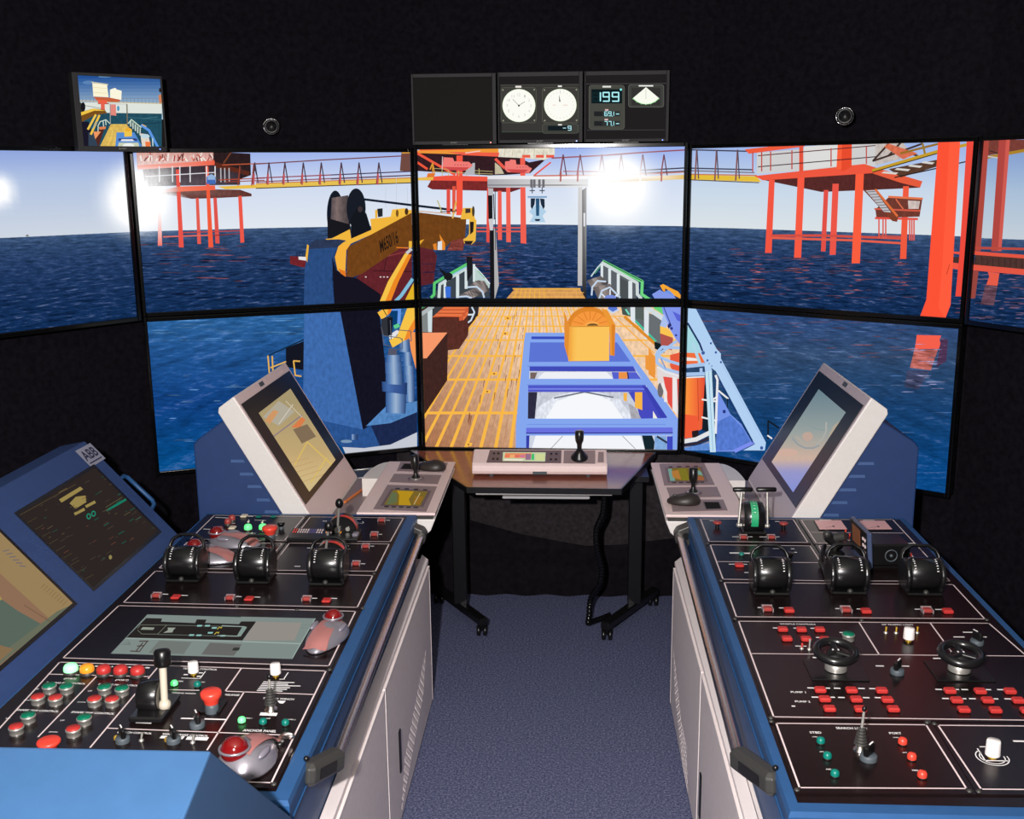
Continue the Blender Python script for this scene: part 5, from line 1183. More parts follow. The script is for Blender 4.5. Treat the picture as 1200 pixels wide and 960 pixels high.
def azimuth_lever(root, x, y, w=0.122):
    """black drum between rounded cheeks with an angular arched handle; (x, y) is the middle of its front foot as seen"""
    f = atz(x, y, PZ); c = f + V(0, 0.056, 0)
    ux, uy, uz = V(1, 0, 0), V(0, 1, 0), V(0, 0, 1); ax = [ux, uy, uz]
    r = 0.050; zc = 0.060
    def P(a, b, h): return c + ux * a + uy * b + uz * h
    m = MB(); m.box(P(0, 0.004, 0.005), (w * .92, 0.112, 0.010), ax, bev=0.004)
    o = m.build('azimuth_lever', BLACK, root)
    dw = w * .74
    m = MB(); m.lathe([(r * .9, 0), (r, 0.008), (r * 1.012, dw / 2), (r, dw - .008), (r * .9, dw)], P(-dw / 2, 0, zc), ux, 40)
    m.build('drum', SATIN, o)
    for s in (-1, 1):
        m = MB(); pr = [(.055 * math.cos(a), zc - .004 + .052 * math.sin(a)) for a in np.linspace(math.radians(-38), math.radians(218), 26)] + [(-.040, .008), (.040, .008)]
        m.prism([P(s * w * .5, b, h) for b, h in pr], ux * (s * -0.016))
        m.build('cheek', SATIN, o, bevel=0.006, seg=3)
    m = MB(); hp = [P(-w * .475, .020, .088), P(-w * .47, .030, .108), P(-w * .40, .036, .124), P(-w * .24, .040, .136), P(-w * .19, .0405, .1375), P(w * .19, .0405, .1375), P(w * .24, .040, .136), P(w * .40, .036, .124), P(w * .47, .030, .108), P(w * .475, .020, .088)]
    m.tube(hp, 0.0058, 10, flat=1.7); m.build('handle', BLACK, o)
    for s in (-1, 1):
        m = MB()
        for k in range(6):
            a = math.radians(104 + k * 10); q = P(s * dw * .38, math.cos(a) * (r * 1.009 + .0006), zc + math.sin(a) * (r * 1.009 + .0006)); t_ = uy * -math.sin(a) + uz * math.cos(a); n_ = uy * math.cos(a) + uz * math.sin(a)
            m.box(q, (0.006 if k % 2 else 0.004, 0.0024, 0.0012), [ux, t_, n_])
        m.build('scale_marks', WHITEP, o)
    MB().ball(P(0, -0.050, 0.013), 0.009, 16).build('trim_knob', DGREY, o)

def disc_lever(root, x, y, knob, hub):
    """upright drum with a red band and a ball lever in front"""
    p = atz(x, y, PZ); r = 0.056; c = p + V(0, 0.02, 0.018)
    m = MB(); pts = [(r * math.cos(a), r * math.sin(a)) for a in np.linspace(0, math.pi, 25)] + [(-r, -0.016), (r, -0.016)]
    m.prism([c + V(a, -0.012, b + .0) for a, b in pts], (0, 0.05, 0)); o = m.build('winch_lever', SATIN, root)
    m = MB(); 
    for k in range(20):
        a0, a1 = math.radians(8 + k * 5.6), math.radians(8 + (k + 1) * 5.6); R_ = r + .0012
        m.quad(c + V(R_ * math.cos(a0), -0.010, R_ * math.sin(a0)), c + V(R_ * math.cos(a0), 0.012, R_ * math.sin(a0)), c + V(R_ * math.cos(a1), 0.012, R_ * math.sin(a1)), c + V(R_ * math.cos(a1), -0.010, R_ * math.sin(a1)))
    m.build('red_band', REDT, o)
    h = aty(hub[0], hub[1], c[1] - 0.02); k_ = aty(knob[0], knob[1], c[1] - 0.035)
    m = MB(); m.cone(h + V(0, 0.012, 0), h + V(0, -0.008, 0), 0.011, 0.011, 16); m.tube([h, k_], 0.0048, 10); m.build('lever', STEEL, o)
    MB().ball(k_, 0.015, 18, sc=(1, 1, 1.25)).build('ball_knob', BLACK, o)
    q = aty(hub[0] + 12, hub[1] - 1, c[1] - 0.014); MB().cone(q + V(0, .003, 0), q + V(0, -.004, 0), 0.008, 0.008, 14).build('stud', STEEL, o)

def bellows_stick(root, x, y, top, base_mat=CHROME):
    p = atz(x, y, PZ); t = aty(top[0], top[1], p[1] + 0.004)
    o = MB().lathe([(0.016, 0), (0.016, 0.006), (0.011, 0.008), (0.011, 0.020), (0, 0.02)], p, n=22).build('joystick', base_mat, root)
    m = MB(); prof = []
    for k in range(6): prof += [(0.0155 - k * .0012, 0.020 + k * .007), (0.0118 - k * .0012, 0.0235 + k * .007)]
    m.lathe(prof + [(0, 0.063)], p, n=20, smooth=False); m.build('bellows', DGREY, o)
    MB().tube([p + V(0, 0, .055), t], [0.0036, 0.003], 10).build('stick', STEEL, o)
    MB().ball(t, 0.0058, 12, sc=(1, 1, 1.3)).build('tip', BLACK, o)

def handwheel(root, x, y, wx, wy, r=0.050):
    p = atz(x, y, PZ); c = aty(wx, wy, p[1] + 0.004)
    n_ = nrm((0, -0.14, 1)); u = V(1, 0, 0); w = np.cross(n_, u)
    m = MB(); m.box(p + V(0, 0, 0.002), (0.15, 0.12, 0.004), bev=0.001); o = m.build('handwheel', BLACK, root)
    MB().lathe([(0.029, 0.006), (0.029, 0.022), (0.026, 0.026), (0, 0.026)], p, n=28).build('hub', STEEL, o)
    m = MB(); m.tube([c + r * (math.cos(a) * u + math.sin(a) * w) for a in np.linspace(0, 2 * math.pi, 40, endpoint=False)], 0.0115, 12, close=True); m.build('rim', SATIN, o)
    m = MB(); m.lathe([(0.024, -0.020), (0.028, -0.008), (0.020, 0.000), (0, 0.001)], c, n_, 26); m.tube([p + V(0, 0, .02), c - n_ * .01], 0.018, 14)
    for a in (90, 210, 330): m.tube([c, c + r * .95 * (math.cos(math.radians(a)) * u + math.sin(math.radians(a)) * w)], 0.009, 8, flat=.6)
    m.build('spokes', SATIN, o)
    MB().box(c + n_ * 0.0036, (0.018, 0.014, 0.001), [u, w, n_]).build('centre_badge', WHITEP, o)

def console_body(side, label):
    """side -1: port (left), +1: starboard (right)"""
    s = side
    if s < 0: xin, xout, face, rail = -0.605, -1.452, -0.590, [(-0.581, 3.97), (-0.564, 2.31)]; xp0, xp1 = -1.444, -0.645
    else: xin, xout, face, rail = 0.469, 1.303, 0.443, [(0.436, 3.998), (0.415, 2.35)]; xp0, xp1 = 0.505, 1.308
    y0, y1 = 2.045, 4.035
    root = thing('bridge_console', label, 'console', ((xin + xout) / 2, (y0 + y1) / 2, 0), 'bridge consoles')
    zt, zb = PZ - 0.0045, 0.655
    sl = -s * -1
    # enamelled head: flat rim, sides leaning in, front falling away
    a, b = (xin, xout)
    inn = a - s * -0.012; 
    b0 = b
    m = MB(); top = [(a, y0, zt), (b0, y0, zt), (b, y1, zt), (a, y1, zt)]
    mid = [(a - s * 0.004, y0 - 0.004, zt - 0.012), (b0 + s * 0.004, y0 - 0.004, zt - 0.012), (b + s * 0.004, y1, zt - 0.012), (a - s * 0.004, y1, zt - 0.012)]
    low = [(a - s * 0.002 + s * 0.014, y0 + 0.03, zb), (b0, y0 + 0.03, zb), (b, y1, zb), (a - s * 0.002 + s * 0.014, y1, zb)]
    P = top + mid + low; fs = [(0, 1, 2, 3)]
    for k in (0, 4):
        for i in range(4): fs.append((k + i, k + 4 + i, k + 4 + (i + 1) % 4, k + (i + 1) % 4))
    fs.append((8, 11, 10, 9))
    if s > 0: fs = [tuple(reversed(f)) for f in fs]
    m.add(P, [tuple(reversed(f)) for f in fs]); bd = m.build('body', BLUE, root)
    be = (-1.446, -.640) if s < 0 else (.491, 1.283)
    m = MB(); m.box(((be[0] + be[1]) / 2, (2.078 + 4.018) / 2, zt + .0004), (be[1] - be[0], 4.018 - 2.078, .0008)); m.build('panel_bed', BLACKP, bd)
    # seam line along the aisle side
    m = MB(); xs = a - s * 0.0025; m.box((xs, (y0 + y1) / 2, zt - 0.055), (0.004, y1 - y0 - .01, 0.003)); m.build('seam', DBLUE if False else mat_seam, bd)
    # cabinet below with its pale ledge
    yc0, yc1 = 2.06, 4.222
    m = MB(); xo = b0; m.box(((face + xo) / 2, (yc0 + yc1) / 2, 0.325), (abs(face - xo), yc1 - yc0, 0.63), mi=0)
    lx0, lx1 = face, face + s * 0.024
    m.prism([(lx0 - s * 0.0015, yc0, 0.622), (lx0 - s * 0.0015, yc0, 0.638), (lx1, yc0, 0.660), (lx1, yc0, 0.622)], (0, yc1 - yc0, 0), 1)
    cb = m.build('cabinet', [GREYC, PALEC], root)
    # doors on the aisle side
    yd = [atx(450, 850, face)[1], 4.20] if s < 0 else [atx(822, 860, face)[1], 4.205]
    for (d0, d1) in ((yd[0], yd[1]), (2.08, yd[0] - 0.010)):
        m = MB(); m.box((face - s * 0.004, (d0 + d1) / 2, 0.315), (0.008, d1 - d0, 0.60), mi=0)
        e = 0.008
        for (ya, yb, za, zb_) in ((d0 - .001, d0 + e, .012, .618), (d1 - e, d1 + .001, .012, .618)) if d0 > 2.5 else (): m.box((face - s * 0.0046, (ya + yb) / 2, (za + zb_) / 2), (0.009, yb - ya, zb_ - za), mi=1)
        m.box((face - s * 0.0046, (d0 + d1) / 2, 0.613), (0.009, d1 - d0, e), mi=1)
        dr = m.build('door', [GREYC, PALEC], root)
        if (d0 > 2.5 and s < 0) or (d0 < 2.5 and s > 0):
            h0 = atx(464.5, 857, face) if s < 0 else atx(825, 908, face); h1 = atx(467, 903, face) if s < 0 else atx(823, 957, face)
            yy = (h0[1] + h1[1]) / 2
            MB().box((face - s * 0.0095, yy, (h0[2] + h1[2]) / 2), (0.006, 0.028, abs(h0[2] - h1[2])), bev=0.002).build('recessed_handle', BLACK, dr)
        if d0 > 2.5:
            va = atx(496, 790, face) if s < 0 else atx(792, 790, face); vb = atx(470, 928, face) if s < 0 else atx(807, 930, face)
            m = MB(); n = 16
            for k in range(n):
                for j in range(6):
                    y = vb[1] + (va[1] - vb[1]) * (k + (j - 2.5) * .5 + .5) / n; z = max(0.06, vb[2] + (va[2] - vb[2]) * k / n) + (j - 2.5) * 0.025 + 0.025
                    if z < 0.02 or y > d1 - .02: continue
                    m.box((face - s * 0.0083, y, z), (0.0012, 0.024, 0.012))
            m.build('vent_perforation', PALEC, dr)
    # steel hand rail in two rubber brackets
    rz = 0.83; m = MB(); A = V(rail[0][0], rail[0][1], rz); B = V(rail[1][0], rail[1][1], rz)
    m.tube([A, B], 0.0165, 20); rl = m.build('handrail', CHROME, root)
    for p in (A, B):
        d = -s
        m = MB(); near = p is B
        yy = p[1] - (0.026 if near else -0.004)
        if near:
            L_ = V(xin - s * .001, 2.195, .866); R_ = p + V(0, -.012, .012); d_ = nrm(R_ - L_); q_ = nrm(np.cross((0, 0, 1), d_)); u_ = np.cross(d_, q_)
            m = MB(); m.box((L_ + R_) / 2 + d_ * .008, (np.linalg.norm(R_ - L_) + .034, .05, .056), [d_, q_, u_], bev=.012); br_ = m.build('bracket', DGREY, rl, bevel=.003)
            fs_ = -1 if (q_[1] > 0) else 1
            m = MB(); m.box((L_ + R_) / 2 + q_ * fs_ * .0255, (np.linalg.norm(R_ - L_) * .6, .003, .026), [d_, q_, u_], bev=.001); m.build('bracket_recess', BLACK, br_)
            m = MB(); m.ball(L_ + V(0, .012, .034), .007, 10); m.build('bolt', BLACK, br_); continue
        prof = [(xin + s * .008, -0.030), (xin + s * .010, 0.054), (p[0] + s * .012, 0.040), (p[0] - s * 0.012, 0.030), (p[0] - s * 0.024, 0.008), (p[0] - s * 0.020, -0.018), (p[0] - s * .004, -0.034)]
        m.prism([(x, yy - 0.03, rz + z) for x, z in prof], (0, 0.06, 0)); br_ = m.build('bracket', DGREY, rl, bevel=0.005)
        m = MB(); m.box(((xin + p[0]) / 2 + s * .004, yy - 0.0315, rz + 0.006), (abs(xin - p[0]) * .6, 0.003, 0.028), bev=.001); m.build('bracket_recess', BLACK, br_)
    return root
mat_seam = mat('seam_highlight', (40, 78, 122), 0.8, spec=.1)
CL = console_body(-1, 'left blue and grey bridge console with a green display strip and levers')
CR = console_body(1, 'right blue and grey bridge console with two small black handwheels')

# ---------------- left console plates
def bar(x0, y0, x1, y1, w=0.006): return ((x0, y0), (x1, y1), w)
plate(CL, [(251.3, 604), (356.7, 605.7), (333.3, 633.6), (223, 632)], bars=[bar(253, 606.6, 268, 607.3), bar(239, 620.3, 254, 621), bar(264.5, 622.3, 266, 622.4), bar(299, 609.8, 311, 610.2, .004), bar(287, 625, 299, 625.3, .004), bar(321.5, 627.5, 324, 627.6), bar(291, 605.3, 296, 605.5), bar(272.5, 613.4, 275, 613.5)], screws=[(338.5, 634.6)])
plate(CL, [(363.6, 606), (472.7, 607.3), (457.3, 635), (341.6, 634.2)], bars=[bar(379, 611, 382, 611), bar(453, 609.9, 456, 610), bar(444, 626.4, 447, 626.5), bar(418, 608.5, 422, 608.6), bar(418, 613.4, 425, 613.5, .003), bar(425, 611.5, 426, 613, .003)])
plate(CL, [(220, 635.3), (330.7, 637), (306.5, 667.6), (186.5, 666)], inner=())
plate(CL, [(339.3, 636.7), (456, 637.7), (440, 669.7), (315, 668.4)], bars=[bar(360.8, 642.5, 364, 642.6), bar(434.5, 640.3, 437.5, 640.4), bar(423, 661, 427, 661.1), bar(346, 664, 351, 664), bar(406, 640, 408, 640), bar(404, 643.8, 410, 643.8, .003)])
plate(CL, [(182, 669.6), (436.7, 674.7), (418.7, 712), (144.7, 706.3)], bars=[bar(212, 698, 219, 698.2), bar(277.5, 699.4, 282, 699.6), bar(298, 700, 304, 700.2), bar(190, 696.6, 196, 696.8), bar(366, 701.4, 370.5, 701.5), bar(388, 701.5, 394, 701.7)], screws=[(277.5, 711), (438.5, 672.5), (425, 713)])
LCDPL = plate(CL, [(139.3, 710), (416.7, 716.7), (385.3, 780.7), (74, 771.3)], screws=[(348, 715)])
FR_OUT = [(66.5, 773.8), (387.5, 784.5), (322, 924), (-62, 910)]
PL7 = plate(CL, [(70, 776.3), (382, 786.7), (318, 917.7), (-47, 905)], quad_out=FR_OUT,
    inner=[((57, 790.4), (174.7, 793.3)), ((114, 792.2), (45, 863.7)), ((186, 781), (106, 876)), ((126.7, 853.7), (343.3, 862.3)), ((282.7, 783.7), (264, 810.4)), ((264, 810.4), (366.7, 814.2)), ((286, 811.4), (243, 879)), ((198.7, 808.7), (232.7, 809.4))],
    texts=[('(STBD)', (74.5, 796.3), (88.7, 796.6), 1.0), ('(PORT)', (134.7, 798), (150, 798.4), 1.0), ('TOWING PIN CONTROL', (53, 801), (99.5, 802.6), 1.2), ('TOWING PIN CONTROL', (114.2, 803), (161.5, 804.8), 1.2),
           ('SHARK JAW CONTROL', (18.8, 833.2), (68, 835.2), 1.2), ('SHARK JAW CONTROL', (82.8, 835.8), (133.3, 838), 1.2), ('CLUTCH CONTROL', (136.8, 859.4), (177.3, 861), 1.2), ('WINCH BRAKE CONTROL', (189.4, 861.6), (243.3, 864), 1.2),
           ('TENSION CONTROL', (213.6, 784.6), (254, 786), 1.2), ('TOWING WINCH', (200.2, 813), (228.7, 814), 1.1), ('RELEASE', (263, 815.4), (280, 816), 1.2), ('TUGGER WINCH', (307.4, 819.6), (344, 821), 1.2), ('ANCHOR PANEL', (284, 857.4), (323.3, 858.8), 1.35),
           ('UP', (40.6, 808.4), (44.6, 808.6), 1.0), ('DOWN', (27.5, 821.3), (35.8, 821.6), 1.0), ('UP', (102.5, 810.6), (107, 810.8), 1.0), ('DOWN', (90.4, 823.6), (99.7, 823.9), 1.0), ('UP', (6.3, 842.7), (10.8, 842.9), 1.0), ('UP', (70, 845.2), (74.7, 845.4), 1.0), ('DOWN', (57, 858.6), (67, 859), 1.0),
           ('ON', (207.6, 799.4), (214, 799.6), 1.0), ('OFF', (233.5, 800.4), (239.5, 800.6), 1.0), ('WIRE 1', (286.5, 842.4), (295, 842.8), 1.0), ('OFF', (310.5, 843), (316.5, 843.2), 1.0), ('WIRE 2', (336.5, 844), (346, 844.4), 1.0)],
    bars=[bar(86, 780.3, 94, 780.5, .007), bar(106, 781, 114, 781.2, .007), bar(124, 781.5, 131, 781.8, .007), bar(143, 782.1, 152, 782.4, .007), bar(163, 782.6, 174, 783, .007), bar(213.5, 842.3, 226, 842.6), bar(241, 843, 264, 843.7), bar(213, 795, 234.6, 795.6, .003), bar(234.6, 795.4, 240.5, 787.5, .003), bar(328, 796.3, 333, 796.5, .003), bar(332.6, 796.3, 337.5, 788.8, .003), bar(216.5, 791, 219, 791, .006), bar(234, 789, 236.5, 789, .006), bar(232, 793, 234, 793, .006)]
         + [bar(309.5 - k * 1.5, 799.5 + k * 2.0, e_ - k * 1.4, 800.4 + k * 2.0, .0045) for k, e_ in enumerate((344, 338, 354, 343, 341, 337))],
    blanks=[[(162, 844.2), (179.6, 845), (177, 848.6), (158.8, 847.8)], [(189.3, 862.6), (198.3, 863), (196.6, 866), (187, 865.6)], [(206.6, 863), (216.8, 863.4), (213.8, 866.8), (204, 866.2)], [(220, 863.6), (245, 864.6), (242.4, 868.4), (217.4, 867.2)], [(305.5, 835.3), (325.6, 836), (323.6, 839.6), (304, 838.8)], [(324, 821.4), (335, 821.8), (331.8, 825), (328, 824.8)], [(201.5, 815.2), (205.5, 815.4), (202, 819), (200, 818.8)]],
    screws=[(386.3, 785), (321, 919.3)])
# the green-grey strip display set in the plate
lq = [(172.7, 720.4), (370, 725), (342.7, 772.7), (129.7, 766.3)]
lc = [Q(*p) + V(0, 0, 0.0004) for p in lq]
m = MB(); m.add([tuple(p) for p in lc], [(3, 2, 1, 0)]); sd = m.build('strip_display', MONS, LCDPL)
pc = Pic(*[p + V(0, 0, 0.0001) for p in lc], glows=False); pc.eps = 8e-6; mm = Many([pc])
G3 = (110, 690, 7.5); G4 = (260, 690, 7.5); GGREY = (126, 138, 134); GDK = (40, 36, 36)
pc.poly([(100, 700), (400, 700), (400, 800), (100, 800)], GGREY)
mm.poly(G3, [(470, 210), (1300, 238), (1290, 252), (460, 226)], (60, 78, 72)); mm.poly(G3, [(460, 258), (600, 262), (590, 290), (890, 302), (905, 270), (990, 272), (975, 305), (1290, 318), (1300, 300), (1420, 300), (1300, 455), (285, 430)], GDK)
mm.poly(G4, [(170, 288), (300, 288), (180, 455), (-200, 440), (-180, 300), (150, 312)], GDK)
mm.stroke(G3, [(385, 350), (410, 318), (640, 320), (560, 400), (420, 398), (385, 365)], 4, (120, 124, 110)); mm.stroke(G3, [(640, 320), (1340, 336)], 4, (110, 120, 112)); mm.stroke(G3, [(560, 402), (1260, 420)], 4, (110, 120, 112))
mm.poly(G3, [(430, 338), (535, 342), (520, 362), (410, 360)], (146, 152, 140)); mm.poly(G3, [(650, 342), (720, 344), (700, 362), (690, 384), (610, 388), (650, 366)], (150, 156, 146))
for x, y in ((930, 326), (1060, 345), (1025, 388), (860, 408), (1000, 326), (925, 410), (1135, 414)): mm.poly(G3, [(x - 20, y - 7), (x + 24, y - 7), (x + 16, y + 7), (x - 26, y + 7)], (140, 190, 184))
for x, y in ((1105, 345), (1080, 390)): mm.stroke(G3, [(x - 20, y + 12), (x, y - 8), (x + 14, y + 2), (x + 20, y - 10)], 6, (200, 180, 70))
mm.stroke(G4, [(0, 325), (205, 335), (150, 418), (-40, 412)], 7, (150, 166, 160)); mm.poly(G4, [(180, 335), (222, 338), (165, 420), (130, 418)], (130, 150, 144))
mm.poly(G4, [(300, 290), (700, 300), (640, 455), (190, 455)], (146, 140, 134)); mm.poly(G3, [(285, 432), (1300, 460), (1290, 470), (275, 440)], (150, 164, 158)); mm.stroke(G4, [(180, 465), (690, 484)], 8, (160, 176, 170))
mm.poly(G3, [(575, 455), (860, 470), (790, 575), (480, 565)], (112, 118, 114)); mm.poly(G3, [(1020, 475), (1300, 490), (1230, 590), (945, 578)], (104, 104, 102))
for s_ in ([(400, 462), (480, 462)], [(380, 505), (440, 500)], [(470, 462), (400, 552)], [(430, 475), (370, 550)], [(320, 548), (400, 552)]): mm.stroke(G3, s_, 9, (74, 58, 56))
for k in range(4): mm.stroke(G3, [(235 + k * 20, 490 - k * 14), (320, 492 - k * 4)], 3, (90, 100, 96))
mm.poly(G4, [(105, 518), (162, 518), (145, 545), (88, 543)], (52, 54, 50)); mm.stroke(G4, [(690, 345), (770, 345)], 3, (110, 124, 118)); mm.stroke(G4, [(700, 320), (775, 322)], 3, (110, 124, 118)); mm.stroke(G4, [(620, 608), (820, 262)], 8, (150, 170, 162))
pc.build('picture', sd)

# ---------------- left console controls
for (x, y) in ((212, 684), (294.5, 686), (381, 688)): azimuth_lever(CL, x, y)
disc_lever(CL, 400, 629, (397.6, 590), (395.5, 621)); disc_lever(CL, 386.5, 661, (385, 617), (381.3, 650))
mushroom(CL, 316, 619, 0.0285, 0.052)
for (x, y, c) in ((290.7, 618.7, GREENL), (308, 618.4, GREENL)): lamp_button(CL, x, y, c, 0.015)
for (x, y) in ((272, 607.7), (267, 612), (257.7, 621.2)): lamp_button(CL, x, y, REDD, 0.013)
for (x, y) in ((272.3, 618.2), (286, 604.4)): rect_button(CL, x, y, CREAM, 0.026, 0.03, 0.008)
for (x, y) in ((303, 605.3), (320.4, 605.3)): rect_button(CL, x, y, TEAL, 0.022, 0.02, 0.006)
for (x, y) in ((291, 611), (307.3, 611.6), (295, 626), (277.8, 625.3)): toggle(CL, x, y + 1, STEEL, 0.007)
mushroom(CL, 329.3, 613.5, 0.015, 0.026, BLACK)
for (x, y) in ((447.3, 609), (438.7, 625.7), (428.7, 639.6), (417.3, 660)): rect_button(CL, x, y, REDD, frame=True)
for (x, y) in ((183.3, 697.3), (269.5, 700), (359.3, 701.3)): rect_button(CL, x, y, REDD, frame=True)
for (x, y) in ((206, 699.3), (292, 701.3), (382.7, 703.3)): rect_button(CL, x, y, REDB, 0.028, 0.03, 0.008)
for (x, y, c) in ((83, 784, GREENW), (102, 784.7, AMBER), (121.6, 785.6, REDB), (141.3, 786, REDB), (161.3, 786.7, REDB)): lamp_button(CL, x, y, c)
for (x, y) in ((57.5, 803), (77.5, 803.8), (122.3, 804.4), (142.7, 806), (32.8, 837.5), (98.4, 840.2)): push_button(CL, x, y, GREENB)
for (x, y) in ((44, 816), (64.8, 816.9), (110.4, 818.3), (131.3, 818.7), (18.8, 851), (85.7, 853.3)): push_button(CL, x, y, REDB)
mushroom(CL, 57, 869.5, 0.027, 0.036); mushroom(CL, 247.2, 813, 0.0265, 0.058)
p = Q(249.5, 829); MB().box(p + V(0, 0, 0.003), (0.056, 0.066, 0.006), bev=0.002).build('switch_base', BLACK, CL)
white_knob(CL, 227, 790.3); white_knob(CL, 323.2, 792.3)
for (x, y, c) in ((204, 799.6, GREENL), (231.3, 800.6, TEAL), (283.2, 842.6, GREENL), (308.2, 844.2, TEAL), (334.4, 845.4, TEAL)): small_lamp(CL, x, y, c)
rotary(CL, 231.4, 851.5, -30); rotary(CL, 144, 869.3, -35, .017); rotary(CL, 203.5, 869.6, -35, .017)
for (x, y) in ((136, 864), (195.5, 866)): small_lamp(CL, x, y, BRASS, 0.006, 0.012)
for (x, y) in ((165.7, 868.4), (225.8, 870.8)): toggle(CL, x, y, STEEL, 0.02)
bellows_stick(CL, 317.4, 833, (315.4, 793.5))
# the big towing winch lever
pb = Q(172, 846); hub = aty(193, 826, pb[1] + 0.045); top = aty(190.3, 772.5, pb[1] + 0.07)
m = MB(); m.box(pb + V(0.0, 0.055, 0.008), (0.085, 0.13, 0.016), bev=0.004); m.lathe([(0.036, 0), (0.04, 0.004), (0.04, 0.05), (0.036, 0.054)], (pb[0] - 0.034, pb[1] + 0.055, PZ + 0.043), (1, 0, 0), 30)
o = m.build('winch_lever', SATIN, CL, 'large winch lever with cream shaft and black knob')
m = MB(); hx = pb[0] + 0.02
m.cone((hx, hub[1], hub[2]), hub + V(0.012, 0, 0), 0.011, 0.011, 18); m.ball(hub, 0.0155, 18); m.ball(hub + V(-0.017, -0.004, -0.004), 0.009, 14); m.tube([hub, top - (top - hub) * .12], [0.009, 0.0095], 14); m.build('shaft', mat('cream_shaft', (196, 186, 168), 0.4), o)
d = nrm(top - hub); MB().lathe([(0.014, -0.02), (0.021, -0.014), (0.021, 0.018), (0.017, 0.024), (0, 0.026)], top, d, 24).build('knob', BLACK, o)
# key left in its lock
p = Q(328, 872)
o = MB().lathe([(0.012, 0), (0.012, 0.006), (0.008, 0.008), (0, 0.008)], p, n=18).build('key_switch', BLACK, CL)
m = MB(); m.box(p + V(0.004, 0, 0.014), (0.012, 0.003, 0.014)); m.ball(p + V(0.018, 0.003, 0.020), 0.012, 14, sc=(1.5, .35, .8)); m.build('key', CHROME, o)

# ---------------- right console plates
plate(CR, [(820.7, 608.4), (929.3, 608.7), (946.7, 636), (831, 634.7)], bars=[bar(832.5, 610.5, 836, 610.5), bar(909, 611.5, 912.5, 611.5), bar(859, 629.4, 866, 629.4), bar(876, 629.4, 881, 629.4), bar(891, 629.5, 898, 629.5), bar(908, 629.5, 912.5, 629.5)], screws=[(829.5, 637)])
plate(CR, [(832.3, 638.7), (949.3, 640), (976, 681), (847.3, 679)], inner=[((840.5, 658.4), (961.5, 659.7))], bars=[bar(857, 648.4, 865, 648.4, .012), bar(872.5, 648.7, 882, 648.8, .012), bar(855, 661.5, 861, 661.5), bar(870.5, 661.6, 874.5, 661.6), bar(873.5, 671.3, 879.5, 671.3), bar(906.5, 643.3, 918, 643.4, .006), bar(928, 643.5, 930, 643.5), bar(931.5, 647.6, 933, 647.6)], screws=[(845, 680.8)])
plate(CR, [(938.7, 609.3), (1046, 609), (1072, 637), (956.7, 636.7)], inner=[((950.7, 624.2), (1058, 625))], bars=[bar(961, 609.7, 973, 609.7, .005), bar(1012, 610, 1024, 610, .005), bar(1056.5, 636.9, 1072, 637)])
plate(CR, [(959.3, 639.6), (1075.3, 640.4), (1113, 681.3), (984, 681)], inner=[((1060, 640.4), (1070, 653))], bars=[])
plate(CR, [(848.7, 683), (1116.7, 685.3), (1154, 725.6), (863, 723)], bars=[bar(889, 712.4, 893, 712.4), bar(914, 712.8, 920, 712.8), bar(980, 713.6, 985, 713.6), bar(1005, 714, 1010, 714), bar(1073, 714.3, 1079, 714.3), bar(1097, 714.6, 1104, 714.6)], screws=[(861.5, 725.5), (1009.5, 727), (1156.5, 726.8)])
plate(CR, [(865.6, 728.3), (1158.7, 730.7), (1291, 845.5), (906.7, 840.4)], inner=[((880.7, 766.3), (1200, 769.2)), ((1006.7, 729.8), (1030.3, 767.6)), ((1090, 730.3), (1118, 768.3))],
    texts=[('WHISTLE CONTROLS', (914, 732.2), (956, 732.8), 1.15), ('DP TRAFFIC LIGHT', (1034, 733), (1071, 733.4), 1.15), ('PUMP 1', (927, 812.4), (944.7, 812.8), 1.1), ('PUMP 2', (932, 823.4), (950, 823.8), 1.1)],
    bars=[bar(907, 736.3, 910.5, 736.3), bar(931, 736.5, 932.2, 736.5), bar(951, 736.7, 954, 736.7), bar(957.5, 747.5, 959, 747.5), bar(985, 741.6, 987.5, 741.6), bar(933, 757.5, 944, 757.7, .005), bar(954.5, 757.8, 955.5, 757.8), bar(954, 771, 957, 771, .008)]
        + [bar(x, y, x + 5, y + .1) for (x, y) in ((947.5, 806.6), (978.5, 807), (1020, 807.4), (1097.5, 808.3), (1128, 808.5), (1170, 808.6), (952.5, 817.4), (983.5, 817.8), (1026.5, 818), (1105.5, 819), (1137, 819.2), (1178.5, 819.4), (1007, 807.2), (1012.5, 818), (966.5, 806.8), (972, 817.5), (1117.5, 808.4), (1126, 819.2), (1155, 808.6), (1163.5, 819.4))]
        + [bar(1027.5, 780.8, 1034.5, 780.9), bar(1057.5, 781, 1064, 781.1), bar(1129.5, 741.3, 1139, 741.4), bar(1118.5, 746.8, 1129, 746.9), bar(1151.5, 746.8, 1155, 746.9), bar(1095, 772, 1103, 772, .007), bar(929, 828, 930.5, 828)], screws=[(903.5, 841.5), (903.8, 845.6), (1088, 846)])
plate(CR, [(909.6, 848), (1085.2, 849.8), (1132.5, 924.5), (937, 923.4)], quad_out=[(907, 845.4), (1092.4, 847.4), (1144.5, 931), (931.3, 929)],
    texts=[('SEARCH LIGHT', (980.2, 854.8), (1017.7, 855.4), 1.25), ('STBD', (949.3, 860), (963, 860.2), 1.2), ('PORT', (1042.7, 860.8), (1057, 861), 1.2), ('FORE', (952, 864.4), (958, 864.5), 1), ('AFT', (960.4, 882), (966, 882.1), 1), ('MID', (968.5, 902.6), (974.5, 902.7), 1), ('FORE', (1047, 865.2), (1053.3, 865.3), 1), ('AFT', (1057.7, 883), (1063.5, 883.1), 1), ('MID', (1069.4, 904), (1076.5, 904.1), 1)],
    screws=[(934, 926), (1086.5, 846.8), (1136, 927.5)])
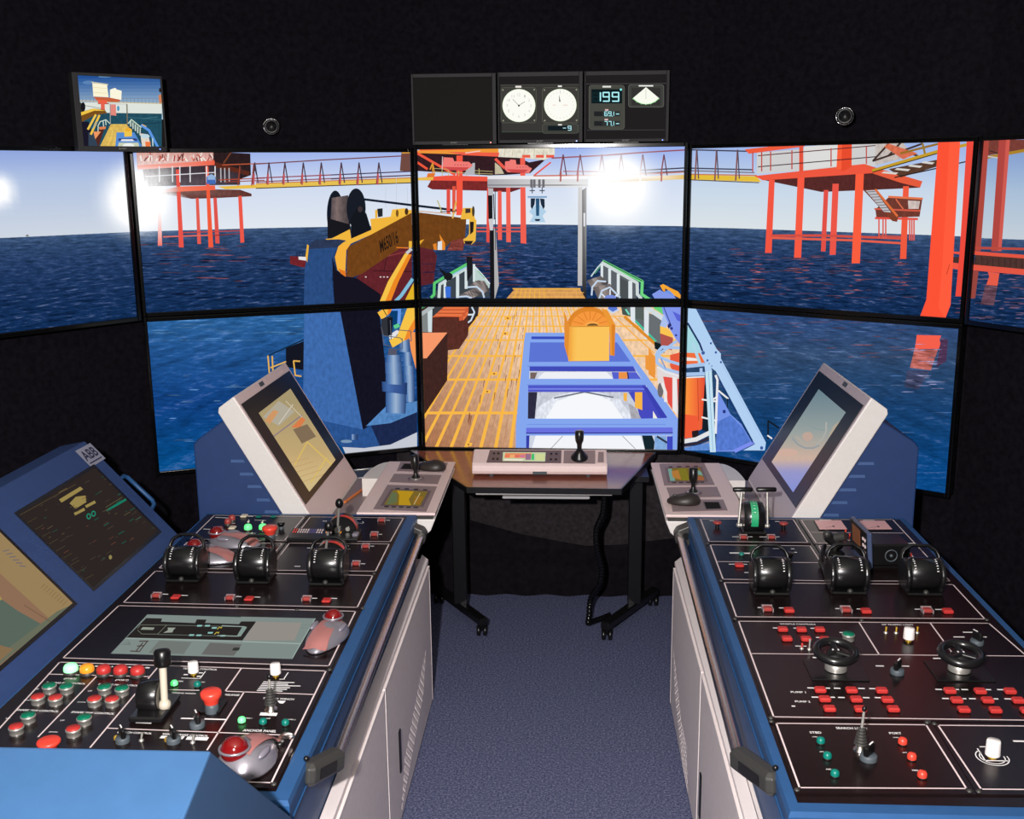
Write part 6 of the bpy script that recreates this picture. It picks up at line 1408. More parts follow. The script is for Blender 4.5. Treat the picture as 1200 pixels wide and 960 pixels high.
plate(CR, [(1099.4, 850.3), (1299, 852), (1378, 927), (1149.8, 925.2)], quad_out=[(1093.3, 847.4), (1305, 849), (1390, 933), (1145.5, 931)], bars=[bar(1149, 875.6, 1157, 875.6, .004), bar(1145.5, 878, 1154.5, 891.8, .003), bar(1154.5, 891.8, 1180, 892.2, .004), bar(1189, 869, 1200, 869.2, .007)], screws=[(1095, 848.5), (1147, 927.8)])
p = Q(1162.8, 888); m = MB()
for r_ in (0.026, 0.034):
    n = 30
    for k in range(n):
        a0, a1 = [math.radians(130 + 240 * (k + j) / n) for j in (0, 1)]
        m.quad(*[p + V(rr * math.cos(a), rr * math.sin(a), 0.0007) for rr, a in ((r_, a0), (r_ + .0025, a0), (r_ + .0025, a1), (r_, a1))])
m.build('dial_marks', WHITEP, CR)

# ---------------- right console controls
for (x, y) in ((905.5, 699.5), (996.5, 698.5), (1085.5, 700)): azimuth_lever(CR, x, y)
for (x, y) in ((840.7, 611), (918.4, 612)): flat_mushroom(CR, x, y)
for (x, y) in ((871.3, 629), (904, 629)): rect_button(CR, x, y, REDD, frame=True)
rect_button(CR, 866.4, 662, REDB, .03, .026, .010); small_lamp(CR, 869, 648.5, TEAL, .009, .012); small_lamp(CR, 881.3, 671.3, BRASS, .007, .012)
mushroom(CR, 924.7, 649.3, 0.016, 0.028, BLACK)
for (x, y) in ((899.5, 713), (991.5, 714), (1086.5, 714.7)): rect_button(CR, x, y, REDD, .032, .03, .012, frame=True)
for (x, y) in ((924.7, 714.7), (1015, 715.6), (1110.7, 715.7)): rect_button(CR, x, y, REDB, .03, .026, .012)
for (x, y) in ((917.3, 737), (939.3, 737.3), (960.7, 737.3), (922.4, 748), (944.7, 748.3), (966.7, 748.7), (961.3, 808), (998, 808.3), (1033.3, 808.7), (1113.3, 809), (1148.8, 809.5), (1183.8, 809.5), (966.7, 818.7), (1003.6, 819), (1040, 819.5), (1121.3, 820), (1157.5, 820), (1193.3, 820.3), (972.3, 830), (1008.3, 830.4), (1047, 830.3), (1129.7, 831), (1166.7, 831.7), (1203, 832)): rect_button(CR, x, y, REDB)
push_button(CR, 994.4, 742.7, GREENB)
toggle(CR, 939.5, 760.5, REDB, .016); toggle(CR, 948.3, 761.5, STEEL, .03)
handwheel(CR, 979.3, 786.5, 979.5, 763.8); handwheel(CR, 1123.8, 787.5, 1126.3, 766.3)
white_knob(CR, 1064.7, 751.2, .04, .0155); white_knob(CR, 1162.8, 888, .044, .0165)
for (x, y) in ((1038, 742), (1050, 742.3), (1074.7, 742)): toggle(CR, x, y, BRASS, .018)
rotary(CR, 1144.7, 754.5, -20); rotary(CR, 1051.3, 789, 35); rotary(CR, 1017.6, 890, 40, .0195)
for (x, y) in ((962, 866.4), (969.8, 884), (978.6, 904.7)): small_lamp(CR, x, y, TEAL, .0098, .015)
for (x, y) in ((1058, 867.2), (1068.8, 885), (1081, 906)): small_lamp(CR, x, y, REDM, .0105, .016)
bellows_stick(CR, 1008, 880.5, (1013, 831))
# double throttle
f = Q(884.5, 627); c = f + V(0, 0.062, 0.05); r = 0.058
m = MB(); m.box(f + V(0, 0.062, 0.006), (0.085, 0.13, 0.012), bev=.004)
o = m.build('throttle_lever', BLACK, CR, 'double throttle with a green scale band and two bar handles')
MB().lathe([(r * .9, 0), (r, 0.004), (r, 0.072), (r * .9, 0.076)], c - V(0.038, 0, 0), (1, 0, 0), 40).build('drum', SATIN, o)
m = MB(); mk = MB()
for k in range(20):
    a0, a1 = math.radians(60 + k * 7), math.radians(60 + (k + 1) * 7); R_ = r + .0012
    m.quad(*[c + V(x, R_ * math.cos(a), R_ * math.sin(a)) for x, a in ((-0.013, a0), (0.013, a0), (0.013, a1), (-0.013, a1))])
    if k < 14:
        for x, w in ((0, .007), (-.010, .003), (.010, .003)):
            if x == 0 and k % 2: continue
            mk.quad(*[c + V(x + dx, (R_ + .0008) * math.cos(a), (R_ + .0008) * math.sin(a)) for dx, a in ((-w / 2, a0 + .01), (w / 2, a0 + .01), (w / 2, a0 + (.05 if x == 0 else .025)), (-w / 2, a0 + (.05 if x == 0 else .025)))])
gb = m.build('green_band', GREENT, o); mk.build('scale_marks', WHITEP, gb)
for (hx_, hy_, bx_, by_, sgn) in ((869.5, 574.5, 865.5, 615.5, -1), (898, 574.5, 899.5, 616.5, 1)):
    B_ = aty(bx_, by_, c[1] - 0.012); T_ = aty(869 if sgn < 0 else 899, 577, c[1] + 0.012)
    ar = MB(); ar.tube([B_, T_], 0.0048, 12); ar.ball(B_, 0.009, 14); ar.cone(B_, B_ + V(-sgn * 0.012, 0, 0), 0.0085, 0.0085, 14); la = ar.build('lever', STEEL, o)
    h0 = aty(858.8 if sgn < 0 else 886.2, 573.8, T_[1]); h1 = aty(882 if sgn < 0 else 909.8, 573.8, T_[1])
    m = MB(); m.tube([h0, h0 + (h1 - h0) * .06, h0 + (h1 - h0) * .94, h1], [0.006, 0.009, 0.009, 0.006], 14); m.build('grip', BLACK, la)
# two pink meters sunk in the far plate
for q in ([(954.5, 611), (985.3, 611), (992.7, 621.2), (960.5, 621.4)], [(1006.4, 611.4), (1036.7, 611.4), (1045.3, 621.2), (1013.7, 621.4)]):
    w_ = [Q(*p) for p in q]; ctr = sum(w_) / 4; m = MB(); m.prism([p + (ctr - p) * -.05 for p in w_], (0, 0, 0.003)); mt = m.build('meter', BLACK, CR)
    m = MB(); m.prism([p + V(0, 0, .003) for p in w_], (0, 0, 0.0008)); m.build('meter_face', PINKM, mt)
    m = MB(); h = ctr + V(0.006, -0.02, .0042); m.box(h, (0.007, 0.012, 0.001)); strip(m, h, ctr + V(-0.028, -0.036, 0), .0018, PZ + .0044); m.build('needle', BLACK, mt)
# lilac sticker
w_ = [Q(*p) for p in ((1022, 630.7), (1035, 632), (1040, 638.7), (1027, 637.5))]; m = MB(); m.prism(w_, (0, 0, .0006)); m.build('sticker', LILAC, CR)
for (x, y) in ((990.4, 629), (995, 634)): toggle(CR, x, y, REDM, .026)
toggle(CR, 1067, 655, REDM, .02)
# ================================================================== loose things on the consoles
def trackball(lab, c, ang, L=0.17, W=0.115, Hh=0.058, ball=(0.0, 0.3), rb=0.026, grp='trackballs on the left console'):
    """ang: heading of the ball end in plan; ball: (sideways, forward) in half sizes"""
    a = math.radians(ang); f = V(math.cos(a), math.sin(a), 0); sd = V(f[1], -f[0], 0); up = V(0, 0, 1)
    t = thing('trackball_mouse', lab, 'trackball', (c[0], c[1], PZ), grp)
    c = V(c[0], c[1], PZ + 0.0012)
    n, rows = 28, 9; P = []; mi = []
    def outline(th):
        x = math.cos(th); y = math.sin(th)
        wv = (1.0 + 0.16 * x) * W / 2 * (1 - 0.10 * max(0, -x)); return x * L / 2, y * wv * (1.0 if abs(x) < .9 else 1.0)
    m = MB()
    prof = [(1.0, 0), (1.03, .10), (1.0, .24), (.92, .46), (.78, .68), (.58, .86), (.34, .96), (.12, 1.0)]
    for (k, h) in prof:
        for i in range(n):
            th = 2 * math.pi * i / n; x, y = outline(th); hh = h * Hh * (0.80 + 0.25 * math.cos(th - .4) * (1 - h * .4))
            P.append(c + f * (x * k - 0.01 * (1 - k)) + sd * y * k + up * hh)
    P.append(c + up * Hh * .84)
    fs = []; 
    for r in range(len(prof) - 1):
        fs += [(r * n + i, r * n + n + i, r * n + n + (i + 1) % n, r * n + (i + 1) % n) for i in range(n)]
    T_ = len(P) - 1; fs += [((len(prof) - 1) * n + i, T_, (len(prof) - 1) * n + (i + 1) % n) for i in range(n)]
    fs.append(tuple(range(n)))
    m.add(P, [tuple(reversed(q)) for q in fs], 0, True)
    m.build('shell', SILVER, t)
    # rosy strip over the shell: warm light reflected in the silver, painted as colour
    m = MB(); S_ = []
    for k in np.linspace(-.94, .55, 12):
        for j in np.linspace(-1, 1, 5):
            x = k * L / 2; yv = j * W * .25 * (1 - .25 * k); rr = min(1, math.hypot(k, yv / (W / 2)))
            hh = np.interp(rr, [.12, .34, .58, .78, .92, 1.0], [1.0, .96, .86, .68, .46, .2]) * Hh * (0.80 + 0.25 * (1 if k > 0 else -1) * abs(k) * .6) + .0035
            S_.append(c + f * x + sd * yv + up * hh)
    m.add(S_, [(r * 5 + i, r * 5 + 5 + i, r * 5 + 6 + i, r * 5 + 1 + i) for r in range(11) for i in range(4)], 0, True); m.build('reflection_strip', ROSE, t)
    b = c + f * (ball[1] * L / 2) + sd * (ball[0] * W / 2) + up * Hh * .78
    MB().ball(b, rb, 26).build('ball', RUBY, t)
    m = MB(); u = f; m.tube([b + up * .006 + (rb + .0015) * (math.cos(q) * f + math.sin(q) * sd) for q in np.linspace(0, 2 * math.pi, 28, endpoint=False)], .003, 8, close=True); m.build('ball_ring', SILVER, t)
    for s in (-.55, .55): MB().ball(c + f * L * .12 + sd * s * W * .7 + up * Hh * .62, .016, 14, sc=(1.7, .55, .5), ax=[f, sd, up]).build('button', mat_btn, t)
    return t
mat_key_blue = mat('lilac_blue_key', (110, 102, 158), 0.4)
mat_btn = mat('grey_lilac_key', (140, 134, 146), 0.35, metal=.3)
trackball('large silver trackball with its red ball towards the viewer, nearest on the left console', Q(293, 893), -100, .18, .125, .066, (0.2, 0.48), .032)
trackball('silver trackball with a rosy reflection right of the green display strip', Q(382, 750), 82, .20, .112, .05, (0.0, .66), .027)
trackball('silver trackball with a red ball between the two nearer left levers', Q(247, 656), 172, .20, .115, .052, (.25, .66), .027)
trackball('silver trackball behind another one near the red mushroom button', Q(275, 638), 170, .20, .11, .05, (-.1, .66), .027)
# a low black keypad lying across two plates
q = [Q(343, 623.5), Q(424, 624.5), Q(418.5, 637), Q(336, 635.6)]
t = thing('keypad', 'slim black keypad with rows of small pale keys, lying between the two ball levers', 'keypad', tuple(sum(q) / 4))
m = MB(); m.prism([p + V(0, 0, .001) for p in q], (0, 0, .016)); m.build('case', BLACK, t, bevel=.003)
def L2(u, v): return (q[0] * (1 - u) + q[1] * u) * (1 - v) + (q[3] * (1 - u) + q[2] * u) * v
for k in range(26):
    u = .05 + k * .034
    c_ = REDM if k < 2 else mat_key_blue if 7 <= k <= 9 else LINE if k not in (14, 20) else AMBER
    for v in (.2, .42):
        if (k > 20 and v > .3): continue
        p = L2(u, v) + V(0, 0, .018); MB().box(p, (0.0042, 0.013, 0.003)).build('key', c_, t) if k % 2 == 0 or k < 12 else None
m = MB(); p = L2(.955, .62) + V(0, 0, .02); m.box(p, (.022, .03, .012), bev=.003); m.build('side_key', mat_btn, t)
# black hand microphone and radio on the right console
t = thing('radio', 'dark radio unit with a blue-edged tilted faceplate on the right console', 'radio', tuple(Q(1024, 668)))
z0 = PZ + 0.002
fb = atz(1020.5, 671, z0); ft = atz(1027, 641, PZ + 0.115); bt = atz(1005.5, 619.5, PZ + 0.115)
d = nrm((bt - ft) * (1, 1, 0)); L = np.linalg.norm((bt - ft)[:2]); n_ = V(d[1], -d[0], 0)
if n_[0] > 0: n_ = -n_
up = nrm(ft - fb); up = nrm(up - d * (up @ d)); hgt = np.linalg.norm(ft - fb); fn = nrm(np.cross(d, up)); 
if fn[0] > 0: fn = -fn
ctr = fb + d * L / 2 + up * hgt / 2 + V(0, 0, .008)
m = MB(); m.box(ctr, (L, hgt, 0.016), [d, up, fn], bev=.004); fp = m.build('faceplate', mat('slate_blue_plastic', (66, 78, 108), .4), t)
m = MB(); m.box(ctr + fn * .0085 + up * hgt * .08, (L * .9, hgt * .8, .002), [d, up, fn]); m.build('face_inset', BLACK, fp)
m = MB(); m.box(ctr + fn * .010 + d * L * .12 + up * .02, (L * .42, hgt * .46, .002), [d, up, fn]); m.build('amber_display', mat('dark_amber_display', (110, 66, 40), .3, emit=(90, 50, 26), estr=.5), fp)
for i in range(4):
    for j in range(2): MB().box(ctr + fn * .011 - d * (L * .28 + j * .02) + up * (hgt * .26 - i * .022), (.012, .012, .004), [d, up, fn], bev=.002).build('key', LINE, fp)
bx = ctr - fn * .008; e = V(-fn[0], -fn[1], 0); e = nrm(e)
m = MB(); bc = V(*(bx + e * .075)[:2], PZ + .048); m.box(bc, (0.13, L * .62, .078), [e, V(-e[1], e[0], 0), (0, 0, 1)], bev=.006); bdy = m.build('body', DGREY2 if 'DGREY2' in globals() else BLACK, t)
m = MB(); m.box(V(bc[0], bc[1], PZ + .005), (0.11, L * .5, .010), [e, V(-e[1], e[0], 0), (0, 0, 1)]); m.build('mount', BLACK, t)
ff = bc + V(e[1], -e[0], 0) * (L * .31) if (V(e[1], -e[0], 0))[1] < 0 else bc - V(e[1], -e[0], 0) * (L * .31)
dn = nrm(ff - bc); m = MB(); m.tube([ff + dn * .002 + .02 * (math.cos(a) * e + math.sin(a) * V(0, 0, 1)) for a in np.linspace(0, 2 * math.pi, 24, endpoint=False)], .002, 6, close=True); m.ball(ff + dn * .002, .006, 10); m.build('speaker_knob', MGREY, t)
t = thing('microphone', 'black hand microphone on a short stalk left of the radio unit', 'microphone', tuple(Q(976, 650)))
b0 = Q(978, 652); m = MB(); m.lathe([(.034, 0), (.034, .012), (.026, .02), (.014, .024), (.012, .05), (0, .05)], b0, n=22); m.build('base', BLACK, t)
h0 = aty(968, 627, b0[1] + .01); h1 = aty(985, 640, b0[1] + .01)
m = MB(); dd = nrm(h1 - h0); m.box((h0 + h1) / 2, (np.linalg.norm(h1 - h0) * 1.1, .05, .036), [dd, (0, 1, 0), np.cross(dd, (0, 1, 0))], bev=.010); m.tube([b0 + V(0, 0, .045), (h0 + h1) / 2], .010, 10); m.build('handset', SATIN, t)
m = MB(); k0 = aty(979, 630, b0[1] - .01); m.cone(k0, k0 + V(.03, -.02, .012), .017, .015, 16); m.ball(k0 + V(-.03, 0, .012), .014, 12); m.build('grille', DGREY, t)
cp = [aty(966, 640, b0[1]), Q(963, 650, .03), Q(962, 660, .012), Q(966, 668, .010), Q(969, 676, .010), Q(973, 681, .010)]
m = MB(); m.tube(cp, .0085, 10); m.build('cable', BLACK, t)

# ================================================================== blue hood in the near left corner
rz = 1.30; rg = atz(247, 880, rz); yr = rg[1]; xr = rg[0]      # the ridge, its right end
fr = atx(215, 960, xr); bk = atx(345, 960, xr)                 # where the right flank leaves the picture, front and back
df = (rz - fr[2]) / (yr - fr[1]); db = (rz - bk[2]) / (bk[1] - yr)
yF, yB = yr - .42, bk[1] + .004
t = thing('console_hood', 'light blue metal hood in the near left corner of the picture', 'hood', (-1.1, yr, 0))
side = [(yr, rz), (yB, rz - db * (yB - yr)), (yB, .0), (yF, .0), (yF, rz - df * (yr - yF))]
m = MB(); m.prism([V(-1.55, y, z) for y, z in side], (xr + 1.55, 0, 0))
m.build('shell', mat('light_blue_enamel', (50, 84, 122), .42, noise=.04, nscale=20, bump=.15, bscale=900), t, bevel=.004)
m = MB()
for k in range(5): m.box((xr + .0008, yr - .05, .86 - k * .03), (.003, .16, .008))
m.build('louvre', DBLUE, t)

# ================================================================== blue side console with two screens (left)
fp0 = V(-1.549, 3.2, 0.910); e2 = V(-0.668, 0, 0.744); fnn = V(0.744, 0, 0.668)
def S(x, y): return onp(x, y, fp0, fnn)
TF, BF = S(96, 519), S(213, 625); tt = lambda p: (p - fp0) @ e2
t0_, t1_ = tt(BF) - .03, tt(TF); yf = (TF[1] + BF[1]) / 2; yn = 2.17
def SP(y, t, d=0): return V(fp0[0], y, fp0[2]) + e2 * t + fnn * d
sc = thing('side_console', 'blue sloping side console with two screens at the left edge', 'console', (-1.8, 3.0, 0))
m = MB(); pr = [SP(0, t0_), SP(0, t1_), SP(0, t1_) + V(-.10, 0, -.02), V(-2.05, 0, .0), V(SP(0, t0_)[0] - .02, 0, .0)]
m.prism([V(p[0], yn, p[2]) for p in pr], (0, yf - yn, 0)); m.build('body', mat('side_console_enamel', (46, 68, 116), .5, noise=.06, nscale=25, bump=.2, bscale=900), sc, bevel=.004)
def side_screen(y0, y1_, ta, tb, name, fill, draw):
    m = MB(); 
    for (a, b, c, d) in ((y0 - .012, y1_ + .012, tb, tb + .012), (y0 - .012, y1_ + .012, ta - .012, ta), (y0 - .012, y0, ta, tb), (y1_, y1_ + .012, ta, tb)):
        m.prism([SP(a, c, .0006), SP(b, c, .0006), SP(b, d, .0006), SP(a, d, .0006)], fnn * .002)
    fr = m.build('screen_frame', BLACK, sc)
    m = MB(); m.quad(SP(y0, ta, .001), SP(y1_, ta, .001), SP(y1_, tb, .001), SP(y0, tb, .001)); m.build('screen_panel', MONS, fr)
    pc = Pic(SP(y0, tb, .0011), SP(y1_, tb, .0011), SP(y1_, ta, .0011), SP(y0, ta, .0011), glows=False); pc.eps = 1e-5
    pc.poly([(-900, -900), (2000, -900), (2000, 2000), (-900, 2000)], fill); draw(pc); pc.build('picture', fr)
def d1(p):
    m = Many([p]); o = (20, 500, 4.8); YL = (150, 132, 76)
    m.poly(o, [(236, 410), (355, 338), (372, 352), (250, 428)], YL); m.poly(o, [(295, 432), (330, 395), (385, 388), (390, 425), (330, 462)], YL); m.stroke(o, [(325, 492), (378, 465)], 16, YL); m.stroke(o, [(388, 450), (438, 424)], 16, YL)
    m.stroke(o, [(12, 500), (330, 325)], 3, (84, 72, 52)); m.stroke(o, [(505, 472), (612, 410)], 12, (24, 120, 96)); m.stroke(o, [(498, 455), (590, 398)], 3, (96, 88, 60)); m.stroke(o, [(235, 372), (280, 348)], 5, (96, 82, 52))
    for c_ in ((403, 505), (430, 490)): m.ell(o, c_, 13, 17, (30, 130, 104)); m.ell(o, c_, 7, 10, (42, 36, 34))
    m.ell(o, (525, 735), 9, 12, (140, 130, 80)); R = random.Random(2)
    for k in range(70):
        u, v = R.random(), R.random(); x = 20 + u * 420 + v * 360 * .98; y = 500 - u * 250 + v * 330
        a = R.uniform(8, 34); m.stroke(o, [(x, y), (x + a, y - a * .58)], R.choice([2, 3, 4]), R.choice([(86, 74, 54), (70, 62, 50), (26, 92, 78), (96, 56, 44), (64, 58, 50)]))
    for k in range(9): m.stroke(o, [(60 + k * 40, 540 + k * 40), (110 + k * 40, 512 + k * 40)], 2, (84, 74, 50))
def d2(p):
    m = Many([p]); p.poly([(-60, 560), (90, 712), (60, 727), (-90, 590)], (150, 126, 88)); o = (0, 610, 5.646)
    for k in range(6): m.stroke(o, [(20 + k * 22, 205 + k * 19), (60 + k * 22, 195 + k * 22)], 6, (104, 100, 110))
    for k in range(9): m.stroke(o, [(270 + k * 18, 450 + k * 14), (300 + k * 18, 418 + k * 14)], 3, (120, 96, 66))
    m.poly(o, [(-300, 300), (0, 515), (120, 600), (280, 690), (90, 850), (-40, 830), (-300, 700)], (88, 102, 92)); m.poly(o, [(-60, 520), (0, 500), (15, 520), (-40, 560)], (160, 140, 80)); m.poly(o, [(490, 552), (380, 600), (-60, 930), (-20, 970)], (104, 108, 90)); m.poly(o, [(0, 825), (90, 850), (0, 930), (-120, 900)], (132, 108, 78)); m.stroke(o, [(160, 560), (380, 700)], 5, (110, 86, 66))
side_screen(3.2, 3.767, 0.002, .334, 's', (44, 37, 35), d1)
sB = S(85, 707); side_screen(sB[1] - .57, sB[1], tt(sB), tt(sB) + .334, 's', (140, 108, 84), d2)
# sticker
sq = [S(*p) for p in ((87.7, 529), (105.4, 519.5), (123.5, 537.5), (106.5, 548))]; m = MB(); m.add([tuple(p + fnn * .0012) for p in (sq[3], sq[2], sq[1], sq[0])], [(0, 1, 2, 3)]); st = m.build('sticker', STICK, sc)
vs, fs, w, h = text_tris('ABB', True); ux = sq[1] - sq[0]; uy = sq[0] - sq[3]; m = MB()
m.add([tuple(sq[3] + ux * .08 + uy * .34 + ux * (v[0] / w) * .84 + uy * (v[1] / h) * .5 + fnn * .002) for v in vs], fs); m.build('lettering', INK, st)
m = MB(); m.add([tuple(sq[3] + ux * a + uy * b + fnn * .002) for a, b in ((.1, .14), (.9, .14), (.9, .2), (.1, .2))], [(0, 1, 2, 3)]); m.build('small_print', INK, st)
# handle on the far end
hpts = [S(140, 562), S(150, 552.5), S(186, 586), S(177, 599)]
for k in (1, 2): hpts[k] = hpts[k]
hpts[0] = V(hpts[0][0], yf - .004, hpts[0][2]); hpts[3] = V(hpts[3][0], yf - .004, hpts[3][2])
off_ = -fnn * .02; m = MB(); pts = [hpts[0] + off_, hpts[1] + off_, hpts[2] + off_, hpts[3] + off_]; m.tube([pts[0], pts[0] * .2 + pts[1] * .8, pts[1] * .9 + pts[2] * .1, pts[1] * .1 + pts[2] * .9, pts[3] * .2 + pts[2] * .8, pts[3]], .0085, 10); m.build('handle', BLUE, sc)
# ================================================================== the two operator stations (desk, monitor, blue housing)
def station(s, x0, label, desk_px, mlabel):
    """u runs outward from the aisle edge x0; s = -1 left, +1 right"""
    X = lambda u: x0 + s * u
    ya, yb = 4.045, 4.83; DZ = 0.9
    root = thing('operator_station', label, 'workstation', (X(.5), (ya + yb) / 2, 0), 'operator stations')
    def flip(f): return f if s < 0 else list(reversed(f))
    # desk slab: pale ridge outside, control area inside, rounded far outer corner
    def outline(z, inset=0.0):
        pts = [(0 + inset, ya), (0 + inset, yb - inset), (.318, yb - inset), (.318, ya)]
        return [V(X(u), y, z) for u, y in pts]
    m = MB(); m.prism(outline(DZ - .012), (0, 0, .012)); dk = m.build('desk_top', PINKP, root, bevel=.004)
    m = MB(); m.prism(outline(DZ - .026, .010), (0, 0, .014)); m.build('edge_groove', DGREY, root)
    m = MB(); o1 = [(0, DZ - .026), (.02, DZ - .075), (.08, DZ - .13), (.20, DZ - .17), (.317, DZ - .17), (.317, DZ - .026)]
    m.prism([V(X(u), ya, z) for u, z in o1], (0, yb - ya - .02, 0)); m.build('under_shell', WPLAS, root, bevel=.004)
    m = MB(); 
    # white rounded flank outside the ridge
    fl_ = [(.3185, 4.545)] + [(.3185 + .072 * math.sin(a), 4.545 + .28 * math.cos(a)) for a in np.linspace(0, math.pi / 2, 12)]
    m.prism([V(X(u), y, .79) for u, y in fl_], (0, 0, DZ - .793)); m.build('rounded_flank', WPLAS, root)
    # shelf between desk and monitor, base to the floor
    m = MB(); m.box((X(.455), (ya + yb) / 2, .80), (.272, yb - ya, .03)); m.build('shelf', TAUPE, root)
    m = MB(); m.box((X(.60), (4.24 + 4.80) / 2, .3925), (.72, .56, .785)); m.build('pedestal', GREYC, root)
    # monitor: leaning housing
    g = math.tan(math.radians(29.9)); ub = .53 if s < 0 else .513
    U = lambda z: ub + (z - .923) * g
    zt_, zl = 1.372, .815
    yn_ = 4.05; yf_ = 4.835
    prof = [(U(zl) + .0, zl), (U(zt_), zt_), (U(zt_) + .062, zt_ - .045), (U(zt_) + .066, zt_ - .065), (U(zl) + .11, zl)]
    m = MB(); m.prism([V(X(u), yn_, z) for u, z in prof], (0, yf_ - yn_, 0))
    mh = m.build('monitor_housing', WPLAS, root, bevel=.004)
    fN = nrm(V(-s * math.cos(math.radians(29.9)), 0, math.sin(math.radians(29.9)))); fU = nrm(V(s * g, 0, 1))
    def FP(y, z, d=0): return V(X(U(z)), y, z) + fN * d
    def fquad(m, y0, y1, z0, z1, d, mi=0, th=.001): m.prism([FP(y0, z0, d), FP(y1, z0, d), FP(y1, z1, d), FP(y0, z1, d)], fN * th, mi)
    m = MB(); fquad(m, yn_ + .004, yf_ - .004, zl + .01, zt_ - .004, .0002, 0, .0018); m.build('face_frame', PINKP if s < 0 else mat_lil, mh)
    m = MB(); fquad(m, 4.07, 4.81, .923, 1.336, .0022, 0, .003); gl = m.build('glass_frame', BLACK, mh)
    # lit area, a little off-centre in the glass
    if s < 0: sp = [(303, 484), (340.5, 457.5), (395.5, 541), (361.5, 575)]
    else: sp = [(991.5, 483), (959, 458.5), (902.5, 542.5), (930, 576.5)]
    P3 = [onp(x, y, FP(4.3, 1.1, .0053), fN) for x, y in sp]
    y0_ = (P3[0][1] + P3[3][1]) / 2; y1_ = (P3[1][1] + P3[2][1]) / 2; z1_ = (P3[0][2] + P3[1][2]) / 2; z0_ = (P3[2][2] + P3[3][2]) / 2
    m = MB(); m.quad(FP(y0_, z0_, .0054), FP(y1_, z0_, .0054), FP(y1_, z1_, .0054), FP(y0_, z1_, .0054)); m.build('screen_panel', MONS, gl)
    pc = Pic(FP(y0_, z1_, .0056), FP(y1_, z1_, .0056), FP(y1_, z0_, .0056), FP(y0_, z0_, .0056), glows=False); pc.eps = 1e-5
    o = (210, 420, 4.8) if s < 0 else (860, 420, 4.8); mm = Many([pc])
    q = pc.q
    N_ = 16
    for i in range(N_):
        for j in range(N_):
            def W(u, v): 
                a = [q[0][k] * (1 - u) + q[1][k] * u for k in (0, 1)]; b = [q[3][k] * (1 - u) + q[2][k] * u for k in (0, 1)]; return tuple(a[k] * (1 - v) + b[k] * v for k in (0, 1))
            if s < 0: cf = lambda x, y: lerp(lerp((166, 150, 112), (204, 172, 118), (y - 470) / 90), (206, 184, 134), (y - 530) / 40)
            else: cf = lambda x, y: ramp([(0, (104, 128, 140)), (.4, (150, 160, 158)), (.68, (206, 176, 158)), (.8, (150, 150, 200)), (1, (134, 146, 212))])((y - 458) / 118)
            pc.poly([W(i / N_, j / N_), W((i + 1) / N_, j / N_), W((i + 1) / N_, (j + 1) / N_), W(i / N_, (j + 1) / N_)], cf, 0, False)
    if s < 0:
        mm.poly(o, [(470, 330), (560, 240), (650, 300), (560, 380)], (176, 168, 150)); mm.poly(o, [(480, 350), (530, 290), (560, 300), (510, 370)], (206, 150, 100)); mm.poly(o, [(630, 390), (690, 330), (710, 345), (680, 390)], (216, 124, 74)); mm.stroke(o, [(530, 440), (690, 320)], 7, (140, 122, 130)); mm.poly(o, [(640, 400), (720, 370), (770, 440), (690, 480)], (128, 108, 84)); mm.stroke(o, [(560, 370), (640, 260)], 4, (216, 206, 190)); mm.stroke(o, [(600, 240), (690, 330)], 4, (206, 196, 170))
        for s_ in ([(650, 600), (720, 470)], [(740, 700), (830, 560)], [(720, 470), (860, 600)]): mm.stroke(o, s_, 7, (216, 184, 96))
        for k in range(5): mm.stroke(o, [(610 + k * 22, 590 + k * 26), (730 + k * 24, 560 + k * 22)], 3, (190, 150, 106))
    else:
        for s_, c_ in (([(390, 330), (415, 370), (455, 395), (520, 405)], (140, 154, 154)), ([(330, 450), (360, 485), (400, 505), (445, 505), (480, 490)], (146, 154, 160)), ([(520, 360), (518, 410), (500, 450), (460, 490)], (172, 172, 166)), ([(350, 440), (400, 480), (460, 470)], (176, 168, 158))): mm.stroke(o, s_, 9, c_)
        mm.ell(o, (300, 530), 60, 22, (206, 172, 158)); mm.poly(o, [(560, 380), (600, 350), (560, 430), (530, 440)], (178, 166, 148)); mm.ell(o, (415, 440), 30, 26, (190, 164, 150))
    pc.build('picture', gl)
    m = MB(); zb_ = 1.354; yb_ = 4.40 if s < 0 else 4.40; fquad(m, yb_ - .03, yb_ + .03, zb_ - .008, zb_ + .008, .002, 0, .001); m.build('badge', MGREY, mh)
    # blue housing behind the monitor
    m = MB(); yq0, yq1 = 4.075, 4.80
    pr = [(U(zl) + .10, zl), (U(1.30) + .055, 1.30), (.955, 1.19), (.972, 1.17), (.972, .786), (.62, .786)]
    m.prism([V(X(u), yq0, z) for u, z in pr], (0, yq1 - yq0, 0)); hs = m.build('housing', DBLUE, root, bevel=.006)
    vent = [((270.4, 540.2), (287, 540.2)), ((280.8, 555.4), (297.5, 555.4)), ((290, 570), (307, 570)), ((300.6, 585.6), (317, 585.6)), ((310, 599.6), (327, 599.6))] if s < 0 else [((1004.8, 543), (1024.6, 543)), ((994.4, 558), (1014.2, 558)), ((983, 573.8), (1003.8, 573.8)), ((974.2, 588.8), (993.4, 588.8)), ((964.2, 603.4), (983.4, 603.4))]
    for (a, b) in vent:
        A_ = aty(*a, yq0); B_ = aty(*b, yq0); c_ = (A_ + B_) / 2
        MB().prism([c_ + V(u * np.linalg.norm(A_ - B_) / 2, -.001 - d_, h) for u, d_, h in ((-1, 0, -.007), (1, 0, -.007), (.86, .008, .007), (-.86, .008, .007))], (0, .004, 0)).build('louvre', mat_louvre, hs)
    # control modules set in the desk
    zz = DZ + .0006
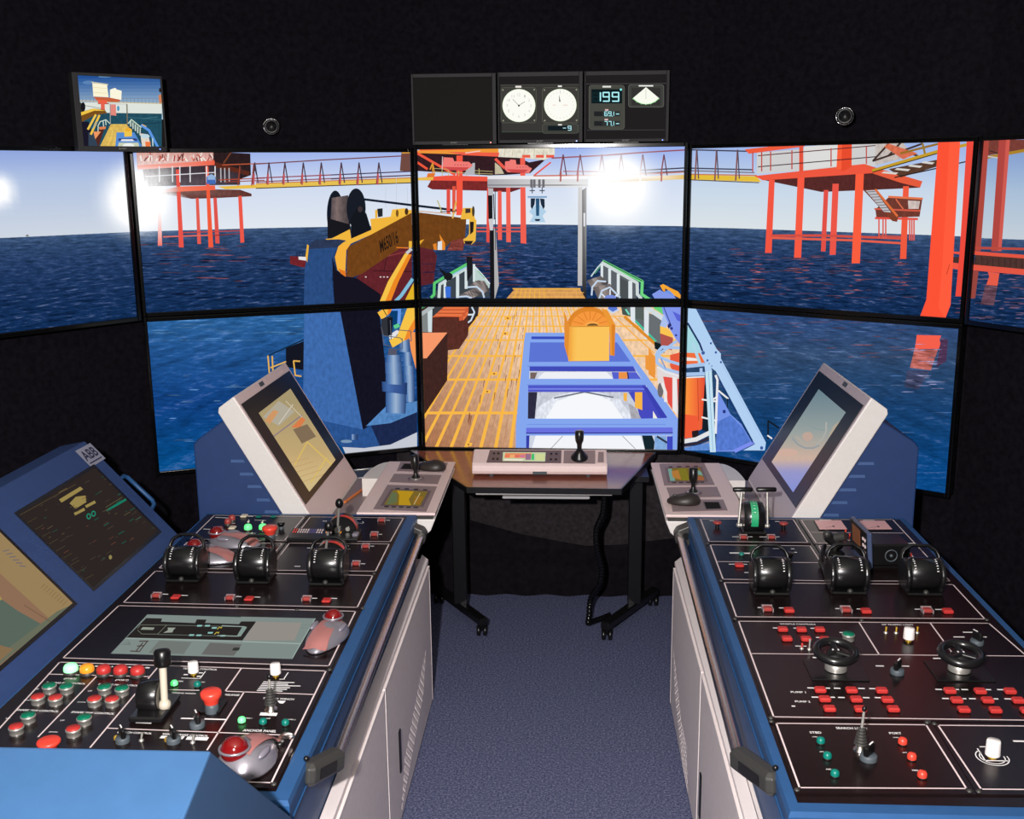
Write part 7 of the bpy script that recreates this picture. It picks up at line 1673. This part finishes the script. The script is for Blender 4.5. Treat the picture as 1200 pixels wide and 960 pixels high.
    for kind, quad_, scr in desk_px:
        c = [atz(x, y, DZ) for x, y in quad_]; m = MB(); m.prism([V(p[0], p[1], DZ - .0002) for p in c], (0, 0, .0022)); md = m.build('control_module', MAUVE, root)
        if scr:
            c2 = [atz(x, y, DZ + .002) for x, y in scr]; ct = sum(c2) / 4
            m = MB(); m.prism([V(*(p + (p - ct) * .16)[:2], DZ + .0015) for p in c2], (0, 0, .0022)); sf = m.build('screen_frame', mat_dm, md)
            m = MB(); m.add([tuple(V(p[0], p[1], DZ + .0039)) for p in (c2[3], c2[2], c2[1], c2[0])], [(0, 1, 2, 3)]); m.build('screen_panel', MONS, sf)
            if kind == 'map':
                pc = Pic(*[V(p[0], p[1], DZ + .0040) for p in c2], glows=False); pc.eps = 1e-5; w = Many([pc])
                pc.poly([(-10, -10), (1300, -10), (1300, 1000), (-10, 1000)], (116, 96, 40))
                (a_, b_, c_, d_) = scr
                def UV(u, v): return ((a_[0] * (1 - u) + b_[0] * u) * (1 - v) + (d_[0] * (1 - u) + c_[0] * u) * v, (a_[1] * (1 - u) + b_[1] * u) * (1 - v) + (d_[1] * (1 - u) + c_[1] * u) * v)
                if s < 0:
                    pc.poly([UV(.1, 0), UV(.6, 0), UV(.58, .55), UV(.75, 1), UV(.4, 1), UV(.25, .3)], (176, 138, 28)); pc.poly([UV(0, .1), UV(.16, .2), UV(.3, .8), UV(.05, 1)], (92, 104, 72)); pc.poly([UV(.7, .3), UV(.95, .35), UV(.95, .9), UV(.75, .85)], (140, 100, 34)); pc.stroke([UV(.8, .1), UV(.8, .9)], .6, (206, 196, 150))
                else:
                    pc.poly([UV(0, 0), UV(.12, 0), UV(.15, 1), UV(0, 1)], (110, 150, 140)); pc.poly([UV(.33, 0), UV(.56, 0), UV(.58, 1), UV(.34, 1)], (120, 112, 36)); pc.poly([UV(.1, .2), UV(.32, .1), UV(.33, .9), UV(.1, .7)], (170, 116, 56)); pc.poly([UV(.8, 0), UV(1, .3), UV(1, .6), UV(.85, .5)], (110, 150, 140)); pc.poly([UV(.84, .6), UV(1, .7), UV(1, 1), UV(.8, 1)], (150, 90, 60))
                pc.build('picture', sf)
            m = MB()
            for v_, n_, d_ in ((-.12, 4, 1), (1.12, 5, 1)):
                for k in range(n_):
                    u_ = .1 + .8 * k / (n_ - 1); p = (c2[0] * (1 - u_) + c2[1] * u_) * (1 - v_) + (c2[3] * (1 - u_) + c2[2] * u_) * v_
                    m.box(V(p[0], p[1], DZ + .0040), (.018, .007, .003))
            if kind == 'map': m.build('module_keys', BLACK, md)
    return root
mat_lil = mat('lilac_white_plastic', (196, 182, 190), .45); mat_louvre = mat('pale_louvre', (92, 122, 176), .45); mat_dm = mat('dark_mauve_plastic', (112, 94, 98), .45)
SL = station(-1, -0.531, 'left white operator station with a tan monitor picture and blue housing', [
    ('mini', [(469.3, 541.8), (524.7, 542.8), (520, 554), (464.7, 552.7)], [(474, 544), (490, 544.4), (486, 550.5), (469.5, 550)]),
    ('plain', [(462, 555.7), (517.3, 557.3), (512.7, 568), (456, 565.5)], None),
    ('map', [(454, 568.7), (512, 570.7), (499.3, 600.4), (437.3, 597.3)], [(460.7, 574.7), (501.3, 576.7), (492.7, 593.3), (450, 592)])], '')
SR = station(1, 0.383, 'right white operator station with a blue and pink monitor picture', [
    ('map', [(772.5, 544), (825, 543), (837.8, 568.8), (778.5, 569.5)], [(782.5, 549.5), (820, 548.5), (826, 563.5), (785.5, 564.2)]),
    ('plain', [(780.8, 571.8), (840, 571), (845.3, 583), (785.3, 583.8)], None),
    ('mini', [(785.3, 586), (847.5, 586), (852.8, 598.8), (788.3, 600.2)], [(825, 589), (842, 589), (845, 596.5), (828, 597)])], '')
def desk_stick(root, base, top, z=0.9022):
    b = atz(*base, z); t = aty(*top, b[1]); h = t[2] - b[2]; ax = nrm(t - b)
    o = MB().lathe([(.036, 0), (.036, .003), (.026, .005), (.022, .004)], b, n=30).build('joystick', mat_dm, root)
    m = MB(); m.lathe([(.022, .003), (.018, .012), (.010, .022), (.008, h * .35), (.017, h * .52), (.0185, h * .6), (.0185, h * .97), (.014, h), (0, h)], b, ax, 24); m.build('grip', BLACK, o)
    MB().lathe([(.0255, .004), (.0255, .006), (.021, .007)], b, n=30).build('ring', STEEL, o)
desk_stick(SL, (487.5, 561.5), (485.5, 533.5)); desk_stick(SR, (812.3, 578), (812.6, 548.3))
def mouse(lab, c, ang, z0):
    a = math.radians(ang); f = V(math.cos(a), math.sin(a), 0); sd = V(-f[1], f[0], 0); t = thing('computer_mouse', lab, 'mouse', (c[0], c[1], z0), 'black mice on the operator desks')
    m = MB(); n = 24; prof = [(.96, 0), (1, .15), (.97, .45), (.8, .78), (.5, .96), (.2, 1.0)]; P = []
    for k, h in prof:
        for i in range(n):
            th = 2 * math.pi * i / n; P.append(V(c[0], c[1], z0 + .0015) + f * (.068 * k * math.cos(th)) + sd * (.042 * k * math.sin(th) * (1 - .12 * math.cos(th))) + V(0, 0, h * .038 * (1 - .18 * math.cos(th))))
    P.append(V(c[0], c[1], z0 + .0395)); T_ = len(P) - 1
    m.add(P, [(r * n + i, r * n + (i + 1) % n, r * n + n + (i + 1) % n, r * n + n + i) for r in range(len(prof) - 1) for i in range(n)] + [((len(prof) - 1) * n + i, (len(prof) - 1) * n + (i + 1) % n, T_) for i in range(n)] + [tuple(range(n - 1, -1, -1))], 0, True)
    m.build('shell', mat_mouse, t)
    MB().ball(V(c[0], c[1], z0 + .032) + f * .035, .007, 12, sc=(1.4, .5, 1), ax=[f, sd, V(0, 0, 1)]).build('wheel', DGREY, t)
mat_mouse = mat('warm_black_plastic', (44, 38, 36), .45)
c = atz(506, 550, .902); mouse('black mouse lying on the left operator desk', c, 170, .9023)
c = atz(801, 590, .902); mouse('black mouse lying on the right operator desk', c, 175, .9023)
# orange pencil on the left shelf
a, b = atz(404, 590, .8165), atz(430, 571.5, .8165); z_ = .8225
t = thing('pencil', 'orange pencil lying on the shelf before the left monitor', 'pencil', tuple((a + b) / 2)); a[2] = b[2] = z_; d = nrm(b - a)
MB().cone(a, b - d * .03, .0065, .0065, 6, smooth=False).build('barrel', ORANGEP, t); MB().cone(b - d * .03, b, .0065, .001, 6).build('tip', mat('raw_wood', (220, 176, 130), .6), t)

# ================================================================== table, control unit, hose
TZ = 0.825
TP = [atz(548, 571, TZ), atz(727, 573, TZ), atz(767, 530.5, TZ), atz(483, 528.5, TZ)]
tb_ = thing('table', 'brown topped black table on castors before the centre screens', 'table', (-.17, 4.95, 0))
m = MB(); m.prism([(p[0], p[1], TZ - .022) for p in TP], (0, 0, .022)); m.build('table_top', WOOD, tb_)
m = MB(); ctr = sum(TP) / 4
for i in range(4):
    a, b = TP[i], TP[(i + 1) % 4]; d = nrm(b - a); o = V(d[1], -d[0], 0)
    if o @ (a - ctr) < 0: o = -o
    m.prism([V(a[0], a[1], TZ - .026) - d * .004, V(b[0], b[1], TZ - .026) + d * .004, V(b[0], b[1], TZ - .026) + d * .004 + o * .008, V(a[0], a[1], TZ - .026) - d * .004 + o * .008], (0, 0, .0275))
m.build('edge_band', BLACK, tb_)
m = MB(); m.box(((TP[0][0] + TP[1][0]) / 2, TP[0][1] + .01, TZ - .033), (.62, .012, .008)); m.build('front_strip', STEEL, tb_)
m = MB(); m.box(((TP[0][0] + TP[1][0]) / 2 + .01, TP[0][1] + .16, TZ - .052), (.40, .30, .012), bev=.003); m.build('keyboard_tray', mat('pale_grey_tray', (176, 174, 176), .5), tb_)
for (fa, fb, col, lb) in (((565, 745), (515, 707), 540, 'l'), ((711, 750), (765, 710), 743, 'r')):
    A_, B_ = atz(*fa, 0), atz(*fb, 0); A_[2] = B_[2] = .078; d = nrm(B_ - A_)
    m = MB(); m.box((A_ + B_) / 2, (np.linalg.norm(B_ - A_) + .05, .046, .04), [d, (-d[1], d[0], 0), (0, 0, 1)], bev=.006)
    ft = m.build('foot', BLACK, tb_)
    # column where the bar passes under the column seen in the picture
    best = min(np.linspace(0, 1, 101), key=lambda k: abs(project(A_ + (B_ - A_) * k)[0] - col)); c_ = A_ + (B_ - A_) * best
    m = MB(); m.box((c_[0], c_[1], .45), (.068, .052, .71), bev=.004); m.box((c_[0], c_[1], TZ - .035), (.10, .34, .026)); m.build('leg', BLACK, tb_)
    for e_ in (A_, B_):
        m = MB(); ax = V(1, 0, 0)
        for k in (-1, 1): m.lathe([(.012, -.010), (.026, -.009), (.028, 0), (.026, .009), (.012, .010)], V(e_[0] + k * .016, e_[1], .0285), ax, 20)
        m.cone((e_[0], e_[1], .03), (e_[0], e_[1], .066), .009, .011, 12); m.build('castor', BLACK, ft)
# joystick control unit on the table
f0 = atz(553, 556, TZ + .010); f1 = atz(712, 558.5, TZ + .010); yF = (f0[1] + f1[1]) / 2
bk = atz(637, 526.5, TZ + .105)
xl, xr = aty(553, 548, yF)[0], aty(712, 548, yF)[0]
u = thing('control_unit', 'pale joystick control unit with a small colour screen on the brown table', 'control panel', ((xl + xr) / 2, yF + .1, TZ), None)
zf = aty(637, 543, yF + .012)[2]; sl_y = bk[1]; zb2 = TZ + .105
prof = [(yF, TZ + .014), (yF - .004, TZ + .03), (yF, zf - .012), (yF + .012, zf), (sl_y, zb2), (sl_y + .012, zb2 - .01), (sl_y + .012, TZ + .012)]
m = MB(); m.prism([V(xl, y, z) for y, z in prof], (xr - xl, 0, 0)); cs_ = m.build('case', PINKP, u, bevel=.006, seg=3)
for x in (xl + .09, xr - .09):
    for y in (yF + .03, sl_y - .02): MB().cone((x, y, TZ + .0005), (x, y, TZ + .016), .012, .012, 14).build('rubber_foot', MGREY, u)
tn = nrm(V(0, -(zb2 - zf), sl_y - yF - .012)); p0 = V(0, yF + .012, zf)
def UQ(x, y, d=0.0): return onp(x, y, p0 + tn * d, tn)
def uplate(name, q, d, mtl, par, th=.0012):
    m = MB(); m.prism([UQ(x, y, d) for x, y in q], tn * th); return m.build(name, mtl, par)
uplate('screen_surround', [(574, 527.6), (658, 528), (657.5, 543), (570, 542.3)], .0003, mat_dm, u)
uplate('stick_surround', [(661, 528.3), (697.5, 528.3), (697.5, 543.6), (660.3, 543.2)], .0003, MAUVE, u)
uplate('side_label', [(701, 530), (707.5, 530), (707.5, 542), (700.5, 542)], .0003, MAUVE, u)
sq = [(589.5, 530), (639.5, 530.2), (638.8, 541), (588.8, 540.4)]
sp_ = uplate('screen_panel', sq, .0016, MONS, u, .0006)
pc = Pic(*[UQ(x, y, .0023) for x, y in sq], glows=False); pc.eps = 1e-5; w = Many([pc])
pc.poly([(580, 520), (650, 520), (650, 550), (580, 550)], (196, 204, 166)); pc.poly([(592, 531), (623, 531.2), (622.5, 537), (591, 536.6)], (226, 140, 96))
for k in range(5): pc.poly([(592 + k * 6, 533), (597 + k * 6, 533), (596.5 + k * 6, 536.5), (591.5 + k * 6, 536.4)], [(236, 120, 84), (240, 170, 110), (226, 110, 100), (206, 120, 150), (190, 150, 120)][k])
pc.poly([(616, 532), (622, 532), (622, 539), (615.6, 539)], (150, 110, 140)); pc.poly([(623, 532), (626, 532), (626, 539), (622.6, 539)], (60, 190, 110)); pc.poly([(628, 532), (638, 532.2), (637.6, 539.6), (627.6, 539.4)], (206, 214, 150)); pc.poly([(591, 538), (613, 538.4), (612.6, 540), (590.6, 539.6)], (236, 226, 210)); pc.build('picture', sp_)
for (x, y) in ((579, 531.5), (578, 538), (584, 531.5), (583, 538), (646, 532), (645.5, 538.5), (652, 532), (651.5, 538.5)):
    p = UQ(x, y, .0015); MB().cone(p, p + tn * .004, .006, .005, 12).build('button', BLACK, u)
m = MB(); p = aty(632.5, 554.3, yF - .002); m.box(p, (.066, .006, .014)); m.build('badge', MGREY, u)
b = UQ(679, 536.5, .0015); t_ = aty(679, 504.5, b[1]); h = np.linalg.norm(t_ - b); ax = nrm(t_ - b)
o = MB().lathe([(.040, 0), (.040, .006), (.034, .014), (.022, .032), (.012, .046), (0, .046)], b, tn, 26).build('joystick', BLACK, u)
MB().lathe([(.010, .03), (.012, h * .5), (.019, h * .62), (.021, h * .75), (.021, h * .97), (.016, h), (0, h)], b, ax, 24).build('grip', SATIN, o)
# ribbed black cable hose
pts = [(709, 576), (707, 602), (699.5, 623), (700, 647), (705.5, 671), (704, 693), (693.5, 716.5)]
P3 = [aty(x, y, 4.86) for x, y in pts]; e1 = atz(689.5, 731, .016); e3 = atz(703, 726, .016); e4 = atz(715, 721, .02)
P3 = [p + V(0, .02 * k, 0) for k, p in enumerate(P3)]
P3[-1] = V(P3[-1][0], e1[1] + .02, P3[-1][2]); P3 += [V(e1[0] + .004, e1[1] + .008, .06), e1, (e1 + e3) / 2 + V(0, .004, 0), e3, e4]
P3[0][2] = TZ - .03
# smooth the run
C_ = []
for i in range(len(P3) - 1):
    a = P3[max(i - 1, 0)]; b_ = P3[i]; c_ = P3[i + 1]; d_ = P3[min(i + 2, len(P3) - 1)]
    for k in range(14):
        q = k / 14; C_.append(.5 * ((2 * b_) + (-a + c_) * q + (2 * a - 5 * b_ + 4 * c_ - d_) * q * q + (-a + 3 * b_ - 3 * c_ + d_) * q ** 3))
C_.append(P3[-1])
for p in C_: p[2] = max(p[2], .0165)
t = thing('cable_hose', 'ribbed black cable hose hanging from the table to the carpet', 'hose', tuple(e1 * (1, 1, 0)))
S_ = [0.0]
for a, b_ in zip(C_[:-1], C_[1:]): S_.append(S_[-1] + np.linalg.norm(b_ - a))
D_ = [V(*[np.interp(q, S_, [p[k] for p in C_]) for k in range(3)]) for q in np.arange(0, S_[-1], .0045)]
m = MB(); m.tube(D_, [(.0118, .0152, .0156, .0152)[k % 4] for k in range(len(D_))], 14); m.build('hose', GLOSSB, t)
